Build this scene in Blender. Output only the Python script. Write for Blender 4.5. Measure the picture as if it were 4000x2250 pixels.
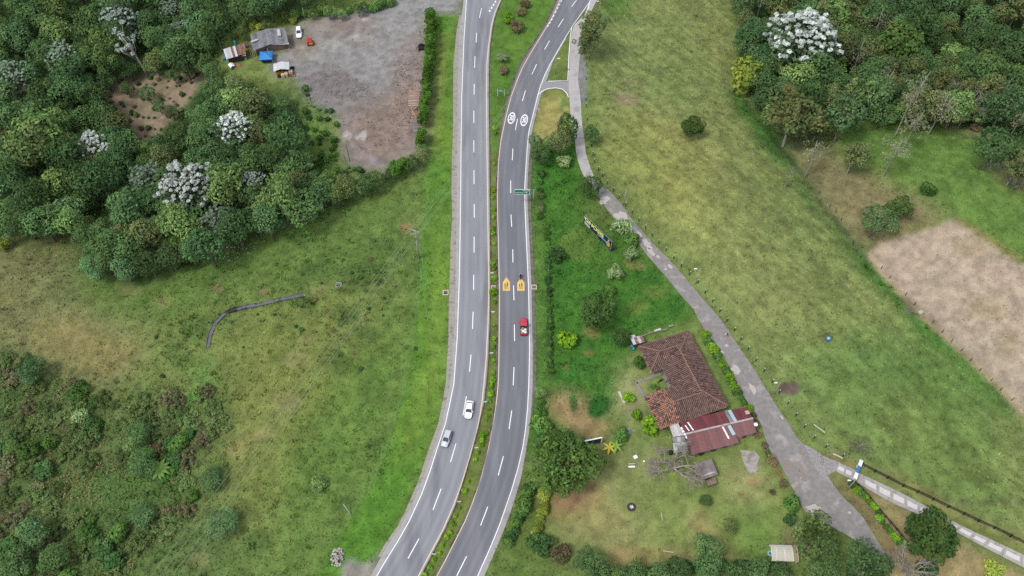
import bpy, math, random, time
import numpy as np
from mathutils import Vector, Matrix

T0 = time.time()
for o in list(bpy.data.objects):
    bpy.data.objects.remove(o)
R = math.radians
random.seed(11)
rng = np.random.default_rng(11)
scene = bpy.context.scene
COL = scene.collection

# ------------------------------------------------------------------ camera
CAM_H, PITCH, FPX, IW, IH = 188.0, R(56.5), 3500.0, 4000.0, 2250.0
cam_data = bpy.data.cameras.new('camera')
cam_data.sensor_width = 36.0
cam_data.lens = 36.0 * FPX / IW
cam_data.clip_start = 1.0
cam_data.clip_end = 9000.0
cam = bpy.data.objects.new('camera', cam_data)
COL.objects.link(cam)
cam.location = (0, 0, CAM_H)
cam.rotation_euler = (math.pi / 2 - PITCH, 0, 0)
scene.camera = cam

# ------------------------------------------------------------------ sky, sun, exposure (bright overcast)
SUN_EL, SUN_AZ = R(60), R(-125)          # azimuth from +Y towards +X
world = bpy.data.worlds.new('World')
scene.world = world
world.use_nodes = True
wn = world.node_tree.nodes
wl = world.node_tree.links
wn.clear()
sky = wn.new('ShaderNodeTexSky')
sky.sky_type = 'NISHITA'
sky.sun_disc = False
sky.sun_elevation = SUN_EL
sky.sun_rotation = SUN_AZ
sky.altitude = 1700
sky.air_density = 1.0
sky.dust_density = 4.0
sky.ozone_density = 1.0
hsv = wn.new('ShaderNodeHueSaturation')
hsv.inputs['Saturation'].default_value = 0.35      # cloud cover takes most of the blue out of the sky
bg = wn.new('ShaderNodeBackground')
bg.inputs['Strength'].default_value = 0.15
wo = wn.new('ShaderNodeOutputWorld')
wl.new(sky.outputs[0], hsv.inputs['Color'])
wl.new(hsv.outputs[0], bg.inputs[0])
wl.new(bg.outputs[0], wo.inputs[0])
sun_data = bpy.data.lights.new('sun', 'SUN')
sun_data.energy = 1.5
sun_data.angle = R(15)
sun_data.color = (1.0, 0.97, 0.92)
sun = bpy.data.objects.new('sun', sun_data)
COL.objects.link(sun)
sun.rotation_euler = (math.pi / 2 - SUN_EL, 0, math.pi - SUN_AZ)
sun.location = (-120, 0, 150)
scene.view_settings.view_transform = 'Standard'
scene.view_settings.look = 'None'
scene.view_settings.exposure = 1.22
scene.view_settings.gamma = 1.0
scene.view_settings.use_curve_mapping = False
scene.render.engine = 'CYCLES'
scene.cycles.max_bounces = 5
scene.cycles.diffuse_bounces = 3
scene.cycles.glossy_bounces = 2
scene.cycles.transmission_bounces = 2
scene.cycles.transparent_max_bounces = 4
scene.cycles.use_denoising = False
try:
    scene.cycles.denoiser = 'OPENIMAGEDENOISE'
except Exception:
    pass

# ------------------------------------------------------------------ small helpers
KALB = 0.50


def C(r, g, b, k=None):
    """colour seen in daylight (0..255) -> linear base colour"""
    k = KALB if k is None else k
    out = []
    for c in (r, g, b):
        c = c / 255.0
        c = c / 12.92 if c <= 0.04045 else ((c + 0.055) / 1.055) ** 2.4
        out.append(c * k)
    return tuple(out)


CP, SP = math.cos(PITCH), math.sin(PITCH)


def ray(u, v):
    a, b = (u - IW / 2) / FPX, (v - IH / 2) / FPX
    return np.array((a, CP - b * SP, -SP - b * CP))


def F(u, v, z=0.0):
    d = ray(u, v)
    t = (CAM_H - z) / -d[2]
    return np.array((d[0] * t, d[1] * t, z))


def proj(x, y, z):
    """world -> photograph pixel (works on arrays); also depth"""
    dz = z - CAM_H
    w = y * CP - dz * SP
    up = y * SP + dz * CP
    return IW / 2 + FPX * x / w, IH / 2 - FPX * up / w, w


def vnoise(x, y, scale, seed=0):
    x = np.asarray(x, float) / scale
    y = np.asarray(y, float) / scale
    xi, yi = np.floor(x).astype(np.int64), np.floor(y).astype(np.int64)
    fx, fy = x - xi, y - yi
    fx, fy = fx * fx * (3 - 2 * fx), fy * fy * (3 - 2 * fy)

    def h(i, j):
        n = (i * 374761393 + j * 668265263 + seed * 974634211) & 0xffffffff
        n = ((n ^ (n >> 13)) * 1274126177) & 0xffffffff
        n = n ^ (n >> 16)
        return (n & 0xffff) / 65535.0
    a, b, c, d = h(xi, yi), h(xi + 1, yi), h(xi, yi + 1), h(xi + 1, yi + 1)
    return (a * (1 - fx) + b * fx) * (1 - fy) + (c * (1 - fx) + d * fx) * fy


def fbm(x, y, scale, seed=0, oct=4):
    s, a, t = 0, 1.0, 0
    for i in range(oct):
        s = s + a * vnoise(x, y, scale / 2 ** i, seed + i * 17)
        t += a
        a *= 0.55
    return s / t


def inpoly(px, py, poly):
    poly = np.asarray(poly, float)
    r = np.zeros(px.shape, bool)
    n = len(poly)
    for i in range(n):
        x1, y1 = poly[i]
        x2, y2 = poly[(i + 1) % n]
        if y1 == y2:
            continue
        c = ((y1 > py) != (y2 > py)) & (px < (x2 - x1) * (py - y1) / (y2 - y1) + x1)
        r ^= c
    return r


def blur(a, r):
    """separable box blur twice, r in cells"""
    r = int(max(0, r))
    if r == 0:
        return a
    for _ in range(2):
        for ax in (0, 1):
            p = np.pad(a, [(r + 1, r) if k == ax else (0, 0) for k in (0, 1)], mode='edge')
            c = np.cumsum(p, axis=ax)
            n = 2 * r + 1
            if ax == 0:
                a = (c[n:, :] - c[:-n, :]) / n
            else:
                a = (c[:, n:] - c[:, :-n]) / n
    return a


def sstep(a, b, x):
    t = np.clip((x - a) / (b - a), 0, 1)
    return t * t * (3 - 2 * t)


# ------------------------------------------------------------------ objects
def put(o, parent=None):
    COL.objects.link(o)
    if parent is not None:
        o.parent = parent
    return o


def tag(o, label=None, cat=None, group=None, kind=None):
    if label:
        o['label'] = label
    if cat:
        o['category'] = cat
    if group:
        o['group'] = group
    if kind:
        o['kind'] = kind
    return o


def empty(name, loc=(0, 0, 0), rz=0.0, label=None, cat=None, group=None, scale=None):
    o = bpy.data.objects.new(name, None)
    o.empty_display_size = 0.2
    o.location = tuple(float(c) for c in loc)
    o.rotation_euler = (0, 0, rz)
    if scale is not None:
        o.scale = (scale,) * 3 if np.isscalar(scale) else tuple(scale)
    put(o)
    return tag(o, label, cat, group)


def np_mesh(name, verts, faces, cols=None, mats=None, midx=None, smooth=False):
    """verts (N,3); faces (M,k) one k; cols (N,3) point colours"""
    verts = np.ascontiguousarray(verts, np.float32)
    faces = np.ascontiguousarray(faces, np.int32)
    me = bpy.data.meshes.new(name)
    m, k = faces.shape
    me.vertices.add(len(verts))
    me.vertices.foreach_set('co', verts.ravel())
    me.loops.add(m * k)
    me.loops.foreach_set('vertex_index', faces.ravel())
    me.polygons.add(m)
    me.polygons.foreach_set('loop_start', np.arange(0, m * k, k, dtype=np.int32))
    try:
        me.polygons.foreach_set('loop_total', np.full(m, k, np.int32))
    except Exception:
        pass
    if midx is not None:
        me.polygons.foreach_set('material_index', np.ascontiguousarray(midx, np.int32))
    if smooth:
        me.polygons.foreach_set('use_smooth', np.ones(m, bool))
    me.update(calc_edges=True)
    if cols is not None:
        cols = np.asarray(cols, np.float32)
        if cols.shape[1] == 3:
            cols = np.concatenate([cols, np.ones((len(cols), 1), np.float32)], 1)
        at = me.color_attributes.new('tint', 'FLOAT_COLOR', 'POINT')
        at.data.foreach_set('color', np.ascontiguousarray(cols).ravel())
    for mt in mats or []:
        me.materials.append(mt)
    return me


class MB:
    """collects shapes; build() links them as one mesh object"""

    def __init__(s):
        s.v, s.f, s.m, s.sm = [], [], [], []

    def add(s, verts, faces, m=0, smooth=False):
        o = len(s.v)
        s.v += [tuple(float(c) for c in p) for p in verts]
        s.f += [tuple(i + o for i in f) for f in faces]
        s.m += [m] * len(faces)
        s.sm += [smooth] * len(faces)
        return s

    def box(s, c, d, rz=0.0, m=0, top=None):
        """centre c, full size d; top=(sx,sy) scales the upper face"""
        hx, hy, hz = d[0] / 2, d[1] / 2, d[2] / 2
        tx, ty = top or (1, 1)
        pts = [(-hx, -hy, -hz), (hx, -hy, -hz), (hx, hy, -hz), (-hx, hy, -hz),
               (-hx * tx, -hy * ty, hz), (hx * tx, -hy * ty, hz), (hx * tx, hy * ty, hz), (-hx * tx, hy * ty, hz)]
        ca, sa = math.cos(rz), math.sin(rz)
        pts = [(c[0] + x * ca - y * sa, c[1] + x * sa + y * ca, c[2] + z) for x, y, z in pts]
        return s.add(pts, [(0, 3, 2, 1), (4, 5, 6, 7), (0, 1, 5, 4), (1, 2, 6, 5), (2, 3, 7, 6), (3, 0, 4, 7)], m)

    def bar(s, a, b, w, h=None, m=0):
        """rectangular bar from a to b"""
        a, b = Vector(a), Vector(b)
        h = w if h is None else h
        d = (b - a).normalized()
        up = Vector((0, 0, 1)) if abs(d.z) < 0.95 else Vector((0, 1, 0))
        x = d.cross(up).normalized() * w / 2
        y = x.cross(d).normalized() * h / 2
        pts = [a - x - y, a + x - y, a + x + y, a - x + y, b - x - y, b + x - y, b + x + y, b - x + y]
        return s.add(pts, [(0, 1, 2, 3), (7, 6, 5, 4), (0, 4, 5, 1), (1, 5, 6, 2), (2, 6, 7, 3), (3, 7, 4, 0)], m)

    def prism(s, poly, z0, z1, m=0):
        n = len(poly)
        pts = [(p[0], p[1], z0) for p in poly] + [(p[0], p[1], z1) for p in poly]
        fs = [tuple(range(n))[::-1], tuple(range(n, 2 * n))] + [(i, (i + 1) % n, n + (i + 1) % n, n + i) for i in range(n)]
        return s.add(pts, fs, m)

    def slab(s, pts, th, m=0):
        """closed plate: top polygon pts (3D), thickness th straight down"""
        n = len(pts)
        q = [tuple(p) for p in pts] + [(p[0], p[1], p[2] - th) for p in pts]
        fs = [tuple(range(n)), tuple(range(n, 2 * n))[::-1]] + [(i, n + i, n + (i + 1) % n, (i + 1) % n) for i in range(n)]
        return s.add(q, fs, m)

    def tube(s, path, rad, n=8, m=0, cap=True, smooth=True):
        path = [Vector(p) for p in path]
        if np.isscalar(rad):
            rad = [rad] * len(path)
        vs, fs = [], []
        for i, p in enumerate(path):
            d = (path[min(i + 1, len(path) - 1)] - path[max(i - 1, 0)])
            d = d.normalized() if d.length > 1e-9 else Vector((0, 0, 1))
            up = Vector((0, 0, 1)) if abs(d.z) < 0.9 else Vector((1, 0, 0))
            x = d.cross(up).normalized()
            y = d.cross(x).normalized()
            for k in range(n):
                a = 2 * math.pi * k / n
                vs.append(p + (x * math.cos(a) + y * math.sin(a)) * rad[i])
        for i in range(len(path) - 1):
            for k in range(n):
                fs.append((i * n + k, i * n + (k + 1) % n, (i + 1) * n + (k + 1) % n, (i + 1) * n + k))
        s.add(vs, fs, m, smooth)
        if cap:
            o = len(s.v) - len(vs)
            s.f += [tuple(o + k for k in range(n))[::-1], tuple(o + (len(path) - 1) * n + k for k in range(n))]
            s.m += [m, m]
            s.sm += [False, False]
        return s

    def rings(s, rings, m=0, smooth=True, cap=True):
        """loft through rings of equal length"""
        n = len(rings[0])
        vs = [p for r in rings for p in r]
        fs = []
        for i in range(len(rings) - 1):
            for k in range(n):
                fs.append((i * n + k, i * n + (k + 1) % n, (i + 1) * n + (k + 1) % n, (i + 1) * n + k))
        s.add(vs, fs, m, smooth)
        if cap:
            o = len(s.v) - len(vs)
            s.f += [tuple(o + k for k in range(n))[::-1], tuple(o + (len(rings) - 1) * n + k for k in range(n))]
            s.m += [m, m]
            s.sm += [False, False]
        return s

    def lathe(s, prof, c=(0, 0, 0), n=14, m=0, smooth=True):
        """prof [(r, z)]"""
        rr = [[(c[0] + r * math.cos(2 * math.pi * k / n), c[1] + r * math.sin(2 * math.pi * k / n), c[2] + z) for k in range(n)] for r, z in prof]
        return s.rings(rr, m, smooth)

    def mesh(s, name, mats):
        me = bpy.data.meshes.new(name)
        me.from_pydata(s.v, [], s.f)
        me.polygons.foreach_set('material_index', s.m)
        me.polygons.foreach_set('use_smooth', s.sm)
        for mt in (mats if isinstance(mats, (list, tuple)) else [mats]):
            me.materials.append(mt)
        me.update()
        return me

    def build(s, name, mats, parent=None, loc=None, rz=None, bevel=0.0):
        o = bpy.data.objects.new(name, s.mesh(name, mats))
        if loc is not None:
            o.location = tuple(float(c) for c in loc)
        if rz is not None:
            o.rotation_euler = (0, 0, rz)
        if bevel:
            b = o.modifiers.new('bevel', 'BEVEL')
            b.width = bevel
            b.segments = 2
            b.limit_method = 'ANGLE'
        return put(o, parent)


def inst(name, mesh, parent=None, loc=(0, 0, 0), rz=0.0, scale=None, rot=None):
    o = bpy.data.objects.new(name, mesh)
    o.location = tuple(float(c) for c in loc)
    o.rotation_euler = rot if rot is not None else (0, 0, rz)
    if scale is not None:
        o.scale = (scale,) * 3 if np.isscalar(scale) else tuple(scale)
    return put(o, parent)


def copy_tree(o, parent=None):
    c = o.copy()
    COL.objects.link(c)
    c.parent = parent
    for ch in list(o.children):
        copy_tree(ch, c)
    return c


# ------------------------------------------------------------------ materials
_M = {}


def mat(name, col, rough=0.7, var=0.18, scale=2.0, bump=0.0, metal=0.0, spec=0.3, col2=None, f2=0.5, scale2=None, stretch=None):
    """painted / plain surface with procedural mottling; col2 appears as worn patches"""
    if name in _M:
        return _M[name]
    m = bpy.data.materials.new(name)
    m.use_nodes = True
    nt = m.node_tree
    n, l = nt.nodes, nt.links
    b = n['Principled BSDF']
    b.inputs['Roughness'].default_value = rough
    b.inputs['Metallic'].default_value = metal
    b.inputs['Specular IOR Level'].default_value = spec
    tc = n.new('ShaderNodeTexCoord')
    vec = tc.outputs['Object']
    if stretch:
        mp = n.new('ShaderNodeMapping')
        mp.inputs['Scale'].default_value = stretch
        l.new(vec, mp.inputs['Vector'])
        vec = mp.outputs[0]
    nz = n.new('ShaderNodeTexNoise')
    nz.inputs['Scale'].default_value = scale
    nz.inputs['Detail'].default_value = 6
    nz.inputs['Roughness'].default_value = 0.65
    l.new(vec, nz.inputs['Vector'])
    mr = n.new('ShaderNodeMapRange')
    mr.inputs['From Min'].default_value = 0.25
    mr.inputs['From Max'].default_value = 0.75
    mr.inputs['To Min'].default_value = 1 - var
    mr.inputs['To Max'].default_value = 1 + var
    l.new(nz.outputs['Fac'], mr.inputs['Value'])
    src = None
    if col2 is not None:
        n2 = n.new('ShaderNodeTexNoise')
        n2.inputs['Scale'].default_value = scale2 or scale * 0.6
        n2.inputs['Detail'].default_value = 5
        l.new(vec, n2.inputs['Vector'])
        cr = n.new('ShaderNodeMapRange')
        cr.inputs['From Min'].default_value = f2
        cr.inputs['From Max'].default_value = f2 + 0.12
        l.new(n2.outputs['Fac'], cr.inputs['Value'])
        mx = n.new('ShaderNodeMix')
        mx.data_type = 'RGBA'
        mx.inputs['A'].default_value = (*col, 1)
        mx.inputs['B'].default_value = (*col2, 1)
        l.new(cr.outputs[0], mx.inputs['Factor'])
        src = mx.outputs['Result']
    vm = n.new('ShaderNodeVectorMath')
    vm.operation = 'SCALE'
    if src is None:
        vm.inputs[0].default_value = col
    else:
        l.new(src, vm.inputs[0])
    l.new(mr.outputs[0], vm.inputs['Scale'])
    l.new(vm.outputs[0], b.inputs['Base Color'])
    if bump:
        bp = n.new('ShaderNodeBump')
        bp.inputs['Strength'].default_value = bump
        bp.inputs['Distance'].default_value = 0.05
        l.new(nz.outputs['Fac'], bp.inputs['Height'])
        l.new(bp.outputs[0], b.inputs['Normal'])
    _M[name] = m
    return m


def leaf_mat(name, trans=0.25, hue=0.02, val=0.25):
    """leaf colour from the point colours, varied a little from plant to plant"""
    if name in _M:
        return _M[name]
    m = bpy.data.materials.new(name)
    m.use_nodes = True
    n, l = m.node_tree.nodes, m.node_tree.links
    n.clear()
    out = n.new('ShaderNodeOutputMaterial')
    at = n.new('ShaderNodeAttribute')
    at.attribute_name = 'tint'
    oi = n.new('ShaderNodeObjectInfo')
    h = n.new('ShaderNodeHueSaturation')
    for sock, lo, hi, mul in (('Hue', 0.5 - hue, 0.5 + hue, 1.0), ('Value', 1 - val, 1 + val, 7.31)):
        mm = n.new('ShaderNodeMath')
        mm.operation = 'MULTIPLY'
        mm.inputs[1].default_value = mul
        fr = n.new('ShaderNodeMath')
        fr.operation = 'FRACT'
        mr = n.new('ShaderNodeMapRange')
        mr.inputs['To Min'].default_value = lo
        mr.inputs['To Max'].default_value = hi
        l.new(oi.outputs['Random'], mm.inputs[0])
        l.new(mm.outputs[0], fr.inputs[0])
        l.new(fr.outputs[0], mr.inputs['Value'])
        l.new(mr.outputs[0], h.inputs[sock])
    l.new(at.outputs['Color'], h.inputs['Color'])
    d = n.new('ShaderNodeBsdfDiffuse')
    t = n.new('ShaderNodeBsdfTranslucent')
    mx = n.new('ShaderNodeMixShader')
    mx.inputs[0].default_value = trans
    l.new(h.outputs[0], d.inputs[0])
    l.new(h.outputs[0], t.inputs[0])
    l.new(d.outputs[0], mx.inputs[1])
    l.new(t.outputs[0], mx.inputs[2])
    l.new(mx.outputs[0], out.inputs[0])
    _M[name] = m
    return m
# ------------------------------------------------------------------ lines of the roads, read off the photograph (u at v)
def L(*p):
    return np.array(p, float)


def at(line, v):
    return np.interp(v, line[:, 1], line[:, 0])


GUT_O = L((1806, -60), (1800, 40), (1794.5, 62), (1782.6, 124), (1771, 248), (1769.7, 373), (1769.7, 507), (1765, 626), (1763.5, 750), (1766, 843), (1759.3, 957), (1756.7, 1081), (1753, 1180), (1751.5, 1319), (1745.3, 1423), (1741, 1500), (1729.8, 1562), (1711.7, 1655), (1673, 1759), (1636.6, 1873), (1585, 1992), (1551, 2059), (1502, 2126), (1438, 2250), (1395, 2330))
GUT_I = L((1818, -60), (1806, 40), (1792, 124), (1790, 248), (1787.8, 373), (1786.7, 507), (1784, 750), (1781.6, 957), (1779, 1112), (1774.8, 1268), (1766, 1423), (1757, 1500), (1745, 1562), (1724.6, 1660), (1688, 1769), (1649.6, 1873), (1595, 1997), (1559, 2064), (1512, 2131), (1448, 2250), (1405, 2330))
WHITE_L = L((1832, -60), (1822, 0), (1812.6, 150), (1803.8, 375), (1801, 569), (1799.7, 750), (1795.5, 1029), (1793, 1125), (1786, 1319), (1772.8, 1500), (1758, 1572), (1740, 1655), (1709, 1748), (1683, 1831), (1647, 1930), (1600, 2033), (1556, 2111), (1497, 2206), (1472, 2250), (1425, 2330))
ORANGE_L = L((1985, -60), (1955, 0), (1931.7, 52), (1918.7, 103), (1908, 181), (1901.7, 248), (1899.6, 375), (1901.7, 569), (1904, 750), (1906.8, 957), (1909, 1125), (1905.8, 1268), (1899, 1397), (1890, 1500), (1883.5, 1562), (1874.7, 1624), (1859, 1697), (1833, 1790), (1805, 1883), (1771, 1976), (1730, 2069), (1688, 2147), (1634, 2250), (1592, 2330))
KERB_L = L((1990, -60), (1961, 0), (1940, 50), (1926.5, 103), (1916, 181), (1912.5, 248), (1911, 375), (1913.5, 569), (1915, 750), (1917, 957), (1917.7, 1125), (1915, 1268), (1909.4, 1397), (1901.5, 1500), (1892, 1578), (1873, 1660), (1844.5, 1769), (1813, 1878), (1780, 1981), (1740.5, 2069), (1699, 2150), (1648, 2250), (1606, 2330))
KERB_R = L((2205, -60), (2171, 0), (2137, 78), (2103, 135), (2067, 191), (2031, 248), (2008, 305), (1993, 350), (1976, 400), (1962, 457), (1952, 520), (1943, 595), (1937, 700), (1936.5, 800), (1938, 957), (1941, 1125), (1940, 1300), (1937.5, 1430), (1935.8, 1500), (1931, 1578), (1920, 1655), (1894, 1785), (1866, 1888), (1827, 1992), (1791, 2069), (1744, 2162), (1698, 2250), (1655, 2330))
ORANGE_R = L((2222, -60), (2187, 0), (2155, 72), (2126.8, 119), (2098, 166), (2067, 217), (2041, 264), (2023, 305), (2007.8, 347), (1996, 380), (1984, 426), (1975.5, 460), (1963, 518), (1955, 560), (1946.5, 642), (1943.5, 740), (1943, 800), (1947, 957), (1951, 1125), (1950, 1300), (1948.5, 1430), (1946, 1500), (1939.4, 1567), (1929, 1635), (1908, 1748), (1880, 1862), (1849, 1955), (1818, 2033), (1776, 2116), (1740, 2188), (1706, 2250), (1662, 2330))
WHITE_R = L((2352, -60), (2309, 0), (2290, 26), (2235.5, 103), (2196.7, 166), (2150, 248), (2129, 290), (2111, 336), (2098, 383), (2077.6, 466), (2064.7, 518), (2056, 621), (2050, 725), (2050, 800), (2057, 957), (2064.7, 1125), (2067.5, 1268), (2069, 1371), (2065.5, 1500), (2061, 1593), (2051.8, 1686), (2042, 1748), (2023, 1831), (2000, 1909), (1955, 2041), (1916, 2137), (1874.7, 2230), (1866, 2250), (1830, 2330))
SHO_R = L((2352, -60), (2312, 0), (2294, 26), (2241, 103), (2203, 166), (2160, 240), (2140, 300), (2122, 345), (2108, 390), (2089, 466), (2077, 518), (2066, 621), (2060, 725), (2061, 800), (2069, 957), (2076, 1125), (2079, 1268), (2081, 1371), (2081, 1500), (2076, 1593), (2067, 1686), (2055, 1760), (2037, 1862), (2003, 1976), (1973, 2059), (1937, 2147), (1892, 2250), (1856, 2330))
GUTR_O = L((2352, -60), (2314, 0), (2296, 26), (2243, 103), (2205, 166), (2163, 240), (2145, 300), (2132, 345), (2120, 390), (2100, 466), (2090, 518), (2080, 621), (2074, 725), (2075, 800), (2081, 957), (2091, 1125), (2094, 1268), (2096.5, 1371), (2094, 1500), (2084, 1593), (2071, 1686), (2058, 1760), (2039, 1862), (2005, 1976), (1975, 2059), (1939, 2147), (1894, 2250), (1858, 2330))
LANE_L = L((2345, -60), (2305, 0), (2284, 55), (2240, 100), (2231, 140), (2226, 200), (2223, 260), (2221, 310), (2222, 350), (2225, 400), (2228, 445), (2236, 500), (2246, 545), (2250, 595), (2262, 647), (2283, 694), (2322, 742), (2336, 766), (2362, 807), (2399, 853), (2455, 905), (2497, 957), (2538, 1009), (2575, 1050), (2611, 1092), (2647, 1138), (2678, 1174), (2709, 1205), (2725, 1242), (2750, 1283), (2787, 1330), (2818, 1371), (2839, 1412), (2859, 1449), (2880, 1500), (2911, 1557), (2947, 1614), (2973, 1655), (3000, 1748), (3047, 1810), (3083, 1883), (3119, 1950), (3145, 2000), (3230, 2048), (3310, 2090), (3370, 2130), (3425, 2180))
LANE_R = L((2375, -60), (2332, 0), (2304, 55), (2284, 85), (2272, 110), (2269, 155), (2268, 207), (2262, 258), (2258, 310), (2264, 352), (2270, 404), (2271, 445), (2275, 492), (2283, 543), (2288, 595), (2304, 647), (2322, 694), (2370, 735), (2388, 752), (2430, 802), (2466, 853), (2510, 905), (2556, 957), (2595, 993), (2637, 1040), (2683, 1092), (2725, 1143), (2766, 1190), (2807, 1236), (2844, 1288), (2880, 1345), (2921, 1402), (2957, 1459), (2981, 1500), (3000, 1531), (3041, 1598), (3083, 1655), (3114, 1712), (3155, 1748), (3210, 1830), (3233, 1852), (3248, 1883), (3290, 1940), (3331, 1976), (3373, 2023), (3404, 2074), (3440, 2131), (3470, 2180))

# ------------------------------------------------------------------ terrain heights on a grid
GX = np.arange(-205, 205.01, 0.5)
GY = np.arange(28, 275.01, 0.5)
X, Y = np.meshgrid(GX, GY, indexing='ij')
PU, PV, _ = proj(X, Y, 0.0)


def pxpoly(pts):
    return np.array([F(u, v)[:2] for u, v in pts])


def gauss(c, sx, sy, rot=0.0):
    dx, dy = X - c[0], Y - c[1]
    ca, sa = math.cos(rot), math.sin(rot)
    a, b = dx * ca + dy * sa, -dx * sa + dy * ca
    return np.exp(-0.5 * ((a / sx) ** 2 + (b / sy) ** 2))


def segdist(a, b):
    a, b = np.asarray(a)[:2], np.asarray(b)[:2]
    d = b - a
    t = np.clip(((X - a[0]) * d[0] + (Y - a[1]) * d[1]) / (d @ d), 0, 1)
    return np.hypot(X - a[0] - t * d[0], Y - a[1] - t * d[1])


relief = -4.5 * sstep(35, 130, -X)
relief -= 9 * gauss(F(330, 330), 38, 42)
relief -= 4 * gauss(F(250, 1900), 24, 22)
relief += 1.6 * gauss(F(1000, 1500), 18, 26)
relief += 3.0 * gauss(F(2780, 650), 26, 38)
relief -= 4.5 * np.exp(-0.5 * (segdist(F(3150, 700), F(3950, 1560)) / 13) ** 2)
relief += 4.5 * gauss(F(3900, 1150), 32, 30)
relief += 4.0 * gauss(F(3640, 640), 24, 18)
relief -= 11 * gauss(F(3450, 60), 70, 30)
flat = np.zeros(X.shape)
for poly in (
    [(1640, -80), (1640, 700), (1600, 1100), (1580, 1500), (1480, 1850), (1280, 2330), (4100, 2330), (4080, 2240), (3400, 1880), (3230, 1760), (3060, 1560), (2930, 1330), (2720, 1090), (2500, 810), (2380, 650), (2320, 400), (2330, 0), (2420, -80)],
    [(860, 330), (900, 130), (1130, 40), (1700, -60), (1800, -60), (1790, 500), (1650, 700), (1340, 700), (1100, 330)],
):
    flat = np.maximum(flat, inpoly(X, Y, pxpoly(poly)).astype(float))
flat = np.clip(blur(flat, 14) * 1.6, 0, 1)
HZ = relief * (1 - flat)
HZ += (fbm(X, Y, 14, 3, 4) - 0.5) * 1.5 * (1 - flat) + (fbm(X, Y, 3.0, 5, 2) - 0.5) * 0.30 * np.clip(1.15 - flat, 0.25, 1)
# the ground lies a little lower under everything that is paved
PU, PV, _ = proj(X, Y, HZ)
pave = ((PU > at(GUT_O, PV)) & (PU < at(KERB_L, PV))) | ((PU > at(KERB_R, PV)) & (PU < at(GUTR_O, PV))) | ((PU > at(LANE_L, PV)) & (PU < at(LANE_R, PV)))
pave |= inpoly(PU, PV, [(2105, 330), (2235, 300), (2240, 360), (2100, 385)])
pave |= inpoly(PU, PV, [(3255, 1795), (3300, 1815), (4080, 2175), (4080, 2260), (3740, 2100), (3250, 1845)])
pv = np.clip(blur(pave.astype(float), 2) * 2.2, 0, 1)
HZ = HZ * (1 - pv) - 0.10 * pv
# ditches
DITCH = [(812, 1358), (822, 1310), (840, 1265), (872, 1232), (897, 1216), (950, 1203), (1000, 1194), (1060, 1180), (1110, 1169), (1185, 1152)]


def hz(x, y):
    i = np.clip((np.asarray(x) - GX[0]) / 0.5, 0, len(GX) - 1.001)
    j = np.clip((np.asarray(y) - GY[0]) / 0.5, 0, len(GY) - 1.001)
    i0, j0 = i.astype(int), j.astype(int)
    fi, fj = i - i0, j - j0
    return (HZ[i0, j0] * (1 - fi) + HZ[i0 + 1, j0] * fi) * (1 - fj) + (HZ[i0, j0 + 1] * (1 - fi) + HZ[i0 + 1, j0 + 1] * fi) * fj


def W(u, v, lift=0.0):
    """where the sight line through photograph pixel (u,v) meets the ground raised by lift; the point ON THE GROUND below it"""
    z = 0.0
    for _ in range(14):
        p = F(u, v, z + lift)
        z = 0.5 * z + 0.5 * float(hz(p[0], p[1]))
    p = F(u, v, z + lift)
    return np.array((p[0], p[1], z))


def mpp(u, v):
    """metres per photograph pixel (across) at a ground point"""
    p = W(u, v)
    return proj(p[0], p[1], p[2])[2] / FPX


_dm = np.full(X.shape, 99.0)
dp = [W(*p) for p in DITCH]
for a, b in zip(dp[:-1], dp[1:]):
    _dm = np.minimum(_dm, segdist(a, b))
HZ -= 0.62 * np.exp(-0.5 * (_dm / 0.40) ** 2)
PU, PV, _ = proj(X, Y, HZ)

# ------------------------------------------------------------------ ground cover: base colour (tint) and how grassy it is
WX = (fbm(X, Y, 9, 21, 3) - 0.5)
WY = (fbm(X, Y, 9, 31, 3) - 0.5)
wu, wv = PU + WX * 70, PV + WY * 70
TI = np.empty(X.shape + (3,))
TI[:] = C(110, 128, 66)
GR = np.ones(X.shape)       # 1 grass, 0 bare
TALL = np.ones(X.shape)     # how tall the grass stands


def zone(pts, col, soft=3, k=1.0, grass=None, tall=None, warp=1.0):
    u, v = PU + (wu - PU) * warp, PV + (wv - PV) * warp
    p = np.array(pts, float)
    m = inpoly(u, v, p).astype(float)
    m = np.clip(blur(m, soft), 0, 1) * k
    TI[:] = TI * (1 - m[..., None]) + np.array(C(*col)) * m[..., None]
    if grass is not None:
        GR[:] = GR * (1 - m) + grass * m
    if tall is not None:
        TALL[:] = TALL * (1 - m) + tall * m


def blob(u, v, ru, rv, col, k=1.0, grass=None, tall=None, warp=1.0):
    d = np.sqrt(((PU + (wu - PU) * warp - u) / ru) ** 2 + ((PV + (wv - PV) * warp - v) / rv) ** 2)
    m = (1 - sstep(0.55, 1.1, d)) * k
    TI[:] = TI * (1 - m[..., None]) + np.array(C(*col)) * m[..., None]
    if grass is not None:
        GR[:] = GR * (1 - m) + grass * m
    if tall is not None:
        TALL[:] = TALL * (1 - m) + tall * m


EXEC_ZONES = True
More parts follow.
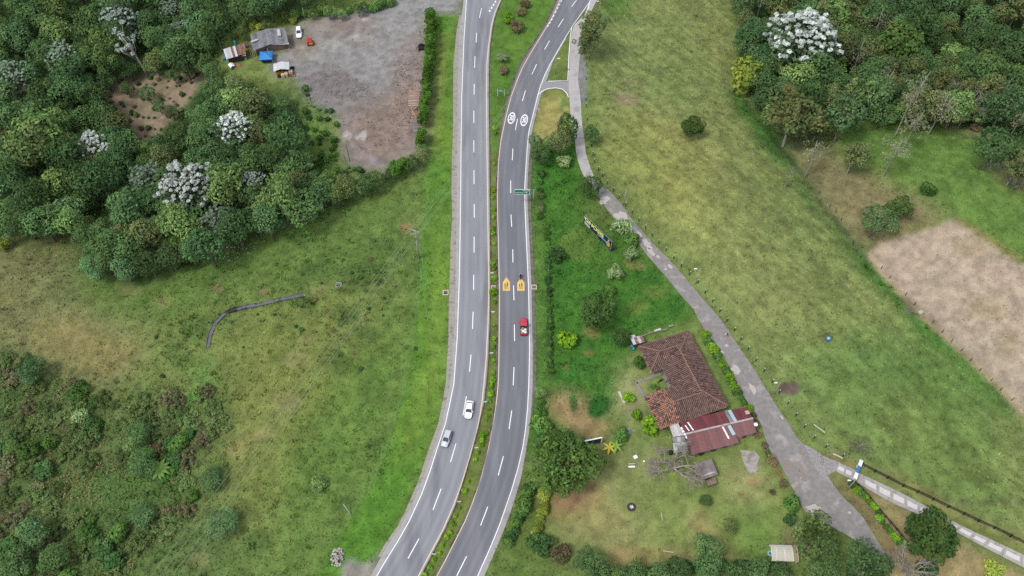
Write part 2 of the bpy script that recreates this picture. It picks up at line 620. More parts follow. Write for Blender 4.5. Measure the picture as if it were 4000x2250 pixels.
# left field
zone([(-600, 900), (330, 900), (330, 1150), (500, 1150), (520, 1400), (330, 1560), (-600, 1330)], (126, 124, 80), 12, 0.8)
zone([(180, 1260), (540, 1210), (545, 1400), (330, 1540), (150, 1400)], (150, 137, 92), 8, 0.85, tall=0.6)
zone([(330, 900), (700, 960), (900, 880), (1250, 760), (1600, 640), (1640, 700), (1560, 1150), (1200, 1150), (830, 1190), (500, 1330), (330, 1160)], (96, 124, 58), 10, 0.7)
zone([(880, 1230), (1350, 1150), (1520, 1200), (1400, 1500), (1150, 1900), (900, 2150), (800, 1900), (790, 1400)], (128, 134, 70), 14, 0.75)
zone([(1250, 1500), (1600, 1150), (1640, 1400), (1560, 1700), (1380, 2000), (1280, 2150), (1050, 2250), (1100, 1900)], (100, 132, 58), 10, 0.7)
zone([(-600, 1340), (260, 1420), (560, 1600), (820, 1480), (900, 1600), (830, 1900), (960, 2100), (800, 2350), (-600, 2350)], (88, 108, 58), 12, 0.9, tall=1.5)
zone([(250, 1890), (560, 1850), (700, 1950), (480, 2010), (300, 2000)], (92, 118, 58), 5, 0.8)
zone([(780, 1400), (830, 1380), (840, 1500), (790, 1560), (760, 1470)], (92, 138, 62), 4, 0.8)
for u, v, a, b in ((1150, 1400, 60, 45), (1010, 1700, 70, 40), (640, 1170, 45, 30), (1210, 1330, 50, 30), (930, 1760, 60, 45), (780, 2180, 60, 35), (1240, 1130, 45, 25), (500, 1130, 60, 30), (1110, 1570, 70, 40), (890, 2080, 50, 30)):
    blob(u, v, a, b, (144, 136, 88), 0.45, tall=0.6)
for u, v, a, b in ((1330, 800, 70, 40), (1180, 920, 60, 35), (1430, 1080, 110, 60), (1500, 960, 70, 50), (1250, 1050, 80, 45), (1360, 1220, 90, 50), (1180, 1180, 60, 30), (1430, 1300, 60, 45), (1320, 1420, 60, 40), (760, 1290, 60, 60), (700, 1400, 60, 80), (1240, 1890, 45, 45), (1470, 1760, 50, 60), (1350, 1960, 60, 40), (1010, 2120, 70, 60)):
    blob(u, v, a, b, (76, 102, 50), 0.55, tall=1.8)
for u, v, r in ((1590, 888, 32), (848, 1128, 26), (1030, 1140, 24), (1715, 972, 9)):
    blob(u, v, r, r * 0.8, (140, 130, 88), 0.85, tall=1.4, warp=0.15)
# verge beside the left carriageway
zone([(1672, 700), (1640, 1000), (1618, 1250), (1590, 1500), (1480, 1830), (1390, 1990), (1270, 2180), (1230, 2340), (1390, 2340), (1560, 2040), (1680, 1740), (1745, 1480), (1762, 1200), (1765, 700), (1770, 60), (1700, 60)], (92, 136, 48), 2, 0.95, tall=0.8, warp=0.15)
zone([(1712, 800), (1690, 1100), (1680, 1350), (1640, 1560), (1560, 1790), (1600, 1790), (1690, 1560), (1735, 1300), (1735, 800)], (136, 148, 66), 5, 0.8, tall=0.6, warp=0.4)
zone([(1715, 120), (1700, 300), (1690, 520), (1712, 520), (1730, 300), (1735, 140)], (146, 144, 72), 3, 0.8, tall=0.5, warp=0.3)
zone([(1660, 505), (1765, 500), (1760, 620), (1670, 560)], (128, 146, 52), 6, 0.8, tall=0.5)
zone([(1650, 590), (1765, 580), (1762, 1000), (1690, 900), (1650, 700)], (90, 132, 52), 6, 0.6)
zone([(1330, 2250), (1350, 2190), (1400, 2205), (1470, 2170), (1510, 2130), (1445, 2250), (1420, 2340), (1300, 2340)], (158, 152, 142), 1, 1, grass=0.05, warp=0.9)
# forest floor
FOREST_L = [(-600, -400), (1500, -400), (1330, 40), (1120, 95), (960, 130), (840, 260), (1060, 330), (1180, 420), (1240, 640), (1480, 700), (1200, 830), (950, 920), (840, 1010), (500, 1110), (330, 1060), (300, 900), (-600, 940)]
FOREST_R = [(2790, -400), (4600, -400), (4600, 700), (3960, 560), (3870, 510), (3640, 455), (3400, 470), (3210, 500), (3060, 560), (2920, 380), (2860, 300), (2890, 100), (2840, 0)]
zone(FOREST_L, (66, 86, 46), 4, 1, tall=0.3, grass=0.35)
zone(FOREST_R, (64, 84, 46), 4, 1, tall=0.3, grass=0.35)
CLEAR = [(378, 335), (466, 298), (585, 290), (700, 268), (797, 255), (795, 330), (745, 395), (695, 465), (595, 560), (538, 570), (507, 517), (455, 435), (393, 362)]
zone(CLEAR, (150, 134, 112), 2, 1, grass=0.45)
zone([(500, 370), (600, 320), (700, 300), (640, 380), (560, 420)], (138, 132, 92), 4, 0.5, grass=0.3)
zone([(790, 250), (880, 190), (900, 130), (980, 100), (1130, 90), (1140, 200), (1090, 330), (960, 320)], (118, 132, 70), 4, 0.95, grass=0.9, tall=0.6)
zone([(1130, 60), (1560, 0), (1700, -60), (1500, -80), (1000, 70), (900, 130), (960, 150)], (122, 140, 66), 4, 0.95, grass=0.9, tall=0.7)
zone([(1180, 330), (1340, 420), (1330, 650), (1500, 660), (1560, 700), (1300, 730), (1210, 640), (1180, 480)], (106, 136, 62), 6, 0.95, grass=1, tall=1.2)
# the log yard
YARD = [(1130, 110), (1300, 60), (1500, 15), (1620, -20), (1820, -60), (1800, 55), (1700, 48), (1660, 60), (1655, 150), (1650, 330), (1625, 520), (1640, 590), (1560, 630), (1520, 655), (1400, 665), (1345, 620), (1325, 480), (1320, 440), (1200, 380), (1150, 300), (1060, 290), (1060, 215), (1130, 200)]
zone(YARD, (152, 150, 147), 2, 1, grass=0.0, warp=0.4)
zone([(1320, 440), (1480, 380), (1560, 300), (1640, 330), (1625, 520), (1640, 590), (1560, 630), (1520, 655), (1400, 665), (1345, 620)], (146, 127, 114), 8, 0.9, grass=0.0)
zone([(1160, 300), (1300, 240), (1420, 320), (1440, 380), (1320, 420), (1220, 380)], (126, 118, 116), 9, 0.9)
zone([(1590, 130), (1655, 120), (1650, 340), (1620, 500), (1560, 520), (1540, 400), (1560, 260)], (154, 134, 122), 7, 0.9)
zone([(1180, 95), (1400, 70), (1460, 110), (1300, 150), (1200, 130)], (150, 130, 116), 6, 0.7)
zone([(1350, 160), (1500, 100), (1400, 190)], (152, 130, 110), 6, 0.5)
zone([(1140, 130), (1220, 120), (1240, 200), (1160, 230)], (160, 146, 120), 5, 0.7)
blob(1350, 515, 26, 22, (196, 190, 184), 0.7)
blob(1400, 525, 22, 30, (196, 190, 184), 0.7)
blob(1450, 620, 30, 24, (160, 150, 156), 0.7)
blob(1425, 88, 16, 12, (190, 180, 165), 0.8)
for u, v, a, b in ((1290, 180, 34, 20), (1320, 165, 25, 15), (1375, 145, 25, 12)):
    blob(u, v, a, b, (186, 180, 168), 0.5)
# right meadow
zone([(2330, 0), (2860, -60), (2900, 330), (3080, 580), (3380, 1000), (4000, 1640), (4100, 2220), (3400, 1840), (3200, 1730), (3020, 1540), (2880, 1300), (2690, 1040), (2480, 780), (2330, 560), (2300, 300)], (130, 140, 80), 5, 1, tall=1.0)
zone([(2300, 480), (2500, 420), (2760, 560), (2850, 760), (2780, 1000), (2650, 980), (2450, 740), (2330, 580)], (142, 145, 78), 12, 0.75, tall=0.8)
zone([(2320, 60), (2640, 30), (2700, 260), (2560, 400), (2330, 420)], (130, 142, 82), 12, 0.6)
zone([(2830, 560), (2960, 520), (3200, 760), (3480, 1100), (3200, 1200), (2950, 900)], (120, 136, 76), 14, 0.6)
zone([(2850, 330), (3080, 580), (3380, 1000), (4000, 1640), (3940, 1640), (3330, 1030), (3060, 660), (2900, 480)], (70, 114, 46), 3, 0.95, tall=1.4)
zone([(3000, 1400), (3400, 1250), (3900, 1600), (4000, 2140), (3500, 1900), (3250, 1740), (3060, 1540)], (106, 134, 68), 12, 0.75)
zone([(3480, 1400), (3620, 1280), (3800, 1450), (3900, 1640), (3700, 1600)], (86, 120, 54), 10, 0.7, tall=1.3)
zone([(3300, 1500), (3700, 1650), (3960, 1950), (3700, 1900), (3400, 1700)], (112, 126, 64), 12, 0.6)
blob(2430, 385, 60, 32, (140, 122, 100), 0.7, tall=0.4)
blob(2470, 330, 60, 30, (140, 138, 92), 0.5)
blob(3080, 1518, 52, 34, (104, 88, 82), 0.95, grass=0.05, warp=0.5)
blob(3232, 1325, 34, 18, (96, 92, 62), 0.6)
blob(3560, 1218, 15, 13, (104, 104, 104), 0.9, grass=0.0, warp=0.3)
zone([(3390, 1860), (3560, 1900), (3700, 1945), (3990, 1957), (3990, 1966), (3700, 1960), (3550, 1915), (3400, 1870)], (96, 92, 66), 1, 0.8, warp=0.5)
zone([(2760, 555), (2800, 640), (2850, 720), (2860, 720), (2810, 640), (2770, 555)], (150, 140, 95), 1, 0.6, warp=0.6)
# gully with thin trees, upper right field, dry field
zone([(3060, 560), (3200, 560), (3300, 640), (3560, 760), (3740, 860), (3560, 920), (3380, 1000), (3230, 830), (3120, 670)], (132, 124, 88), 6, 1.0, grass=0.7, tall=1.0)
zone([(3250, 480), (3640, 450), (3880, 520), (3860, 640), (4100, 760), (4100, 1060), (3740, 860), (3560, 740), (3300, 600)], (100, 130, 60), 5, 1.0, tall=0.7)
zone([(3650, 460), (3880, 515), (3870, 560), (3700, 520)], (142, 140, 92), 4, 0.7)
zone([(3880, 680), (4010, 640), (4100, 760), (3980, 730)], (140, 112, 96), 5, 0.9)
DRY = [(3722, 856), (3800, 905), (3990, 1035), (4150, 1130), (4150, 1740), (3990, 1625), (3890, 1500), (3700, 1330), (3560, 1190), (3430, 1060), (3385, 995), (3440, 950), (3560, 915), (3660, 890)]
zone(DRY, (177, 161, 139), 1, 1, grass=0.45, tall=0.45, warp=0.12)
for u, v, a, b in ((3850, 1200, 110, 60), (3800, 980, 80, 50), (3930, 1330, 70, 70)):
    blob(u, v, a, b, (160, 146, 116), 0.6)
for pts in ([(3500, 1105), (3560, 1165), (3630, 1240), (3690, 1285), (3670, 1290), (3600, 1240), (3530, 1160)],):
    zone(pts, (92, 78, 76), 1, 0.8, grass=0.05, warp=1.2)
# strip between the right carriageway and the lane
zone([(2075, 560), (2240, 500), (2290, 700), (2420, 880), (2560, 1040), (2720, 1230), (2730, 1260), (2540, 1310), (2480, 1330), (2440, 1500), (2300, 1700), (2050, 1800), (2085, 1500), (2095, 1250), (2085, 1000), (2075, 800)], (72, 118, 44), 3, 1, tall=1.5, warp=0.3)
zone([(2096, 800), (2130, 800), (2140, 1500), (2096, 1500)], (104, 130, 60), 3, 0.7, tall=0.9, warp=0.4)
zone([(2200, 780), (2340, 760), (2420, 880), (2520, 1030), (2420, 1080), (2280, 1000)], (94, 124, 54), 8, 0.6, tall=1.5)
zone([(2290, 700), (2330, 760), (2400, 850), (2380, 900), (2300, 830)], (118, 116, 72), 5, 0.7)
for u, v, a, b in ((2250, 960, 60, 70), (2560, 1140, 60, 40), (2480, 1200, 60, 30)):
    blob(u, v, a, b, (112, 132, 62), 0.6)
for u, v, a, b in ((2540, 1075, 70, 30), (2650, 1200, 50, 45), (2200, 1050, 50, 70), (2250, 1420, 90, 26), (2200, 1470, 80, 20), (2350, 1560, 45, 30)):
    blob(u, v, a, b, (60, 108, 42), 0.7, tall=1.9)
for u, v, a, b in ((2480, 1040, 40, 26), (2300, 1305, 45, 28), (2200, 1425, 20, 14), (2285, 1385, 24, 14)):
    blob(u, v, a, b, (126, 118, 70), 0.7, tall=0.7)
zone([(2140, 1540), (2290, 1540), (2330, 1590), (2380, 1680), (2340, 1740), (2210, 1660), (2140, 1650)], (172, 142, 106), 4, 0.9, grass=0.6, tall=0.6)
blob(2345, 1575, 48, 46, (46, 98, 38), 0.95, tall=2.2)
blob(2230, 1570, 26, 40, (60, 104, 46), 0.8, tall=1.8)
# traffic islands
zone([(2225, 130), (2212, 312), (2130, 310), (2180, 220)], (108, 124, 62), 1, 1, tall=0.5, warp=0.1)
zone([(2120, 385), (2150, 355), (2195, 355), (2215, 395), (2225, 450), (2240, 520), (2180, 560), (2080, 560), (2098, 460)], (158, 152, 92), 3, 1, tall=0.4, warp=0.2)
blob(2198, 408, 16, 34, (98, 134, 62), 0.8)
blob(2160, 370, 30, 16, (126, 138, 70), 0.8)
zone([(2258, 215), (2288, 215), (2287, 400), (2272, 400), (2256, 330)], (142, 140, 142), 1, 1, grass=0.0, warp=0.3)
zone([(2335, -60), (2480, -60), (2440, 70), (2350, 80)], (86, 120, 52), 4, 0.8)
# house plot
PLOT = [(2130, 1850), (2400, 1720), (2480, 1420), (2520, 1330), (2720, 1250), (2800, 1350), (2930, 1560), (3000, 1720), (3110, 1960), (3060, 2130), (2900, 2170), (2760, 2160), (2400, 2160), (2160, 2120), (2080, 2250), (2050, 2250), (2110, 2010)]
zone(PLOT, (122, 140, 72), 3, 1, tall=0.55, warp=0.3)
zone([(2170, 1960), (2400, 1780), (2460, 1830), (2300, 1930), (2420, 2000), (2560, 2060), (2500, 2140), (2230, 2120)], (158, 146, 102), 9, 0.75, tall=0.4)
zone([(2420, 1560), (2450, 1480), (2520, 1500), (2480, 1660), (2430, 1640)], (172, 162, 120), 5, 0.8, tall=0.4)
zone([(2380, 1420), (2520, 1420), (2530, 1500), (2440, 1540)], (150, 150, 96), 6, 0.6, tall=0.4)
zone([(2400, 1770), (2560, 1760), (2600, 1850), (2460, 1880)], (150, 146, 98), 8, 0.7, tall=0.4)
zone([(2800, 1830), (2960, 1800), (3000, 1900), (2960, 2020), (2860, 1990)], (168, 156, 108), 8, 0.8, tall=0.4)
blob(2935, 1880, 36, 26, (164, 138, 100), 0.7, grass=0.3)
blob(2883, 1937, 16, 12, (130, 112, 80), 0.7, grass=0.2)
zone([(2700, 2010), (2760, 1990), (2800, 2080), (2880, 2180), (2820, 2180), (2720, 2080)], (176, 152, 108), 4, 0.8, tall=0.4)
zone([(2380, 2160), (2700, 2165), (2690, 2205), (2540, 2190), (2370, 2215)], (178, 150, 110), 3, 0.9, grass=0.4, tall=0.5)
zone([(2150, 1940), (2230, 1910), (2300, 1870), (2330, 1880), (2290, 1950), (2180, 2010), (2175, 2060), (2150, 2010)], (170, 124, 100), 4, 1.0, grass=0.15)
zone([(2800, 1320), (2850, 1400), (2900, 1560), (2860, 1560), (2780, 1400), (2740, 1300)], (116, 138, 70), 3, 0.7)
zone([(2890, 1990), (3000, 2000), (3040, 2120), (2920, 2150), (2830, 2080)], (90, 136, 52), 8, 0.7)
zone([(2050, 2250), (2090, 2120), (2140, 2140), (2150, 2330), (2000, 2330)], (104, 128, 58), 4, 0.7)
zone([(2100, 1900), (2140, 1880), (2110, 2050), (2070, 2140), (2030, 2250), (2000, 2330), (1930, 2330), (1990, 2120)], (96, 118, 52), 4, 0.7)
blob(2467, 1980, 15, 13, (70, 66, 68), 0.95, grass=0.0, warp=0.1)
# below the lane, lower right
zone([(3260, 1850), (3330, 1880), (3560, 2000), (3740, 2110), (4100, 2290), (4100, 2400), (3400, 2400), (3470, 2180), (3380, 2020), (3250, 1900)], (156, 140, 100), 2, 0.95, tall=0.4, warp=0.2)
zone([(3240, 1860), (3300, 1880), (3430, 2080), (3530, 2160), (3460, 2190), (3380, 2040), (3260, 1930)], (112, 96, 68), 3, 0.85, grass=0.4, warp=0.5)
zone([(3255, 1850), (3310, 1880), (3330, 1930), (3280, 1920)], (96, 122, 58), 3, 0.8)
zone([(3400, 1815), (3500, 1850), (3700, 1960), (4020, 2110), (4020, 2150), (3700, 2010), (3420, 1860)], (146, 140, 84), 2, 0.8, tall=0.4, warp=0.3)
zone([(3215, 1760), (3260, 1775), (3400, 1840), (3390, 1850), (3290, 1815), (3240, 1800)], (142, 108, 88), 2, 0.8, grass=0.2, warp=0.4)
zone([(3040, 2080), (3120, 2060), (3130, 2150), (3060, 2160)], (126, 100, 88), 3, 0.9, grass=0.1)
zone([(3120, 2000), (3190, 2010), (3320, 2110), (3300, 2200), (3150, 2100)], (94, 112, 52), 3, 0.6)
for pts in ([(2905, 395), (2960, 480), (3060, 600), (3130, 690), (3200, 790), (3290, 905), (3370, 1000), (3375, 1000), (3296, 900), (3206, 784), (3138, 684), (3068, 594), (2968, 474), (2912, 390)],):
    zone(pts, (58, 70, 42), 1, 1.0, warp=0.25)
for pts in ([(3385, 1005), (3560, 1200), (3700, 1340), (3890, 1510), (3990, 1632), (4060, 1700), (4070, 1690), (4000, 1620), (3900, 1496), (3710, 1326), (3570, 1186), (3395, 996)],):
    zone(pts, (168, 150, 112), 1, 0.8, grass=0.3, warp=0.2)
for pts in ([(3724, 850), (3800, 898), (3995, 1030), (4000, 1024), (3806, 890), (3728, 844)],):
    zone(pts, (156, 112, 84), 1, 0.8, grass=0.3, warp=0.1)
# median
MED = (PU > at(KERB_L, PV)) & (PU < at(KERB_R, PV))
mm = blur(MED.astype(float), 1)[..., None]
TI[:] = TI * (1 - mm) + np.array(C(92, 126, 50)) * mm
m2 = (MED & (PV > 600)).astype(float)[..., None]
TI[:] = TI * (1 - m2) + np.array(C(112, 124, 62)) * m2
TALL[MED] = 0.5
GR[pave] = 0

# scattered flecks of drier and greener growth at several sizes
n1, n2, n3 = fbm(X, Y, 22, 41, 4), fbm(X, Y, 5.5, 43, 3), fbm(X, Y, 1.6, 47, 2)
dry = np.clip((n1 - 0.5) * 3.2, -1, 1)[..., None] * GR[..., None]
TI = TI * (1 + dry * np.array((0.09, 0.03, 0.06)))
v2 = np.clip((n2 - 0.5) * 3.0, -1, 1)[..., None]
TI = TI * (1 + v2 * np.array((0.11, 0.09, 0.09)) * (0.35 + 0.65 * GR[..., None]))
v3 = np.clip((n3 - 0.5) * 3.0, -1, 1)[..., None]
TI = TI * (1 + v3 * 0.24)
# grazed streaks down the right meadow
ca_, sa_ = math.cos(R(-52)), math.sin(R(-52))
al, ac = X * ca_ + Y * sa_, -X * sa_ + Y * ca_
stk = vnoise(al / 9 + fbm(X, Y, 12, 81, 2) * 1.5, ac / 1.1, 1.0, 83) + 0.6 * vnoise(al / 5, ac / 0.6, 1.0, 85)
mead = blur(inpoly(PU, PV, [(2330, 0), (2860, -60), (2900, 330), (3080, 580), (3380, 1000), (4000, 1640), (4100, 2220), (3400, 1840), (3200, 1730), (3020, 1540), (2880, 1300), (2690, 1040), (2480, 780), (2330, 560), (2300, 300)]).astype(float), 6)
TI = TI * (1 + (mead * np.clip((stk - 0.8) * 0.36, -0.16, 0.16))[..., None])
TI = TI * (1 + 0.08 * GR[..., None])
TI[..., 2] *= 1 + 0.10 * np.clip(GR, 0, 1) * (TI[..., 1] > TI[..., 0])
TI = np.clip(TI, 0.004, 0.9)
GR = np.clip(GR, 0, 1)


# ------------------------------------------------------------------ ground sheet: fine in view, coarse out to the horizon
def grown(a, out, n=16):
    g = np.geomspace(4, out, n)
    return np.concatenate([a[0] - g[::-1], a, a[-1] + g])


EX, EY = grown(GX, 4200), grown(GY, 4200)
ii = np.clip(np.arange(len(EX)) - 16, 0, len(GX) - 1)
jj = np.clip(np.arange(len(EY)) - 16, 0, len(GY) - 1)
XX, YY = np.meshgrid(EX, EY, indexing='ij')
ZZ = HZ[np.ix_(ii, jj)].copy()
outx = np.maximum(0, np.maximum(GX[0] - XX, XX - GX[-1]))
outy = np.maximum(0, np.maximum(GY[0] - YY, YY - GY[-1]))
far = np.hypot(outx, outy)
ZZ = np.where(far > 0, ZZ * np.exp(-far / 150) + (fbm(XX, YY, 700, 71, 3) - 0.5) * 160 * sstep(20, 900, far), ZZ)
CC = np.concatenate([TI[np.ix_(ii, jj)], GR[np.ix_(ii, jj)][..., None]], -1)
nx, ny = XX.shape
idx = np.arange(nx * ny).reshape(nx, ny)
quads = np.stack([idx[:-1, :-1], idx[1:, :-1], idx[1:, 1:], idx[:-1, 1:]], -1).reshape(-1, 4)

gm = bpy.data.materials.new('ground_cover')
gm.use_nodes = True
n, l = gm.node_tree.nodes, gm.node_tree.links
b = n['Principled BSDF']
b.inputs['Roughness'].default_value = 0.95
b.inputs['Specular IOR Level'].default_value = 0.1
atn = n.new('ShaderNodeAttribute')
atn.attribute_name = 'tint'
tc = n.new('ShaderNodeTexCoord')
src = atn.outputs['Color']
for sc_, lo, hi, det in ((1.3, 0.88, 1.12, 5), (6.0, 0.74, 1.26, 3)):
    nz = n.new('ShaderNodeTexNoise')
    nz.inputs['Scale'].default_value = sc_
    nz.inputs['Detail'].default_value = det
    nz.inputs['Roughness'].default_value = 0.7
    l.new(tc.outputs['Object'], nz.inputs['Vector'])
    mr = n.new('ShaderNodeMapRange')
    mr.inputs['From Min'].default_value = 0.3
    mr.inputs['From Max'].default_value = 0.7
    mr.inputs['To Min'].default_value = lo
    mr.inputs['To Max'].default_value = hi
    l.new(nz.outputs['Fac'], mr.inputs['Value'])
    vm = n.new('ShaderNodeVectorMath')
    vm.operation = 'SCALE'
    l.new(src, vm.inputs[0])
    l.new(mr.outputs[0], vm.inputs['Scale'])
    src = vm.outputs[0]
l.new(src, b.inputs['Base Color'])
bp = n.new('ShaderNodeBump')
bp.inputs['Strength'].default_value = 0.6
bp.inputs['Distance'].default_value = 0.12
l.new(nz.outputs['Fac'], bp.inputs['Height'])
l.new(bp.outputs[0], b.inputs['Normal'])
me = np_mesh('ground', np.stack([XX, YY, ZZ], -1).reshape(-1, 3), quads, CC.reshape(-1, 4), [gm], smooth=True)
ground = put(bpy.data.objects.new('ground', me))
tag(ground, 'pasture, lawns and bare soil under the whole scene', kind='structure')


def tint_at(x, y):
    i = np.clip(np.round((np.asarray(x) - GX[0]) / 0.5).astype(int), 0, len(GX) - 1)
    j = np.clip(np.round((np.asarray(y) - GY[0]) / 0.5).astype(int), 0, len(GY) - 1)
    return TI[i, j], GR[i, j], TALL[i, j]


# ------------------------------------------------------------------ grass: small leaning tufts over everything that is grassy
NT = 330000
gx = rng.uniform(-190, 190, NT)
gy = rng.uniform(40, 255, NT)
gu, gv, _ = proj(gx, gy, hz(gx, gy))
tc_, gr_, ta_ = tint_at(gx, gy)
keep = (gu > -60) & (gu < 4060) & (gv > -60) & (gv < 2310) & (rng.uniform(0, 1, NT) < gr_ * np.clip(0.45 + 0.5 * ta_, 0, 1))
gx, gy, tc_, ta_ = gx[keep], gy[keep], tc_[keep], ta_[keep]
N = len(gx)
gz = hz(gx, gy)
hgt = rng.uniform(0.06, 0.22, N) * np.clip(ta_, 0.3, 2.2)
wid = rng.uniform(0.10, 0.26, N)
flow = fbm(gx, gy, 30, 91, 2) * 5 + rng.normal(0, 0.7, N)
lean = rng.uniform(0.12, 0.45, N)
tip = np.stack([gx + np.cos(flow) * lean, gy + np.sin(flow) * lean, gz + hgt], -1)
ang = flow + math.pi / 2 + rng.normal(0, 0.6, N)
off = np.stack([np.cos(ang) * wid, np.sin(ang) * wid, np.zeros(N)], -1)
base = np.stack([gx, gy, gz - 0.02], -1)
V = np.stack([base - off, base + off, tip + off * 0.45, tip - off * 0.45], 1).reshape(-1, 3)
clump = (vnoise(gx, gy, 0.9, 97) - 0.5) * 0.5
br = (rng.normal(1.16, 0.24, N) + clump)[:, None] * (1 + rng.normal(0, 0.05, (N, 3)))
CO = np.clip(tc_ * br, 0.003, 0.8)
CO = np.repeat(CO, 4, 0)
# rank tussocks and dry straw clumps among the short grass
NK = 26000
kx, ky = rng.uniform(-175, 175, NK), rng.uniform(45, 250, NK)
kt, kg, kl = tint_at(kx, ky)
ku, kv, _ = proj(kx, ky, hz(kx, ky))
cl = fbm(kx, ky, 16, 101, 3)
ok = (kg > 0.8) & (kl > 0.55) & (ku > -40) & (ku < 4040) & (kv > -40) & (kv < 2290) & (rng.uniform(0, 1, NK) < np.clip((cl - 0.36) * 3.2, 0.06, 1) * np.where(ku < 1760, 0.8, 0.30))
kx, ky, kt, kl = kx[ok], ky[ok], kt[ok], kl[ok]
NB = 7
n_ = len(kx)
rad = rng.uniform(0.18, 0.55, n_)[:, None] * np.clip(kl, 0.7, 1.5)[:, None]
an = rng.uniform(0, 2 * np.pi, (n_, NB))
bx, by = kx[:, None] + np.cos(an) * rad * 0.35, ky[:, None] + np.sin(an) * rad * 0.35
bz = np.repeat(hz(kx, ky)[:, None], NB, 1) - 0.03
tx, ty = kx[:, None] + np.cos(an) * rad, ky[:, None] + np.sin(an) * rad
tz = bz + rad * rng.uniform(0.5, 1.0, (n_, NB))
w_ = rad * 0.34
ox, oy = -np.sin(an) * w_, np.cos(an) * w_
V2 = np.stack([np.stack([bx - ox, by - oy, bz], -1), np.stack([bx + ox, by + oy, bz], -1), np.stack([tx + ox * .6, ty + oy * .6, tz], -1), np.stack([tx - ox * .6, ty - oy * .6, tz], -1)], 2).reshape(-1, 3)
kind = rng.uniform(0, 1, (n_, 1))
c2 = np.where(kind < 0.62, kt * np.array((0.72, 0.85, 0.72)), np.where(kind < 0.85, kt * np.array((1.45, 1.25, 1.25)), kt * np.array((0.8, 1.25, 0.7))))
c2 = np.repeat((c2[:, None, :] * rng.normal(1.1, 0.15, (n_, NB, 1))).reshape(-1, 3), 4, 0)
F2 = np.arange(len(V2)).reshape(-1, 4)
me = np_mesh('grass', np.concatenate([V, V2]), np.concatenate([np.arange(4 * N).reshape(-1, 4), F2 + 4 * N]), np.concatenate([CO, np.clip(c2, 0.004, 0.8)]), [leaf_mat('grass_blade', 0.15, 0, 0)])
grass = put(bpy.data.objects.new('grass', me))
tag(grass, 'short tufted pasture grass covering the fields and verges', 'grass', kind='stuff')
print('ground', round(time.time() - T0, 1), N)
# ------------------------------------------------------------------ roads
ASPH = mat('asphalt_worn', C(152, 153, 159), 0.85, 0.10, 0.35, 0.15, spec=0.2, col2=C(132, 132, 138), f2=0.52, scale2=0.25, stretch=(1, 0.12, 1))
ASPH2 = mat('asphalt_dark', C(126, 127, 134), 0.85, 0.10, 0.4, 0.15, spec=0.2, col2=C(136, 136, 142), f2=0.5, scale2=0.3, stretch=(1, 0.1, 1))
SHOULD = mat('shoulder_pale', C(176, 173, 172), 0.9, 0.12, 0.8, 0.1, col2=C(160, 158, 158), f2=0.55)
CONC = mat('concrete_gutter', C(168, 162, 152), 0.9, 0.16, 1.2, 0.2, col2=C(134, 130, 118), f2=0.55)
CONC2 = mat('concrete_mossy', C(118, 116, 104), 0.9, 0.2, 1.0, 0.2, col2=C(92, 96, 74), f2=0.5)
KERBM = mat('kerb_stained', C(112, 108, 108), 0.9, 0.25, 1.0, 0.2, col2=C(70, 68, 70), f2=0.5)
WHITEP = mat('road_paint_white', C(244, 244, 244, 0.62), 0.7, 0.06, 3.0)
YELP = mat('road_paint_yellow', C(238, 214, 172, 0.6), 0.7, 0.08, 2.0)
SCHP = mat('road_paint_amber', C(236, 196, 112, 0.55), 0.7, 0.08, 3.0)
DARKP = mat('road_paint_dark', C(112, 100, 92), 0.8, 0.1, 3.0)


def strip_mesh(name, pa, pb, m):
    n_ = len(pa)
    V_ = np.concatenate([pa, pb])
    f_ = np.array([(i, n_ + i, n_ + i + 1, i + 1) for i in range(n_ - 1)])
    return np_mesh(name, V_, f_, None, [m], smooth=True)


def strip(name, la, lb, v0, v1, z, m, parent=None, step=12):
    vs = np.arange(v0, v1 + step * 0.5, step)
    pa = np.array([F(at(la, v), v, z) for v in vs])
    pb = np.array([F(at(lb, v), v, z) for v in vs])
    return put(bpy.data.objects.new(name, strip_mesh(name, pb, pa, m)), parent)


def path_strip(name, pts, w, z, m, parent=None, px=True):
    """ribbon of width w along a polyline (photograph pixels or world xy)"""
    P_ = np.array([F(u, v, z)[:2] if px else (u, v) for u, v in pts])
    d = np.gradient(P_, axis=0)
    d /= np.linalg.norm(d, axis=1)[:, None] + 1e-9
    nrm = np.stack([-d[:, 1], d[:, 0]], 1) * w / 2
    zz = np.full((len(P_), 1), z)
    return put(bpy.data.objects.new(name, strip_mesh(name, np.concatenate([P_ - nrm, zz], 1), np.concatenate([P_ + nrm, zz], 1), m)), parent)


def sample(line, v0, v1, step=10, du=0.0):
    return [(at(line, v) + du, v) for v in np.arange(v0, v1 + step * 0.5, step)]


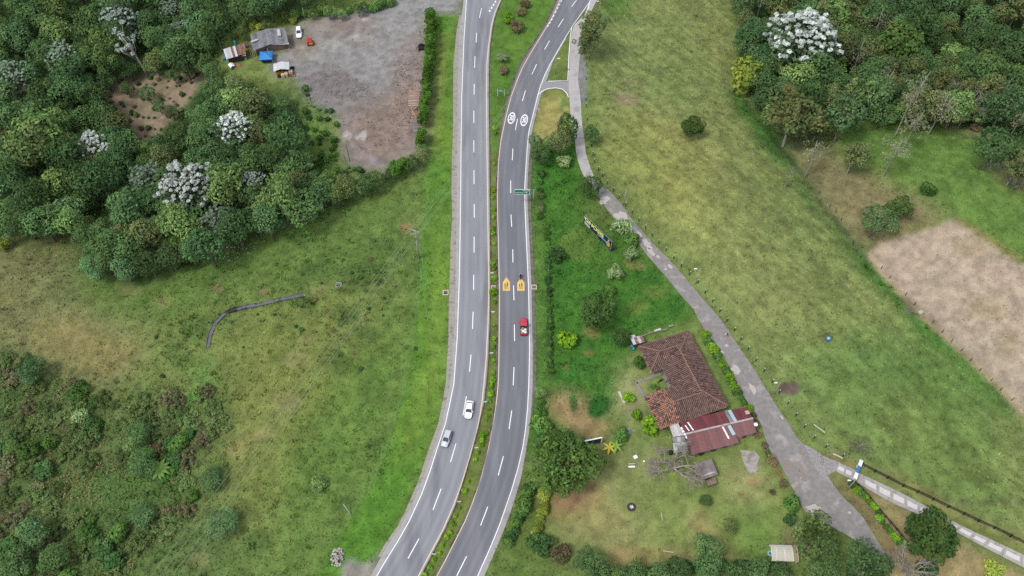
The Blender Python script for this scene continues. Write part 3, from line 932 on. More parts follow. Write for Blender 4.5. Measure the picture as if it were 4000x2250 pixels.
def carriageway(name, la, lb, m, tracks, step=10, na=33):
    vs = np.arange(-60, 2331, step)
    ts = np.linspace(0, 1, na)
    P_ = np.array([[F(at(la, v) + (at(lb, v) - at(la, v)) * t, v, 0.0) for t in ts] for v in vs])
    nv = len(vs)
    id_ = np.arange(nv * na).reshape(nv, na)
    q_ = np.stack([id_[:-1, :-1], id_[1:, :-1], id_[1:, 1:], id_[:-1, 1:]], -1).reshape(-1, 4)
    s_ = np.cumsum(np.concatenate([[0], np.linalg.norm(np.diff(P_[:, na // 2], axis=0), axis=1)]))
    k_ = np.ones((nv, na))
    wob = (fbm(s_, s_ * 0, 25, 5, 3) - 0.5) * 0.03
    for c_, w_, d_ in tracks:
        dd = (ts[None, :] - c_ - wob[:, None]) / w_
        k_ *= 1 + d_ * np.exp(-dd ** 2) * (0.6 + 0.8 * fbm(s_, s_ * 0 + c_ * 50, 18, 9, 3))[:, None]
    T_, S_ = np.meshgrid(ts, s_)
    k_ *= 1 + 0.14 * (fbm(T_ * 40, S_, 8, 15, 4) - 0.5)
    co_ = np.repeat(np.clip(k_, 0.5, 1.4).reshape(-1, 1), 3, 1)
    return put(bpy.data.objects.new(name, np_mesh(name, P_.reshape(-1, 3), q_, co_, [m], smooth=True)))


def tinted(m):
    """let the wear stored along the carriageway scale the surface colour"""
    n, l = m.node_tree.nodes, m.node_tree.links
    b_ = n['Principled BSDF']
    s_ = b_.inputs['Base Color'].links[0].from_socket
    a_ = n.new('ShaderNodeAttribute')
    a_.attribute_name = 'tint'
    v_ = n.new('ShaderNodeVectorMath')
    v_.operation = 'MULTIPLY'
    l.new(s_, v_.inputs[0])
    l.new(a_.outputs['Color'], v_.inputs[1])
    l.new(v_.outputs[0], b_.inputs['Base Color'])


tinted(ASPH)
tinted(ASPH2)
TRK = [(0.14, 0.055, -0.09), (0.36, 0.055, -0.08), (0.25, 0.05, 0.07), (0.64, 0.055, -0.07), (0.86, 0.055, -0.07), (0.75, 0.05, 0.06), (0.0, 0.05, 0.10), (1.0, 0.05, 0.10), (0.5, 0.03, -0.05)]
road_l = carriageway('road_left', WHITE_L, ORANGE_L, ASPH, TRK)
tag(road_l, 'left carriageway of worn grey asphalt with white lane dashes', kind='structure')
road_r = carriageway('road_right', ORANGE_R, WHITE_R, ASPH2, TRK)
tag(road_r, 'right carriageway of darker grey asphalt with white lane dashes', kind='structure')
o = strip('shoulder_left', GUT_I, WHITE_L, -60, 2330, -0.004, SHOULD)
tag(o, 'pale paved shoulder beside the left carriageway', kind='structure')
o = strip('shoulder_right', WHITE_R, SHO_R, 150, 2330, -0.004, SHOULD)
tag(o, 'narrow grey shoulder beside the right carriageway', kind='structure')
o = strip('shoulder_median_left', ORANGE_L, KERB_L, -60, 2330, -0.004, SHOULD)
tag(o, 'pale edge strip between left carriageway and median kerb', kind='structure')
o = strip('shoulder_median_right', KERB_R, ORANGE_R, -60, 2330, -0.004, mat('edge_strip_brown', C(134, 126, 128), 0.9, 0.2, 1.0))
tag(o, 'stained edge strip between median kerb and right carriageway', kind='structure')
for line, nm, m_, par in ((WHITE_L, 'edge_line', WHITEP, road_l), (ORANGE_L, 'edge_line', YELP, road_l), (ORANGE_R, 'edge_line', YELP, road_r), (WHITE_R, 'edge_line', WHITEP, road_r)):
    path_strip(nm, sample(line, -60, 2330), 0.17, 0.009, m_, par)

DASH_L = [((1881, 32), (1872.7, 70)), ((1862, 128), (1859.5, 166)), ((1855.6, 219.5), (1854, 265)), ((1852.5, 327.6), (1852, 369)), ((1851, 432), (1851, 480)), ((1851, 547.6), (1851, 595)), ((1851.4, 665), (1851.6, 719.5)), ((1852.4, 797.6), (1852.4, 850)), ((1852, 924.4), (1851.6, 987)), ((1850.5, 1073.5), (1850, 1132)), ((1848, 1217.4), (1845.6, 1284.7)), ((1840, 1385), (1834, 1451.3)), ((1822, 1547.6), (1809, 1622.7)), ((1781, 1733), (1759.8, 1805)), ((1723, 1909), (1691.5, 1991.7)), ((1636.6, 2104), (1593.7, 2181.7))]
DASH_R = [((2252, 0), (2233, 26)), ((2200.8, 73.5), (2180, 106)), ((2146.5, 158.4), (2127, 193.6)), ((2096, 251), (2078, 290)), ((2052.8, 353), (2040.4, 395)), ((2021.5, 464), (2013.3, 508)), ((2003.6, 580), (2001, 626)), ((1995, 705), (1995, 754)), ((1996, 838), (1999, 886)), ((2003, 974), (2003.5, 1025)), ((2006, 1115), (2007.8, 1173)), ((2009, 1267.6), (2010, 1332)), ((2008, 1434), (2004.5, 1505)), ((1999, 1603.5), (1988.6, 1676)), ((1966.4, 1782), (1946.2, 1857)), ((1905.3, 1979.3), (1877.3, 2052.8)), ((1822.5, 2173), (1784, 2250))]
for ds, par in ((DASH_L, road_l), (DASH_R, road_r)):
    for a, b_ in ds:
        path_strip('lane_dash', [a, ((a[0] + b_[0]) / 2, (a[1] + b_[1]) / 2), b_], 0.19, 0.009, WHITEP, par)
for a, b_ in [((2182, 0), (2177, 8)), ((2175, 14), (2170, 22)), ((2168, 28), (2163, 36)), ((2161, 43), (2156, 51)), ((2153, 58), (2148, 66)), ((2146, 72), (2141, 80)), ((2138, 86), (2133, 93)), ((2131, 98), (2126, 105))]:
    path_strip('short_dash', [(a[0] + 12, a[1]), (b_[0] + 12, b_[1])], 0.22, 0.009, WHITEP, road_r)
for v in (6, 18, 30, 42):
    path_strip('short_dash', [(1952 - v * 0.62 - 12, v - 3), (1952 - v * 0.62 - 14, v + 4)], 0.45, 0.009, WHITEP, road_l)


def kerb(name, line, label, w=0.22, h=0.13, v0=-60, v1=2330, m=KERBM, side=1):
    pts = np.array([F(at(line, v), v, 0)[:2] for v in np.arange(v0, v1, 14)])
    d = np.gradient(pts, axis=0)
    d /= np.linalg.norm(d, axis=1)[:, None]
    nn = np.stack([-d[:, 1], d[:, 0]], 1) * side
    mb = MB()
    rg = []
    for p, q in zip(pts, nn):
        a, b_ = p, p + q * w
        rg.append([(a[0], a[1], -0.2), (a[0], a[1], h), (b_[0], b_[1], h), (b_[0], b_[1], -0.2)])
    mb.rings(rg, 0, False)
    return tag(mb.build(name, m), label, kind='structure')


kerb('kerb_median_left', KERB_L, 'low stained kerb on the left side of the median', side=-1)
kerb('kerb_median_right', KERB_R, 'dark stained kerb on the right side of the median', side=1, w=0.3)

# worn speed roundels and school-zone pentagons
def text_mesh(txt, size=1.0, ext=0.0, bold=0.0):
    cu = bpy.data.curves.new('lettering', 'FONT')
    cu.body = txt
    cu.size = size
    cu.align_x = 'CENTER'
    cu.align_y = 'CENTER'
    cu.extrude = ext
    cu.offset = bold
    ob = bpy.data.objects.new('lettering', cu)
    COL.objects.link(ob)
    dg = bpy.context.evaluated_depsgraph_get()
    dg.update()
    me_ = bpy.data.meshes.new_from_object(ob.evaluated_get(dg))
    bpy.data.objects.remove(ob)
    me_.materials.clear()
    return me_


def heading(line, v):
    a, b_ = F(at(line, v + 6), v + 6), F(at(line, v - 6), v - 6)
    return math.atan2(b_[1] - a[1], b_[0] - a[0]) - math.pi / 2


num = text_mesh('30', 1.0, 0.0, 0.02)
num.materials.append(WHITEP)
for u, v in ((1998.2, 461), (2047.6, 469.5)):
    c = F(u, v, 0.010)
    hd = heading(ORANGE_R, v)
    mk = MB()
    k_ = 40
    ring = [(r_ * 1.05 * math.cos(2 * math.pi * i / k_), r_ * 2.3 * math.sin(2 * math.pi * i / k_), 0) for r_ in (1.0, 0.80) for i in range(k_)]
    mk.add(ring, [(i, (i + 1) % k_, k_ + (i + 1) % k_, k_ + i) for i in range(k_)])
    root = mk.build('speed_roundel', WHITEP, road_r, c, hd)
    nn = inst('numeral', num, root, (0, 0, 0.001), 0, (1.25, 3.1, 1))
for u0, u1, vt, vb in ((1964, 1992, 1082.5, 1135.7), (2020.5, 2049, 1086.5, 1135.7)):
    c = F((u0 + u1) / 2, vb, 0.010)
    w2 = (F(u1, vb)[0] - F(u0, vb)[0]) / 2
    ln = F(u0, vt)[1] - F(u0, vb)[1]
    mk = MB().add([(-w2, 0, 0), (w2, 0, 0), (w2, ln * 0.63, 0), (0, ln, 0), (-w2, ln * 0.63, 0)], [(0, 1, 2, 3, 4)])
    root = mk.build('school_zone_mark', SCHP, road_r, c, heading(ORANGE_R, vb))
    for dx, s_ in ((-0.33, 0.8), (0.22, 1.0)):
        fg = MB()
        hh = ln * 0.52 * s_

        def bit(pts):
            fg.add([(dx + a * s_, 0.62 + b_ * hh, 0.0) for a, b_ in pts], [tuple(range(len(pts)))])
        k_ = 10
        bit([(0.16 * math.cos(2 * math.pi * i / k_), 0.88 + 0.11 * math.sin(2 * math.pi * i / k_)) for i in range(k_)])
        bit([(-0.14, 0.42), (0.14, 0.42), (0.20, 0.75), (-0.17, 0.75)])
        bit([(-0.14, 0.42), (0.0, 0.42), (-0.12, 0.22), (-0.22, 0.0), (-0.33, 0.02), (-0.24, 0.22)])
        bit([(0.0, 0.42), (0.14, 0.42), (0.22, 0.2), (0.30, 0.0), (0.18, 0.0), (0.08, 0.22)])
        bit([(0.17, 0.75), (0.20, 0.66), (0.36, 0.52), (0.30, 0.46), (0.12, 0.60)])
        fg.build('child_figure', DARKP, root, (0, 0, 0.003))
    MB().box((0, 0.55, 0.003), (w2 * 1.1, 0.09, 0.001)).build('base_bar', DARKP, root)


def slabs(name, la, lb, v0, v1, m, label, step=3.2, gap=0.04, zj=0.015, zb=0.01):
    """concrete gutter of separate cast slabs"""
    vs = np.arange(v0, v1, 4.0)
    A = np.array([F(at(la, v), v, 0)[:2] for v in vs])
    B = np.array([F(at(lb, v), v, 0)[:2] for v in vs])
    s_ = np.concatenate([[0], np.cumsum(np.linalg.norm(np.diff((A + B) / 2, axis=0), axis=1))])
    root = None
    t_ = 0.0
    k_ = 0
    while t_ < s_[-1] - 0.5:
        t2 = min(t_ + step * random.uniform(0.85, 1.15), s_[-1])
        q = []
        for tt in (t_, (t_ + t2) / 2, t2 - gap):
            q.append(((np.interp(tt, s_, A[:, 0]), np.interp(tt, s_, A[:, 1])), (np.interp(tt, s_, B[:, 0]), np.interp(tt, s_, B[:, 1]))))
        poly = [q[0][0], q[0][1], q[1][1], q[2][1], q[2][0], q[1][0]][::-1]
        z = zb + random.uniform(-zj, zj)
        mb = MB().prism(poly, -0.25, z)
        if root is None:
            root = empty(name, (0, 0, 0))
            tag(root, label, kind='structure')
        mb.build('slab', m, root)
        t_ = t2
        k_ += 1
    return root


slabs('gutter_left', GUT_O, GUT_I, 60, 2180, CONC, 'cast concrete gutter along the left carriageway', 2.6)
slabs('gutter_right', SHO_R, GUTR_O, 520, 1640, CONC2, 'mossy concrete gutter along the right carriageway', 2.6)

# ------------------------------------------------------------------ lane, slip road and driveway
LANE_PALE = mat('lane_pale_concrete', C(190, 185, 182), 0.9, 0.12, 0.5, 0.2, col2=C(168, 164, 162), f2=0.55, scale2=0.35)
LANE_GREY = mat('lane_broken_asphalt', C(148, 143, 140), 0.9, 0.24, 0.9, 0.3, col2=C(172, 166, 160), f2=0.54, scale2=0.35)
o = strip('slip_road', LANE_L, LANE_R, -60, 700, 0.012, LANE_PALE)
tag(o, 'pale concrete slip road with cracked slabs beside the highway', kind='structure')
lane = strip('lane', LANE_L, LANE_R, 690, 2180, 0.006, LANE_GREY)
tag(lane, 'patched grey country lane running past the tiled house', kind='structure')
mb = MB().add([F(u, v, 0.004) for u, v in [(2092, 388), (2112, 340), (2124, 318), (2240, 318), (2240, 372), (2222, 372), (2205, 352), (2170, 345), (2130, 352), (2104, 378)][::-1]], [tuple(range(10))])
o = mb.build('slip_connection', mat('connection_asphalt', C(160, 157, 158), 0.9, 0.1, 0.8))
tag(o, 'short paved connection between highway and slip road', kind='structure')
for pts in ([(2234, 104), (2228, 140), (2222, 220), (2218, 315), (2140, 317)], [(2102, 370), (2116, 357), (2140, 346), (2171, 342.6), (2197, 348), (2212, 362), (2221, 379)], [(2306, 0), (2287, 70)]):
    q = []
    for a, b_ in zip(pts[:-1], pts[1:]):
        q += [(a[0] + (b_[0] - a[0]) * t, a[1] + (b_[1] - a[1]) * t) for t in (0, 0.5)]
    path_strip('edge_line', q + [pts[-1]], 0.2, 0.022, WHITEP, lane)
PATCH = mat('cement_patch', C(196, 190, 184), 0.9, 0.14, 1.5, 0.2)
PATCH_R = mat('rubble_patch', C(152, 138, 132), 0.95, 0.25, 2.5, 0.3, col2=C(196, 184, 176), f2=0.60)


def patch(u, v, ru, rv, m, parent, z=0.016, seed=0, tilt=0.0, name='repair_patch'):
    r_ = random.Random(seed * 31 + int(u))
    pts = []
    for i in range(16):
        a = 2 * math.pi * i / 16
        s_ = r_.uniform(0.65, 1.15)
        x, y = ru * math.cos(a) * s_, rv * math.sin(a) * s_
        pts.append(F(u + x * math.cos(tilt) - y * math.sin(tilt), v + x * math.sin(tilt) + y * math.cos(tilt), z))
    return MB().add(pts[::-1], [tuple(range(16))]).build(name, m, parent)


for i, (u, v, a, b_, t_) in enumerate(((2425, 845, 28, 18, 0.3), (2362, 780, 16, 22, 0.9), (2485, 905, 34, 14, 0.85), (2525, 950, 30, 12, 0.8), (2545, 985, 24, 9, 0.8), (2570, 1002, 12, 6, 0.6), (2617, 1040, 14, 7, 0.9), (2600, 1052, 6, 4, 0), (2875, 1443, 22, 17, 0.4), (3178, 1990, 30, 22, 0.3), (3318, 2003, 10, 5, 0.6), (2838, 1350, 8, 6, 0), (2822, 1374, 9, 5, 0.7), (2940, 1520, 24, 10, 1.0))):
    patch(u, v, a, b_, PATCH, lane, 0.016, i, t_)
for i, (u, v, a, b_, t_) in enumerate(((2765, 1275, 24, 18, 0.6), (2836, 1320, 20, 14, 0.8), (3080, 1818, 30, 16, 0.9), (3137, 1860, 28, 16, 0.7), (3135, 1770, 18, 12, 0.2), (3120, 1830, 16, 10, 0.2))):
    patch(u, v, a, b_, PATCH_R, lane, 0.013, i + 40, t_)
GRAVEL = mat('loose_gravel', C(164, 160, 160), 0.95, 0.22, 3.0, 0.3, col2=C(150, 140, 132), f2=0.5)
mb = MB().add([F(u, v, 0.010) for u, v in [(3140, 1735), (3175, 1752), (3215, 1780), (3262, 1800), (3282, 1806), (3264, 1840), (3236, 1856), (3240, 1885), (3200, 1850), (3165, 1790)][::-1]], [tuple(range(10))])
o = mb.build('driveway_apron', GRAVEL)
tag(o, 'gravel apron joining the lane to the concrete driveway', kind='structure')
DR_U = L((3279, 1808), (3331, 1831), (3362, 1852), (3466, 1898), (3569, 1950), (3673, 2010), (3776, 2064), (3880, 2111), (4000, 2168), (4100, 2212))
DR_D = L((3263, 1839), (3326, 1873), (3362, 1893), (3466, 1955), (3569, 2002), (3647, 2028), (3750, 2085), (3854, 2142), (4000, 2217), (4100, 2262))
driveway = empty('driveway')
tag(driveway, 'cast concrete driveway running from the blue gate to the lower right corner', kind='structure')
DRIVE = mat('driveway_concrete', C(182, 176, 170), 0.9, 0.16, 1.0, 0.2, col2=C(160, 152, 144), f2=0.55)
PANEL = mat('driveway_pale_panel', C(224, 220, 218), 0.85, 0.08, 2.0, 0.1, col2=C(196, 190, 188), f2=0.6)


def along(lu, ld, t):
    """t in 0..1 along both lines"""
    n_ = len(lu) - 1
    i = np.linspace(0, 1, n_ + 1)
    return (np.interp(t, i, lu[:, 0]), np.interp(t, i, lu[:, 1])), (np.interp(t, i, ld[:, 0]), np.interp(t, i, ld[:, 1]))


ND = 17
for k_ in range(ND):
    t0, t1 = k_ / ND, (k_ + 0.985) / ND
    a, d = along(DR_U, DR_D, t0)
    b_, c = along(DR_U, DR_D, t1)
    q = [F(*p, 0.0) for p in (a, b_, c, d)]
    z = 0.03 + random.uniform(-0.008, 0.008)
    sl = MB().prism([p[:2] for p in q][::-1], -0.2, z).build('slab', DRIVE, driveway)
    if k_ not in (2, 3):
        def lerp(s_, t_):
            p = (1 - s_) * ((1 - t_) * q[0] + t_ * q[1]) + s_ * ((1 - t_) * q[3] + t_ * q[2])
            j = random.uniform(-0.03, 0.03)
            return (p[0] + j, p[1] - j, z + 0.004)
        MB().add([lerp(0.30, 0.12), lerp(0.72, 0.12), lerp(0.72, 0.5), lerp(0.70, 0.86), lerp(0.30, 0.88), lerp(0.33, 0.5)], [tuple(range(6))]).build('pale_panel', PANEL, sl)

# ------------------------------------------------------------------ concrete ditch in the left field
dw = [W(*p) for p in DITCH]
mb = MB()
rg = []
for i, p in enumerate(dw):
    d = (dw[min(i + 1, len(dw) - 1)] - dw[max(i - 1, 0)])[:2]
    d /= np.linalg.norm(d)
    nn = np.array((-d[1], d[0]))
    zt = float(hz(*(p[:2] + nn * 2.2)) + hz(*(p[:2] - nn * 2.2))) / 2 + 0.04
    prof = [(-0.52, -0.08), (-0.42, -0.05), (-0.30, -0.30), (0.30, -0.30), (0.42, -0.05), (0.52, -0.08), (0.55, -0.6), (-0.55, -0.6)]
    rg.append([(p[0] + nn[0] * a, p[1] + nn[1] * a, zt + z) for a, z in prof])
mb.rings(rg, 0, False)
o = mb.build('drain_channel', mat('ditch_concrete', C(116, 116, 118), 0.8, 0.3, 0.8, 0.2, col2=C(52, 52, 50), f2=0.5, scale2=0.35))
tag(o, 'curved concrete drainage ditch cut into the left pasture', 'ditch')
p = dw[-1]
tag(MB().box((0, 0, -0.15), (0.9, 1.3, 0.5), 0.3).build('headwall', CONC, None, p), 'pale concrete headwall at the upper end of the drainage ditch', 'headwall')
print('roads', round(time.time() - T0, 1))
# ------------------------------------------------------------------ foliage
LEAF = leaf_mat('leaf', 0.22, 0.010, 0.34)
BARK = mat('bark', C(120, 108, 92), 0.95, 0.25, 3.0, 0.3)
BARK_P = mat('bark_pale', C(166, 160, 148), 0.9, 0.2, 2.0, 0.2)


def unit(a):
    return a / (np.linalg.norm(a, axis=-1, keepdims=True) + 1e-9)


def leaves(c, nrm, ln, wd, col, rg):
    """quads at c facing nrm"""
    n_ = len(c)
    nrm = unit(nrm)
    t = unit(np.cross(nrm, unit(rg.normal(size=(n_, 3)))))
    b_ = np.cross(nrm, t)
    ln, wd = np.broadcast_to(ln, n_)[:, None], np.broadcast_to(wd, n_)[:, None]
    V_ = np.stack([c - t * ln, c - b_ * wd, c + t * ln, c + b_ * wd], 1).reshape(-1, 3)
    return V_, np.arange(4 * n_).reshape(-1, 4), np.repeat(col, 4, 0)


def lobes_cloud(lc, lr, nleaf, size, cols, rg, flat=0.85, up=0.35, cjit=0.16, open_=0.0):
    """leaves over the surface of lobes (centres lc, radii lr)"""
    cs, ns, co = [], [], []
    for i in range(len(lc)):
        m_ = max(12, int(nleaf * (lr[i] ** 2) / np.mean(lr ** 2)))
        d = unit(rg.normal(size=(m_, 3)) + np.array((0, 0, up)))
        r_ = lr[i] * rg.uniform(0.72, 1.08, m_)[:, None]
        p = lc[i] + d * r_ * np.array((1, 1, flat))
        # leave out what lies deep inside other lobes
        dd = np.linalg.norm(p[:, None, :] - lc[None], axis=2) / lr[None]
        dd[:, i] = 9
        kp = dd.min(1) > 0.72
        p, d = p[kp], d[kp]
        cs.append(p)
        ns.append(unit(d + rg.normal(0, 0.45, d.shape) + np.array((0, 0, 0.35))))
        b_ = cols[i] * (1 + rg.normal(0, cjit, (len(p), 1)))
        co.append(b_)
    c, nn, co = np.concatenate(cs), np.concatenate(ns), np.clip(np.concatenate(co), 0.004, 0.8)
    s_ = size * rg.uniform(0.7, 1.35, len(c))
    return leaves(c, nn, s_, s_ * 0.62, co, rg)


def merge(*parts):
    V_, F_, C_ = [], [], []
    o_ = 0
    for v, f, c in parts:
        V_.append(v)
        F_.append(f + o_)
        C_.append(c)
        o_ += len(v)
    return np.concatenate(V_), np.concatenate(F_), np.concatenate(C_)


def crown_mesh(name, seed, base, n_lobes=26, nleaf=95, size=0.085, tall=0.75, spread=0.68, lobe=(0.26, 0.42), vary=0.16, hue2=None, zc=1.45, up=0.35):
    """crown of radius about 1 centred zc above the foot"""
    rg = np.random.default_rng(seed)
    d = unit(rg.normal(size=(n_lobes, 3)) + np.array((0, 0, 0.25)))
    rr = rg.uniform(0.25, 1.0, n_lobes) ** 0.6 * spread
    lc = d * rr[:, None] * np.array((1, 1, tall))
    lc[:, :2] *= 1 + 0.15 * np.sin(3 * np.arctan2(lc[:, 1], lc[:, 0]) + seed)[:, None]
    lr = rg.uniform(*lobe, n_lobes)
    cols = np.array(base)[None] * (1 + rg.normal(0, vary, (n_lobes, 1)))
    if hue2 is not None:
        k_ = rg.uniform(0, 1, (n_lobes, 1)) ** 2
        cols = cols * (1 - k_) + np.array(hue2) * k_
    V_, F_, C_ = lobes_cloud(lc, lr, nleaf, size, cols, rg, up=up)
    V_[:, 2] += zc
    return np_mesh(name, V_, F_, C_, [LEAF]), lc + np.array((0, 0, zc))


def trunk_mesh(name, seed, lc, h, r0=0.07, m=BARK, n_limb=6, low=0.45):
    rg = random.Random(seed)
    mb = MB()
    top = Vector((rg.uniform(-.1, .1), rg.uniform(-.1, .1), h))
    mid = Vector((rg.uniform(-.05, .05), rg.uniform(-.05, .05), h * low))
    mb.tube([(0, 0, -0.15), (0, 0, 0.05), mid, top], [r0 * 1.5, r0, r0 * 0.75, r0 * 0.3], 7)
    idx_ = list(range(len(lc)))
    rg.shuffle(idx_)
    for i in idx_[:n_limb]:
        t = Vector(lc[i])
        s_ = mid.lerp(top, rg.uniform(0, 0.6))
        k_ = s_.lerp(t, 0.5) + Vector((0, 0, 0.05))
        mb.tube([s_, k_, t], [r0 * 0.5, r0 * 0.33, r0 * 0.12], 5)
    return mb.mesh(name, m)


G_DARK, G_MID, G_LITE, G_OLIVE, G_BLUE, G_LUSH = C(70, 95, 58), C(86, 112, 66), C(110, 134, 76), C(100, 116, 68), C(78, 108, 70), C(74, 118, 54)
KB = 1.68      # a leaf seen face on is brighter than the crown it shades
def lf(c, k=1.0):
    return tuple(x * KB * k for x in c)


SPEC = {}


def species(key, seeds, base, hue2=None, trunk_h=1.5, r0=0.06, bark=BARK, limbs=6, zc=1.45, **kw):
    out = []
    for s_ in seeds:
        cm, lc = crown_mesh('crown_' + key, s_, base, hue2=hue2, zc=zc, **kw)
        tm = trunk_mesh('trunk_' + key, s_, lc, trunk_h * zc / 1.45, r0, bark, limbs)
        out.append((cm, tm))
    SPEC[key] = (out, zc)


species('dark', (1, 2, 3, 4), lf(G_DARK), lf(G_MID), n_lobes=34, nleaf=112, size=0.060, vary=0.24)
species('mid', (5, 6, 7, 8), lf(G_MID), lf(G_DARK), n_lobes=34, nleaf=112, size=0.060, vary=0.24)
species('lite', (9, 10, 11), lf(G_LITE), lf(G_MID), n_lobes=32, nleaf=112, size=0.060, vary=0.24)
species('blue', (12, 13, 14), lf(G_BLUE), lf(C(98, 126, 78)), n_lobes=36, nleaf=112, size=0.060, vary=0.24)
species('olive', (15, 16, 17), lf(G_OLIVE), lf(C(108, 116, 76)), n_lobes=32, nleaf=105, size=0.058, vary=0.24)
species('gum', (18, 19, 20), lf(C(94, 112, 72)), lf(C(122, 124, 74)), n_lobes=34, nleaf=74, size=0.06, lobe=(0.17, 0.32), spread=0.80, tall=0.9, zc=1.5, trunk_h=1.6, r0=0.045, bark=BARK_P, limbs=12)
species('thin', (21, 22), lf(C(106, 116, 84)), lf(C(130, 124, 96)), n_lobes=20, nleaf=26, size=0.05, lobe=(0.14, 0.28), spread=0.8, tall=1.1, zc=2.0, trunk_h=2.3, r0=0.035, bark=BARK_P, limbs=16)
species('big', (23, 24), lf(C(78, 108, 54)), lf(C(98, 126, 62)), n_lobes=90, nleaf=60, size=0.05, lobe=(0.13, 0.24), spread=0.86, tall=0.6, zc=0.95, trunk_h=1.2, r0=0.05, limbs=14)
species('round', (25, 26), lf(C(62, 86, 46)), lf(C(82, 100, 50)), n_lobes=60, nleaf=100, size=0.06, lobe=(0.18, 0.30), spread=0.74, tall=0.8, zc=1.05, trunk_h=1.2, r0=0.06, limbs=8)
species('bush', (27, 28, 29), lf(C(70, 106, 50)), lf(C(96, 124, 62)), n_lobes=22, nleaf=62, size=0.11, lobe=(0.26, 0.42), tall=0.7, zc=0.62, trunk_h=0.8, r0=0.05, limbs=4)
species('dkbush', (30, 31, 32), lf(C(56, 84, 46)), lf(C(72, 98, 58)), n_lobes=22, nleaf=62, size=0.11, lobe=(0.26, 0.42), tall=0.7, zc=0.62, trunk_h=0.8, r0=0.05, limbs=4)
species('palebush', (33, 34), lf(C(128, 148, 100)), lf(C(116, 136, 84)), n_lobes=24, nleaf=60, size=0.09, lobe=(0.24, 0.4), tall=0.75, zc=0.7, trunk_h=0.8, r0=0.05, limbs=4)
species('brownbush', (35, 36), lf(C(118, 100, 80)), lf(C(96, 104, 64)), n_lobes=20, nleaf=56, size=0.10, lobe=(0.24, 0.4), tall=0.65, zc=0.58, trunk_h=0.7, r0=0.04, limbs=6)
species('yellow', (37, 38), lf(C(142, 150, 66)), lf(C(112, 134, 58)), n_lobes=22, nleaf=60, size=0.10, lobe=(0.24, 0.4), tall=0.8, zc=0.7, trunk_h=0.8, r0=0.05, limbs=4)
species('sprout', (39, 40, 41), lf(C(116, 156, 42)), lf(C(86, 128, 40)), n_lobes=12, nleaf=44, size=0.17, lobe=(0.3, 0.5), tall=0.75, zc=0.65, trunk_h=0.8, r0=0.05, limbs=4)
species('conifer', (42, 43, 44), lf(C(82, 112, 44)), lf(C(58, 92, 40)), n_lobes=34, nleaf=56, size=0.10, lobe=(0.22, 0.38), spread=0.62, tall=1.5, zc=1.35, trunk_h=1.6, r0=0.05, limbs=4)


species('deep', (70, 71), lf(C(58, 82, 44)), lf(C(74, 98, 50)), n_lobes=44, nleaf=110, size=0.058, tall=0.8, zc=1.0, trunk_h=1.2, vary=0.22)
for cm_, tm_ in SPEC['deep'][0]:
    cm_.materials[0] = leaf_mat('leaf_deep', 0.2, 0.006, 0.06)
species('sprawl', (60, 61, 62), lf(C(84, 108, 62)), lf(C(108, 118, 72)), n_lobes=46, nleaf=34, size=0.075, lobe=(0.11, 0.24), spread=0.98, tall=0.34, zc=0.26, trunk_h=0.3, r0=0.03, limbs=6)
species('sprawlbrown', (63, 64), lf(C(112, 104, 80)), lf(C(86, 104, 62)), n_lobes=40, nleaf=30, size=0.07, lobe=(0.10, 0.22), spread=0.98, tall=0.34, zc=0.26, trunk_h=0.3, r0=0.03, limbs=6)


def silver_mesh(name, seed, col, dens=1.0, zc=1.5, inner=None):
    """tree whose branch ends carry rosettes of silvery leaves"""
    rg = np.random.default_rng(seed)
    n_ = int(175 * dens)
    d = unit(rg.normal(size=(n_, 3)) + np.array((0, 0, 0.9)))
    pc = d * (rg.uniform(0.55, 1.0, n_) ** 0.5)[:, None] * np.array((1, 1, 0.60)) * (1 + 0.12 * np.sin(4 * np.arctan2(d[:, 1], d[:, 0]) + seed))[:, None]
    parts = []
    m_ = 15
    a = rg.uniform(0, 2 * np.pi, (n_, m_))
    el = rg.uniform(-0.2, 0.9, (n_, m_))
    dd = np.stack([np.cos(a) * np.cos(el), np.sin(a) * np.cos(el), np.sin(el)], -1)
    c = (pc[:, None, :] + dd * 0.050).reshape(-1, 3)
    nn = (dd * 0.3 + np.array((0, 0, 0.9)) + rg.normal(0, 0.35, dd.shape)).reshape(-1, 3)
    bright = np.clip(rg.normal(0.86, 0.22, (n_, 1, 1)), 0.35, 1.15) * rg.normal(1, 0.16, (n_, m_, 1))
    co = (np.array(col) * bright).reshape(-1, 3)
    s_ = 0.044 * rg.uniform(0.7, 1.3, len(c))
    parts.append(leaves(c, nn, s_, s_ * 0.7, np.clip(co, 0.01, 0.75), rg))
    # green leaves below and between
    k_ = int(1500 * dens)
    q = unit(rg.normal(size=(k_, 3)) + np.array((0, 0, 0.2))) * (rg.uniform(0.3, 0.9, k_) ** 0.5)[:, None] * np.array((1, 1, 0.6))
    q[:, 2] -= 0.12
    s_ = 0.075 * rg.uniform(0.7, 1.3, k_)
    parts.append(leaves(q, rg.normal(size=(k_, 3)) + np.array((0, 0, 1.0)), s_, s_ * 0.6, np.array(inner or lf(C(86, 104, 74)))[None] * rg.normal(1, 0.2, (k_, 1)), rg))
    V_, F_, C_ = merge(*parts)
    V_[:, 2] += zc
    return np_mesh(name, V_, F_, np.clip(C_, 0.004, 0.8), [LEAF]), pc + np.array((0, 0, zc))


def silver_species(key, seeds, col, dens, inner=None):
    out = []
    for s_ in seeds:
        cm, lc = silver_mesh('crown_' + key, s_, col, dens, inner=inner)
        out.append((cm, trunk_mesh('trunk_' + key, s_, lc, 1.5, 0.05, BARK_P, 22, 0.6)))
    SPEC[key] = (out, 1.5)


silver_species('white', (50, 51), C(212, 222, 212, 0.60), 1.0)
silver_species('silver', (52, 53), C(168, 184, 170, 0.62), 1.0)
silver_species('palegreen', (54, 55), C(136, 158, 132, 0.62), 0.9)


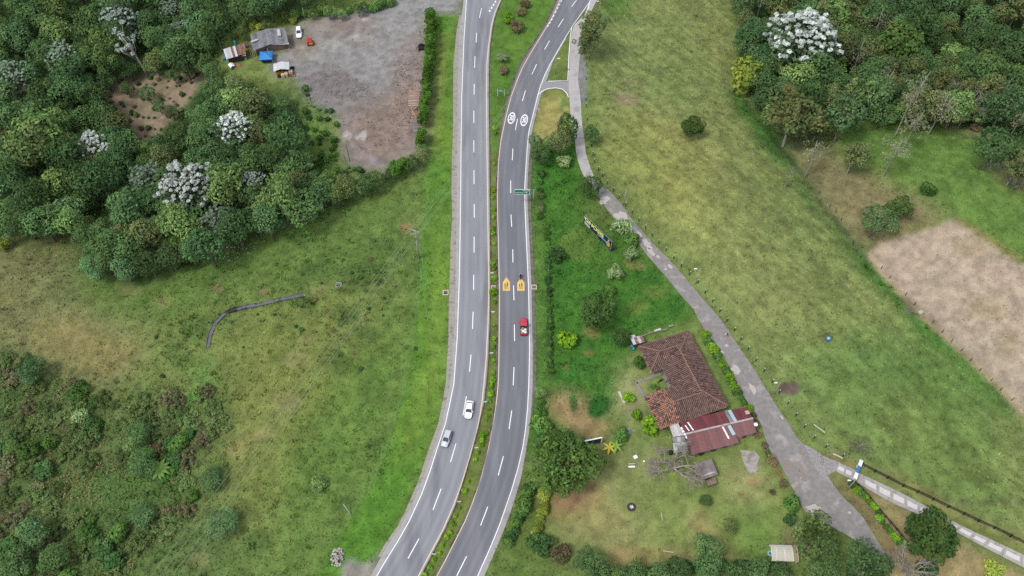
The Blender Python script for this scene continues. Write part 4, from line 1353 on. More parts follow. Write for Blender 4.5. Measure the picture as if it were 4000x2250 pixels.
def branch_tree(name, seed, h=2.2, spread=1.0, levels=4, r0=0.06, m=BARK_P, zstart=0.3, kids=4, droop=0.0):
    """leafless tree: branching tubes, height h, reach spread"""
    rg = random.Random(seed)
    mb = MB()

    def grow(p, d, ln, r_, lev):
        q = p + d * ln * 0.5 + Vector((rg.uniform(-1, 1), rg.uniform(-1, 1), rg.uniform(-1, 1))) * ln * 0.06
        e = p + d * ln
        mb.tube([p, q, e], [r_, r_ * 0.82, r_ * 0.6], 6 if lev < 2 else 4, cap=False)
        if lev >= levels:
            return
        for k_ in range(kids if lev < levels - 1 else kids + 1):
            nd = (d + Vector((rg.gauss(0, 0.55), rg.gauss(0, 0.55), rg.gauss(0.05 - droop, 0.35)))).normalized()
            grow(p.lerp(e, rg.uniform(0.45, 1.0)), nd, ln * rg.uniform(0.55, 0.8), r_ * 0.55, lev + 1)
    grow(Vector((0, 0, -0.05)), Vector((0, 0, 1)), h * zstart, r0, 0)
    for k_ in range(5):
        a = 2 * math.pi * k_ / 5 + rg.uniform(-.3, .3)
        d = Vector((math.cos(a) * spread, math.sin(a) * spread, 0.75)).normalized()
        grow(Vector((0, 0, h * zstart * 0.95)), d, h * 0.36, r0 * 0.7, 1)
    return mb.mesh(name, m)


def ordn(i):
    w_ = ('first', 'second', 'third', 'fourth', 'fifth', 'sixth', 'seventh', 'eighth', 'ninth', 'tenth')
    i += 1
    return w_[i - 1] if i <= 10 else '%d%s' % (i, 'th' if 10 < i % 100 < 20 else {1: 'st', 2: 'nd', 3: 'rd'}.get(i % 10, 'th'))


_SEEN = {}


def place_label(u, v, what, marks):
    """say where a plant stands by the nearest thing one can find"""
    mu, mv, nm = min(marks, key=lambda m: (m[0] - u) ** 2 + (m[1] - v) ** 2)
    a = math.degrees(math.atan2(mv - v, u - mu)) % 360
    d = math.hypot(u - mu, v - mv)
    w_ = ('right of', 'upper right of', 'above', 'upper left of', 'left of', 'lower left of', 'below', 'lower right of')[int((a + 22.5) // 45) % 8]
    q_ = 'close' if d < 60 else 'a little' if d < 110 else 'well' if d < 180 else 'far'
    return '%s %s %s %s' % (what, q_, w_, nm)


LM_L = [(462, 66, 'the two-tiered silver tree'), (672, 38, 'the grey-green tree at the top edge'), (232, 212, 'the silver tree left of the clearing'), (368, 572, 'the small white-leaved tree'), (905, 498, 'the white tree near the log yard'), (725, 715, 'the largest white tree'), (860, 860, 'the silver-tipped tree at the wood edge'), (40, 290, 'the pale tree at the left edge'), (130, 520, 'the broad olive tree at left'), (985, 400, 'the yellowish tree by the log yard'), (583, 308, 'the tall bare trunk'), (700, 960, 'the dark cypress-like tree'), (480, 1050, 'the lowest tip of the left wood'), (600, 520, 'the point of the brown clearing'), (200, 95, 'the olive tree in the upper left'), (1143, 82, 'the yellow flowering shrub'), (900, 200, 'the tin shack'), (1210, 560, 'the slope beside the log yard'), (1350, 720, 'the fence end below the yard'), (980, 840, 'the pale stake fence'), (150, 780, 'the pasture corner at left'), (330, 380, 'the left tip of the clearing'), (840, 60, 'the wood behind the shack'), (1020, 620, 'the dark hollow by the white trees'), (560, 830, 'the pale silver tree cluster'), (20, 60, 'the upper left corner'), (60, 640, 'the left picture edge')]
LM_R = [(3145, 128, 'the huge white tree'), (2918, 292, 'the yellow bamboo'), (3110, 430, 'the gum at the wood corner'), (3365, 120, 'the olive yellow tree'), (3520, 165, 'the tall domed tree'), (3710, 215, 'the pale feathery tree'), (3690, 320, 'the rusty gum near the crest'), (3450, 440, 'the dark drooping tree'), (3905, 560, 'the dark gum at the right edge'), (3980, 40, 'the upper right corner'), (3900, 300, 'the right picture edge'), (2950, 30, 'the meadow top corner'), (3300, 20, 'the top edge beside the white tree'), (3600, 30, 'the top edge above the domed tree'), (3010, 230, 'the slender palm'), (3300, 300, 'the middle of the right wood'), (3800, 420, 'the hill crest'), (3820, 120, 'the grassy gap in the wood')]
LM_S = [(640, 1850, 'the tree fern'), (315, 1630, 'the silvery shrub'), (517, 1738, 'the small light green tree'), (118, 1440, 'the grey-green domed shrub'), (45, 1742, 'the bright shrub at the left edge'), (560, 2010, 'the bush beside the footpath'), (120, 2080, 'the lower left corner bushes'), (400, 1940, 'the grassy glade'), (180, 1580, 'the brown scrub at left'), (700, 1600, 'the pasture edge of the hollow'), (420, 2150, 'the bottom edge scrub'), (780, 1500, 'the foot of the drainage ditch'), (250, 1850, 'the glade rim at left')]
LM_Y = [(1216, 400, 'the tall wooden pole'), (1367, 632, 'the lower wooden pole'), (1250, 520, 'the grassy slope beside the yard'), (1240, 680, 'the wood corner')]
LM_F = [(1323, 1114, 'the pasture drain box'), (1637, 1009, 'the power pole'), (1000, 1190, 'the drainage ditch'), (700, 1350, 'the dry pasture patch'), (1480, 1250, 'the verge fence'), (1300, 1400, 'the power lines')]
TREES = []      # (x, y, radius) of what stands, for spacing


def tree(name, key, u, v, rpx, label, cat='tree', group=None, var=None, sz=1.0, squash=1.0, rot=None, lean=None, R_=None):
    """place a plant so that its crown centre appears at (u,v) with radius rpx photograph pixels"""
    vs, zc = SPEC[key]
    k_ = random.randrange(len(vs)) if var is None else var % len(vs)
    rad = R_ or rpx * mpp(u, v) * 1.18
    p = W(u, v, rad * zc * sz)
    rad *= proj(p[0], p[1], p[2] + rad * zc)[2] / proj(*W(u, v))[2] if R_ is None else 1
    root = empty(name, p, random.uniform(0, 6.28) if rot is None else rot, label, cat, group, (rad * squash, rad * squash, rad * sz))
    if lean:
        root.rotation_euler = (lean[0], lean[1], root.rotation_euler[2])
    inst('trunk', vs[k_][1], root)
    inst('crown', vs[k_][0], root)
    TREES.append((p[0], p[1], rad))
    return root


# --- marked trees of the left wood
GW = 'silver-leaved trees standing out of the left wood'
for i, (k_, u, v, r_, lab) in enumerate((
    ('silver', 462, 66, 66, 'silvery tree with two tiers near the top edge, upper left wood'),
    ('palegreen', 512, 130, 44, 'pale silvery tree just below the two-tiered silver tree'),
    ('palegreen', 672, 38, 46, 'pale grey-green tree at the top edge above the brown clearing'),
    ('palegreen', 705, 120, 44, 'pale grey-green tree between top edge and the brown clearing'),
    ('palegreen', 232, 212, 60, 'grey-green silver-tipped tree left of the brown clearing'),
    ('white', 368, 572, 66, 'rounded white-leaved tree below the point of the brown clearing'),
    ('white', 905, 498, 70, 'rounded white-leaved tree between clearing and log yard'),
    ('palegreen', 575, 690, 64, 'pale silver tree left of the largest white tree'),
    ('white', 725, 715, 98, 'largest white-leaved tree near the lower edge of the left wood'),
    ('silver', 985, 705, 46, 'small white-leaved tree at right of the largest white tree'),
    ('palegreen', 860, 860, 66, 'grey-green silver-tipped tree at the lower edge of the wood'),
    ('palegreen', 40, 290, 60, 'pale silver tree at the left picture edge'),
)):
    tree('silver_leaved_tree', k_, u, v, r_, lab, group=GW, var=i)
for i, (k_, u, v, r_, lab) in enumerate((
    ('lite', 130, 520, 110, 'broad light green tree at the left side of the wood'),
    ('olive', 110, 560, 105, 'broad olive-brown tree at the left picture edge'),
    ('lite', 880, 690, 78, 'domed light green tree beside the largest white tree'),
    ('olive', 985, 400, 70, 'yellowish green tree left of the log yard'),
    ('olive', 600, 240, 42, 'golden brown tree beside the tall bare-trunked tree'),
    ('blue', 472, 250, 32, 'small bluish tree at the upper rim of the brown clearing'),
    ('dark', 495, 345, 28, 'small dark round tree inside the brown clearing'),
    ('blue', 575, 365, 30, 'small tree in the middle of the brown clearing'),
    ('blue', 618, 410, 28, 'leaning small tree at the right of the brown clearing'),
    ('dark', 672, 440, 26, 'low dark tree at the lower right of the brown clearing'),
    ('mid', 675, 290, 28, 'bright round shrub tree at the top of the brown clearing'),
    ('lite', 200, 95, 50, 'olive-topped tree in the upper left wood'),
    ('dark', 660, 1000, 55, 'dark pine-like tree at the lower edge of the left wood'),
    ('round', 700, 960, 62, 'tall dark cypress-like tree at the lower edge of the left wood'),
    ('blue', 480, 1050, 52, 'blue-green tree at the lowest tip of the left wood'),
    ('blue', 360, 1040, 50, 'blue-green tree at the lower left corner of the wood'),
    ('mid', 420, 940, 70, 'grey-green domed tree above the lowest tip of the wood'),
)):
    tree('broadleaf_tree', k_, u, v, r_, lab, var=i)
# tall tree with a long bare trunk leaning out of the clearing
p0 = W(583, 308)
t = empty('tall_bare_trunk_tree', p0, 0, 'tall tree with long pale bare trunk rising from the brown clearing', 'tree')
mb = MB()
TH = 19.0
def topo(a, b_, s_):
    return (a * s_, b_ * s_, TH * s_)
mb.tube([(0, 0, -0.3), (-0.5, 0.3, 5), (-1.6, 0.8, 11), (-3.6, 1.5, 17)], [0.38, 0.32, 0.24, 0.12], 8)
rr = random.Random(4)
ends = []
for i in range(15):
    s_ = rr.uniform(6, 15)
    b0 = (-0.5 - (s_ - 5) * 0.24, 0.3 + (s_ - 5) * 0.1, s_)
    e = (b0[0] + rr.uniform(-5, 1.6), b0[1] + rr.uniform(-2, 3), b0[2] + rr.uniform(2.5, 6))
    mb.tube([b0, ((b0[0] + e[0]) / 2 + rr.uniform(-.4, .4), (b0[1] + e[1]) / 2, (b0[2] + e[2]) / 2), e], [0.13, 0.09, 0.04], 5)
    ends.append(e)
mb.build('trunk', BARK_P, t)
rg = np.random.default_rng(8)
ec = np.array(ends + [(-3.6, 1.5, 17), (-4.6, 2, 18), (-2.6, 1, 17)])
V_, F_, C_ = lobes_cloud(ec, np.full(len(ec), 0.75), 26, 0.3, np.tile(np.array(C(170, 184, 172, 0.66)), (len(ec), 1)), rg)
inst('crown', np_mesh('crown_tall', V_, F_, C_, [LEAF]), t)
# leafless grey trees
bare_a = branch_tree('bare_branches', 3, 2.0, 1.1, 4)
bare_b = branch_tree('bare_branches', 9, 2.2, 0.8, 4)


def bare(u, v, hpx, label, me_, sc=None, group=None, name='leafless_tree', rz=0.0, lean=None):
    p = W(u, v)
    o_ = empty(name, p, rz, label, 'tree', group, sc)
    if lean:
        o_.rotation_euler = (lean[0], lean[1], rz)
    inst('branches', me_, o_)
    TREES.append((p[0], p[1], sc))
    return o_


bare(70, 400, 0, 'large leafless grey tree at the left picture edge', bare_a, 5.6)
bare(130, 470, 0, 'smaller leafless grey tree near the left picture edge', bare_b, 4.0, rz=2)

# --- right wood, marked trees
for i, (n_, k_, u, v, r_, lab, kw) in enumerate((
    ('silver_leaved_tree', 'white', 3145, 128, 122, 'huge white-leaved tree in the upper right wood', {}),
    ('bamboo_clump', 'yellow', 2918, 292, 74, 'drooping yellow-green bamboo clump at the meadow edge', dict(sz=1.3)),
    ('gum_tree', 'gum', 3110, 430, 108, 'tall gum tree with brownish crown at the wood corner', {}),
    ('gum_tree', 'gum', 3285, 412, 66, 'brown-green gum tree right of the wood corner', {}),
    ('broadleaf_tree', 'olive', 3365, 120, 48, 'olive yellow tree right of the huge white tree', {}),
    ('broadleaf_tree', 'round', 3520, 165, 100, 'dark tall domed tree in the upper right wood', {}),
    ('broadleaf_tree', 'lite', 3710, 215, 56, 'pale green feathery tree in the upper right wood', {}),
    ('gum_tree', 'gum', 3560, 275, 62, 'rusty-topped gum tree in the middle of the right wood', {}),
    ('gum_tree', 'gum', 3690, 320, 66, 'rusty-topped gum tree near the hill crest', {}),
    ('gum_tree', 'gum', 3610, 400, 76, 'green gum tree standing on the hill crest', {}),
    ('gum_tree', 'gum', 3480, 330, 56, 'pale gum tree with bare limbs in the right wood', {}),
    ('broadleaf_tree', 'dark', 3450, 440, 50, 'dark drooping tree at the foot of the right wood', {}),
    ('gum_tree', 'gum', 3200, 490, 62, 'low light green gum beside the wood corner', dict(sz=0.8)),
    ('gum_tree', 'thin', 3180, 600, 56, 'thin sparse tree on the dry strip below the wood corner', {}),
    ('gum_tree', 'gum', 3345, 600, 56, 'dark tufted tree leaning over the dry strip', dict(sz=1.2)),
    ('gum_tree', 'thin', 3500, 590, 62, 'thin feathery tree on the green slope', {}),
    ('gum_tree', 'thin', 3580, 480, 56, 'thin feathery tree below the hill crest', {}),
    ('broadleaf_tree', 'round', 3520, 808, 50, 'bright-topped dense tree above the dry field', dict(sz=1.0)),
    ('broadleaf_tree', 'dark', 3430, 855, 66, 'broad dark tree left of the bright-topped tree above the dry field', {}),
    ('shrub', 'bush', 3625, 738, 32, 'low round shrub on the upper right pasture', {}),
    ('gum_tree', 'dark', 3905, 560, 84, 'dark gum tree at the right picture edge below the crest', {}),
    ('gum_tree', 'gum', 3990, 640, 70, 'brownish gum tree cut by the right picture edge', {}),
    ('shrub', 'brownbush', 3812, 500, 22, 'small brown shrub on the hill crest', {}),
    ('gum_tree', 'thin', 3085, 680, 34, 'small sparse tree at the meadow boundary', {}),
    ('round_tree', 'round', 2708, 492, 44, 'lone dark round tree in the middle of the right meadow', {}),
)):
    tree(n_, k_, u, v, r_, lab, var=i, **kw)
# palm in the right wood
def palm(u, v, h, rad, label, n_=14, col=C(112, 128, 70), name='palm_tree', droop=0.5):
    p = W(u, v)
    o_ = empty(name, p, random.uniform(0, 6), label, 'palm')
    MB().tube([(0, 0, -0.2), (0.1, 0, h * 0.5), (0.0, 0.1, h)], [0.22, 0.16, 0.14], 7).build('trunk', BARK, o_)
    r_ = random.Random(int(u))
    for k_ in range(n_):
        a = 2 * math.pi * k_ / n_ + r_.uniform(-.2, .2)
        el = r_.uniform(0.1, 0.9)
        mb_ = MB()
        prev = None
        for s_ in np.linspace(0, 1, 7):
            rr_ = rad * s_
            z = h + rad * (el * s_ - (droop + el * 0.5) * s_ * s_)
            c = np.array((math.cos(a) * rr_, math.sin(a) * rr_, z))
            w_ = rad * 0.17 * math.sin(math.pi * min(1, s_ * 0.9 + 0.1))
            sd = np.array((-math.sin(a), math.cos(a), 0)) * w_
            cur = (c - sd - np.array((0, 0, w_ * 0.5)), c, c + sd - np.array((0, 0, w_ * 0.5)))
            if prev is not None:
                mb_.add([prev[0], prev[1], prev[2], cur[0], cur[1], cur[2]], [(0, 3, 4, 1), (1, 4, 5, 2)])
            prev = cur
        mb_.build('frond', mat('frond_%d' % int(col[1] * 999), col, 0.7, 0.2, 2.0), o_)
    return o_


palm(3008, 340, 9, 3.6, 'slender palm at the left edge of the right wood')
palm(1962, 240, 2.2, 2.2, 'spiky grey-green palm on the grass median', 16, C(108, 126, 84), droop=0.35)
bare(3735, 470, 0, 'leafless pale tree leaning on the hill crest', bare_b, 5.2, lean=(0.0, 0.25))
bare(3850, 650, 0, 'grey leafless bush tree under the dark gum at the right', bare_a, 2.6, lean=(0, 0.3))
bare(3990, 730, 0, 'fallen pale branches at the right picture edge', bare_b, 2.0, lean=(0, -0.9))

# --- trees beside roads and on the plot
PLANTS = [
    ('gum_tree', 'gum', 2312, 96, 56, 'tall gum tree with rusty top beside the slip road', dict(sz=1.2)),
    ('gum_tree', 'gum', 2290, 160, 48, 'sparse gum tree beside the slip road below the rusty-topped one', {}),
    ('broadleaf_tree', 'deep', 2218, 500, 48, 'dark tree leaning over the slip road at the lower traffic island', dict(sz=1.5)),
    ('broadleaf_tree', 'olive', 2185, 552, 44, 'olive-brown tree in the clump below the traffic island', dict(sz=1.4)),
    ('broadleaf_tree', 'dark', 2092, 556, 30, 'small dark tree beside the carriageway below the traffic island', {}),
    ('broadleaf_tree', 'dark', 2110, 600, 36, 'spreading dark tree left in the clump below the traffic island', {}),
    ('broadleaf_tree', 'mid', 2150, 560, 30, 'green tree in the middle of the clump below the traffic island', {}),
    ('shrub', 'palebush', 2205, 630, 30, 'grey-green shrub under the clump below the traffic island', {}),
    ('broadleaf_tree', 'mid', 2316, 518, 34, 'small upright tree between slip road and meadow fence', dict(sz=1.2)),
    ('round_tree', 'deep', 2305, 728, 46, 'dense dark round tree on the bend of the lane', {}),
    ('shrub', 'palebush', 2432, 892, 44, 'pale green shrub tree beside the lane behind the billboard', {}),
    ('shrub', 'bush', 2470, 935, 34, 'green shrub overhanging the lane below the billboard', {}),
    ('shrub', 'palebush', 2468, 992, 30, 'rounded grey-green shrub right of the billboard foot', {}),
    ('shrub', 'palebush', 2403, 1066, 34, 'pale feathery shrub in the lush triangle', {}),
    ('shrub', 'dkbush', 2180, 990, 34, 'rounded shrub left of the billboard near the highway', {}),
    ('round_tree', 'deep', 2336, 1208, 72, 'large dark tree in the lush triangle above the tin shed', dict(sz=1.1)),
    ('shrub', 'bush', 2380, 1130, 26, 'small tree behind the large dark tree', {}),
    ('shrub', 'sprout', 2217, 1330, 36, 'light green shrub below the large dark tree', {}),
    ('round_tree', 'deep', 2422, 1318, 40, 'dark round tree beside the tin shed', {}),
    ('broadleaf_tree', 'big', 2195, 1800, 128, 'wide spreading tree between highway and house garden', dict(var=0)),
    ('shrub', 'bush', 2110, 1660, 40, 'green shrub at the upper left of the wide spreading tree', {}),
    ('shrub', 'sprout', 2455, 1552, 22, 'clipped round orange shrub with yellow fruit beside the plank', {}),
    ('shrub', 'sprout', 2488, 1620, 22, 'round light green shrub left of the house corner', {}),
    ('shrub', 'sprout', 2540, 1662, 34, 'lush yellow-green plant at the house corner', {}),
    ('shrub', 'bush', 2498, 1415, 26, 'tall leafy bush against the west wall of the house', {}),
    ('shrub', 'bush', 2430, 1700, 30, 'bush below the small metal sheet', {}),
    ('shrub', 'dkbush', 2110, 2120, 50, 'dense green bush below the yellow croton hedge', {}),
    ('shrub', 'brownbush', 2185, 2160, 44, 'greyish bush at the lower garden edge', {}),
    ('broadleaf_tree', 'dark', 2285, 2190, 48, 'dark leafy tree at the lower garden edge', {}),
    ('broadleaf_tree', 'dark', 2335, 2215, 48, 'second dark leafy tree at the lower garden edge, right of its twin', {}),
    ('broadleaf_tree', 'lite', 2400, 2245, 40, 'light green tree cut by the bottom edge below the garden', {}),
    ('broadleaf_tree', 'dark', 2480, 2235, 46, 'low dark tree at the bottom edge below the dry bank', {}),
    ('broadleaf_tree', 'mid', 2570, 2240, 50, 'green tree at the bottom edge right of the dry bank', {}),
    ('broadleaf_tree', 'mid', 2650, 2225, 48, 'leafy tree at the bottom edge in front of the dry bank', {}),
    ('broadleaf_tree', 'mid', 2760, 2135, 54, 'feathery green tree at the bottom of the garden', {}),
    ('broadleaf_tree', 'dark', 2770, 2215, 52, 'dark tree under the feathery green tree', {}),
    ('shrub', 'olive', 2850, 2055, 32, 'sparse round shrub on the lawn', {}),
    ('broadleaf_tree', 'dark', 2880, 2235, 48, 'dark hedge tree at the bottom edge left of the canopy', {}),
    ('broadleaf_tree', 'mid', 2960, 2225, 46, 'green hedge tree just below the canopy', {}),
    ('broadleaf_tree', 'mid', 3050, 2240, 40, 'hedge tree at the bottom edge right below the canopy', {}),
    ('broadleaf_tree', 'lite', 3185, 2105, 98, 'large yellow-green tree beside the lane at the lower right', {}),
    ('broadleaf_tree', 'dark', 3385, 2200, 80, 'broad dark tree right of the large yellow-green tree', {}),
    ('broadleaf_tree', 'dark', 3230, 2240, 70, 'dark tree at the bottom edge below the large yellow-green tree', {}),
    ('round_tree', 'round', 3640, 2095, 106, 'dense dark round tree hanging over the driveway', {}),
    ('shrub', 'dkbush', 3625, 2228, 40, 'dark clipped shrub at the bottom edge below the driveway', {}),
    ('shrub', 'yellow', 3880, 2225, 40, 'yellow and red croton shrub at the lower right corner', {}),
    ('gum_tree', 'thin', 3360, 1745, 52, 'thin shadowy shrub on the meadow above the blue gate', dict(sz=0.6)),
    ('shrub', 'bush', 3095, 1965, 36, 'green bush beside the lane at the garden corner', {}),
    ('shrub', 'brownbush', 3058, 1890, 20, 'grey dry bush on the low wall beside the lane', {}),
    ('shrub', 'brownbush', 3015, 1795, 26, 'greyish bush at the lane below the annex', {}),
    ('shrub', 'dkbush', 3090, 2030, 26, 'small dark bush above the large yellow-green tree', {}),
    ('shrub', 'brownbush', 3017, 1923, 13, 'small round red-leaved shrub on the lawn near the lane', {}),
    ('agave', 'mid', 2755, 1950, 28, 'spiky green agave plant on the lawn below the hut', dict(sz=0.5)),
    ('shrub', 'brownbush', 2018, 104, 30, 'purple-brown round shrub on the grass median', {}),
    ('shrub', 'brownbush', 2036, 46, 22, 'round reddish shrub at the top of the median', {}),
    ('shrub', 'brownbush', 2050, 14, 22, 'round reddish shrub touching the top edge on the median', {}),
    ('shrub', 'brownbush', 1965, 275, 22, 'grey round shrub below the median palm', {}),
    ('shrub', 'sprout', 1985, 72, 22, 'green leafy plant between the median shrubs', {}),
    ('shrub', 'yellow', 1143, 82, 17, 'bright yellow flowering shrub beside the long shed', {}),
    ('shrub', 'yellow', 8, 955, 30, 'yellow-green bush at the left picture edge', {}),
    ('broadleaf_tree', 'lite', 517, 1738, 36, 'small light green tree in the overgrown hollow', {}),
    ('broadleaf_tree', 'mid', 545, 1690, 40, 'dark olive tree above the light green one in the hollow', {}),
    ('shrub', 'palebush', 315, 1630, 36, 'silvery feathery shrub in the overgrown hollow', {}),
    ('shrub', 'brownbush', 600, 1760, 34, 'brown-grey shrub beside the tree fern', {}),
    ('broadleaf_tree', 'blue', 118, 1440, 54, 'grey-green domed shrub tree at the upper rim of the hollow', dict(sz=0.7)),
    ('shrub', 'lite', 45, 1742, 32, 'bright green shrub at the left picture edge in the hollow', dict(sz=0.6)),
    ('broadleaf_tree', 'blue', 825, 1870, 52, 'dense leafy shrub tree under the power lines', dict(sz=0.6)),
    ('broadleaf_tree', 'blue', 865, 2050, 62, 'broad dark shrub below the power lines', dict(sz=0.5)),
    ('broadleaf_tree', 'blue', 560, 2010, 54, 'broad bush beside the footpath in the hollow', dict(sz=0.55)),
    ('broadleaf_tree', 'lite', 1245, 1890, 36, 'low spreading bush alone in the left field', dict(sz=0.4)),
    ('broadleaf_tree', 'dark', 560, 1815, 54, 'dark tree left of the tree fern', {}),
    ('broadleaf_tree', 'blue', 120, 2080, 66, 'blue-green bush tree at the lower left corner', dict(sz=0.7)),
    ('broadleaf_tree', 'mid', 200, 2170, 62, 'green bush tree at the bottom left', dict(sz=0.7)),
    ('broadleaf_tree', 'dark', 60, 2200, 66, 'dark bush tree in the bottom left corner', dict(sz=0.7)),
]
for i, (n_, k_, u, v, r_, lab, kw) in enumerate(PLANTS):
    kw = dict(kw)
    kw.setdefault('var', i)
    tree(n_, k_, u, v, r_, lab, 'plant' if n_ in ('shrub', 'agave') else 'tree', **kw)
palm(640, 1850, 3.2, 2.6, 'bright green tree fern in the overgrown hollow', 11, C(118, 156, 66), 'tree_fern', 0.45)
bare_c = branch_tree('bare_branches', 21, 2.0, 1.6, 5, 0.06, mat('bark_grey', C(172, 162, 148), 0.95, 0.2, 2), 0.22, 4, 0.05)
bare(2628, 1842, 0, 'wide leafless tree in front of the red-roofed annex', bare_c, 4.8)
bare(2165, 1775, 0, 'dry grey branches sticking out of the wide spreading tree', bare_b, 3.4, name='dead_branches', rz=1.0, lean=(0.2, -0.5))
bare(3520, 2235, 0, 'leafless pinkish tree at the bottom edge below the driveway', bare_a, 4.2, rz=0.5)

# --- median sprouts
MS = [(1926.5, 817, 8), (1926.5, 848, 9), (1925.5, 892, 10), (1926.5, 910, 9), (1930.6, 952, 9), (1924, 1029, 10), (1928, 1045, 11), (1930, 1086, 13), (1926.5, 1141, 16), (1931.7, 1179.6, 9), (1930, 1270, 7), (1930, 1323, 9), (1929, 1354, 9), (1928, 1407, 9), (1926.5, 1456, 8), (1924, 1485, 13), (1918.7, 1508, 11), (1916, 1539, 12), (1911, 1565, 9), (1909.4, 1598, 8), (1903, 1624, 10), (1889, 1697, 15), (1882.5, 1720, 13), (1881.5, 1738, 9), (1865.4, 1766.6, 10), (1856.6, 1795, 10), (1828, 1883, 8), (1815, 1916.7, 11), (1795.5, 1984, 7), (1778, 2015, 9), (1766, 2046, 12), (1756.7, 2079.7, 11), (1743.8, 2098, 10), (1727, 2129, 10), (1715.8, 2160, 11), (1693.6, 2186, 10), (1679, 2217, 10), (1660, 2244, 11), (1933, 500, 10), (1932, 520, 9), (1930, 640, 8), (1927, 745, 9), (1925, 770, 8)]
for i, (u, v, r_) in enumerate(MS):
    tree('median_shrub', 'sprout', u, v, r_ * 0.98, ordn(i) + ' bright green shrub down the narrow median strip', 'plant', 'shrubs along the median', i)

# --- hedge of conifers beside the log yard
for i, (u, v) in enumerate(((1680, 68), (1682, 92), (1686, 118), (1682, 145), (1684, 172), (1678, 200), (1680, 228), (1674, 256), (1672, 284), (1668, 312), (1668, 340), (1664, 368), (1664, 396), (1660, 424), (1656, 452), (1652, 478), (1648, 540), (1645, 560))):
    tree('hedge_conifer', 'conifer', u + random.uniform(-3, 3), v - 14, 25, ordn(i) + ' conifer from the top of the hedge between log yard and highway', 'tree', 'conifer hedge of the log yard', i)
for i, (u, v, r_, k_) in enumerate(((1545, 665, 34, 'conifer'), (1575, 655, 30, 'conifer'), (1610, 640, 28, 'mid'), (1640, 615, 30, 'olive'), (1650, 590, 22, 'lite'), (1525, 690, 24, 'dark'))):
    tree('hedge_conifer', k_, u, v - 8, r_, ('dark tree at the lower corner of the log yard', 'second dark tree at the lower corner of the log yard', 'green tree of the corner clump below the log piles', 'olive tree of the corner clump nearest the highway', 'small light tree just below the grey log pile', 'low dark bush at the left end of the corner clump')[i], 'tree', None, i)


# --- hedges as rows of bushes
def hedge(name, pts, rpx, key, label, group, gap=1.3, jit=4):
    P_ = []
    for a, b_ in zip(pts[:-1], pts[1:]):
        n_ = max(1, int(math.hypot(b_[0] - a[0], b_[1] - a[1]) / (rpx * gap)))
        P_ += [(a[0] + (b_[0] - a[0]) * i / n_, a[1] + (b_[1] - a[1]) * i / n_) for i in range(n_)]
    P_.append(pts[-1])
    for i, (u, v) in enumerate(P_):
        tree(name, key if isinstance(key, str) else random.choice(key), u + random.uniform(-jit, jit), v + random.uniform(-jit, jit), rpx * random.uniform(0.8, 1.2), ordn(i) + ' ' + label, 'plant', group, sz=random.uniform(0.8, 1.1))


hedge('hedge_shrub', [(2755, 1310), (2790, 1370), (2830, 1440), (2870, 1510), (2905, 1570), (2925, 1600)], 17, ('bush', 'sprout'), 'clipped green shrub in the hedge between house and lane', 'hedge along the lane', 1.1, 3)
hedge('hedge_shrub', [(2935, 1620), (2955, 1670), (2960, 1700)], 16, ('brownbush',), 'purple-flowering shrub at the lane end of the annex', 'purple shrubs at the annex', 1.2, 3)
hedge('hedge_shrub', [(2985, 1735), (3010, 1790)], 14, ('brownbush', 'bush'), 'low scrubby shrub on the verge below the annex', 'scrub shrubs below the annex', 1.4, 4)
hedge('roadside_bush', [(2110, 1530), (2108, 1600), (2090, 1640)], 22, ('bush', 'sprout', 'lite'), 'leafy bush on the bank beside the right carriageway', 'bushes on the highway bank', 1.2, 6)
hedge('roadside_bush', [(2075, 1900), (2050, 1950), (2030, 2000), (2010, 2050), (1990, 2120)], 26, ('dkbush', 'bush'), 'dark bush in the thicket at the road bend below the wide tree', 'thicket at the road bend', 0.9, 8)
hedge('verge_plant', [(2112, 680), (2106, 740), (2112, 790), (2104, 850)], 16, ('bush', 'olive', 'dkbush'), 'scrubby plant on the verge near the overhead sign', 'verge plants near the overhead sign', 1.4, 6)
hedge('bank_shrub', [(2136, 880), (2140, 1000), (2146, 1130), (2146, 1300), (2150, 1450)], 13, ('dkbush', 'bush'), 'low shrub in the line along the top of the highway bank', 'shrub line on the highway bank', 1.6, 4)
hedge('garden_hedge', [(2350, 2240), (2440, 2235), (2560, 2228), (2700, 2215), (2830, 2215), (2920, 2220), (3040, 2215)], 26, ('dkbush', 'bush', 'dkbush'), 'dark shrub in the hedge along the bottom of the garden', 'hedge along the bottom of the garden', 1.1, 8)
hedge('croton', [(2132, 1915), (2128, 1960), (2118, 2000), (2112, 2040), (2098, 2080)], 22, ('yellow',), 'yellow variegated croton bush in the bright garden hedge', 'yellow croton hedge', 0.85, 6)
hedge('fence_bush', [(3330, 1895), (3365, 1930), (3420, 1985), (3450, 2040), (3490, 2090), (3530, 2130)], 14, ('bush', 'sprout'), 'bright low bush growing along the lower black fence', 'bushes along the lower black fence', 1.2, 4)
hedge('yard_shrub', [(1120, 60), (1180, 55), (1250, 48), (1330, 45), (1420, 30), (1520, 10)], 20, ('bush', 'lite'), 'leafy shrub on the bank behind the log yard', 'shrubs behind the log yard', 1.3, 8)
hedge('shed_shrub', [(900, 150), (940, 125), (985, 108), (1040, 95)], 18, ('lite', 'yellow'), 'yellow-green shrub behind the long shed', 'shrubs behind the long shed', 1.2, 6)

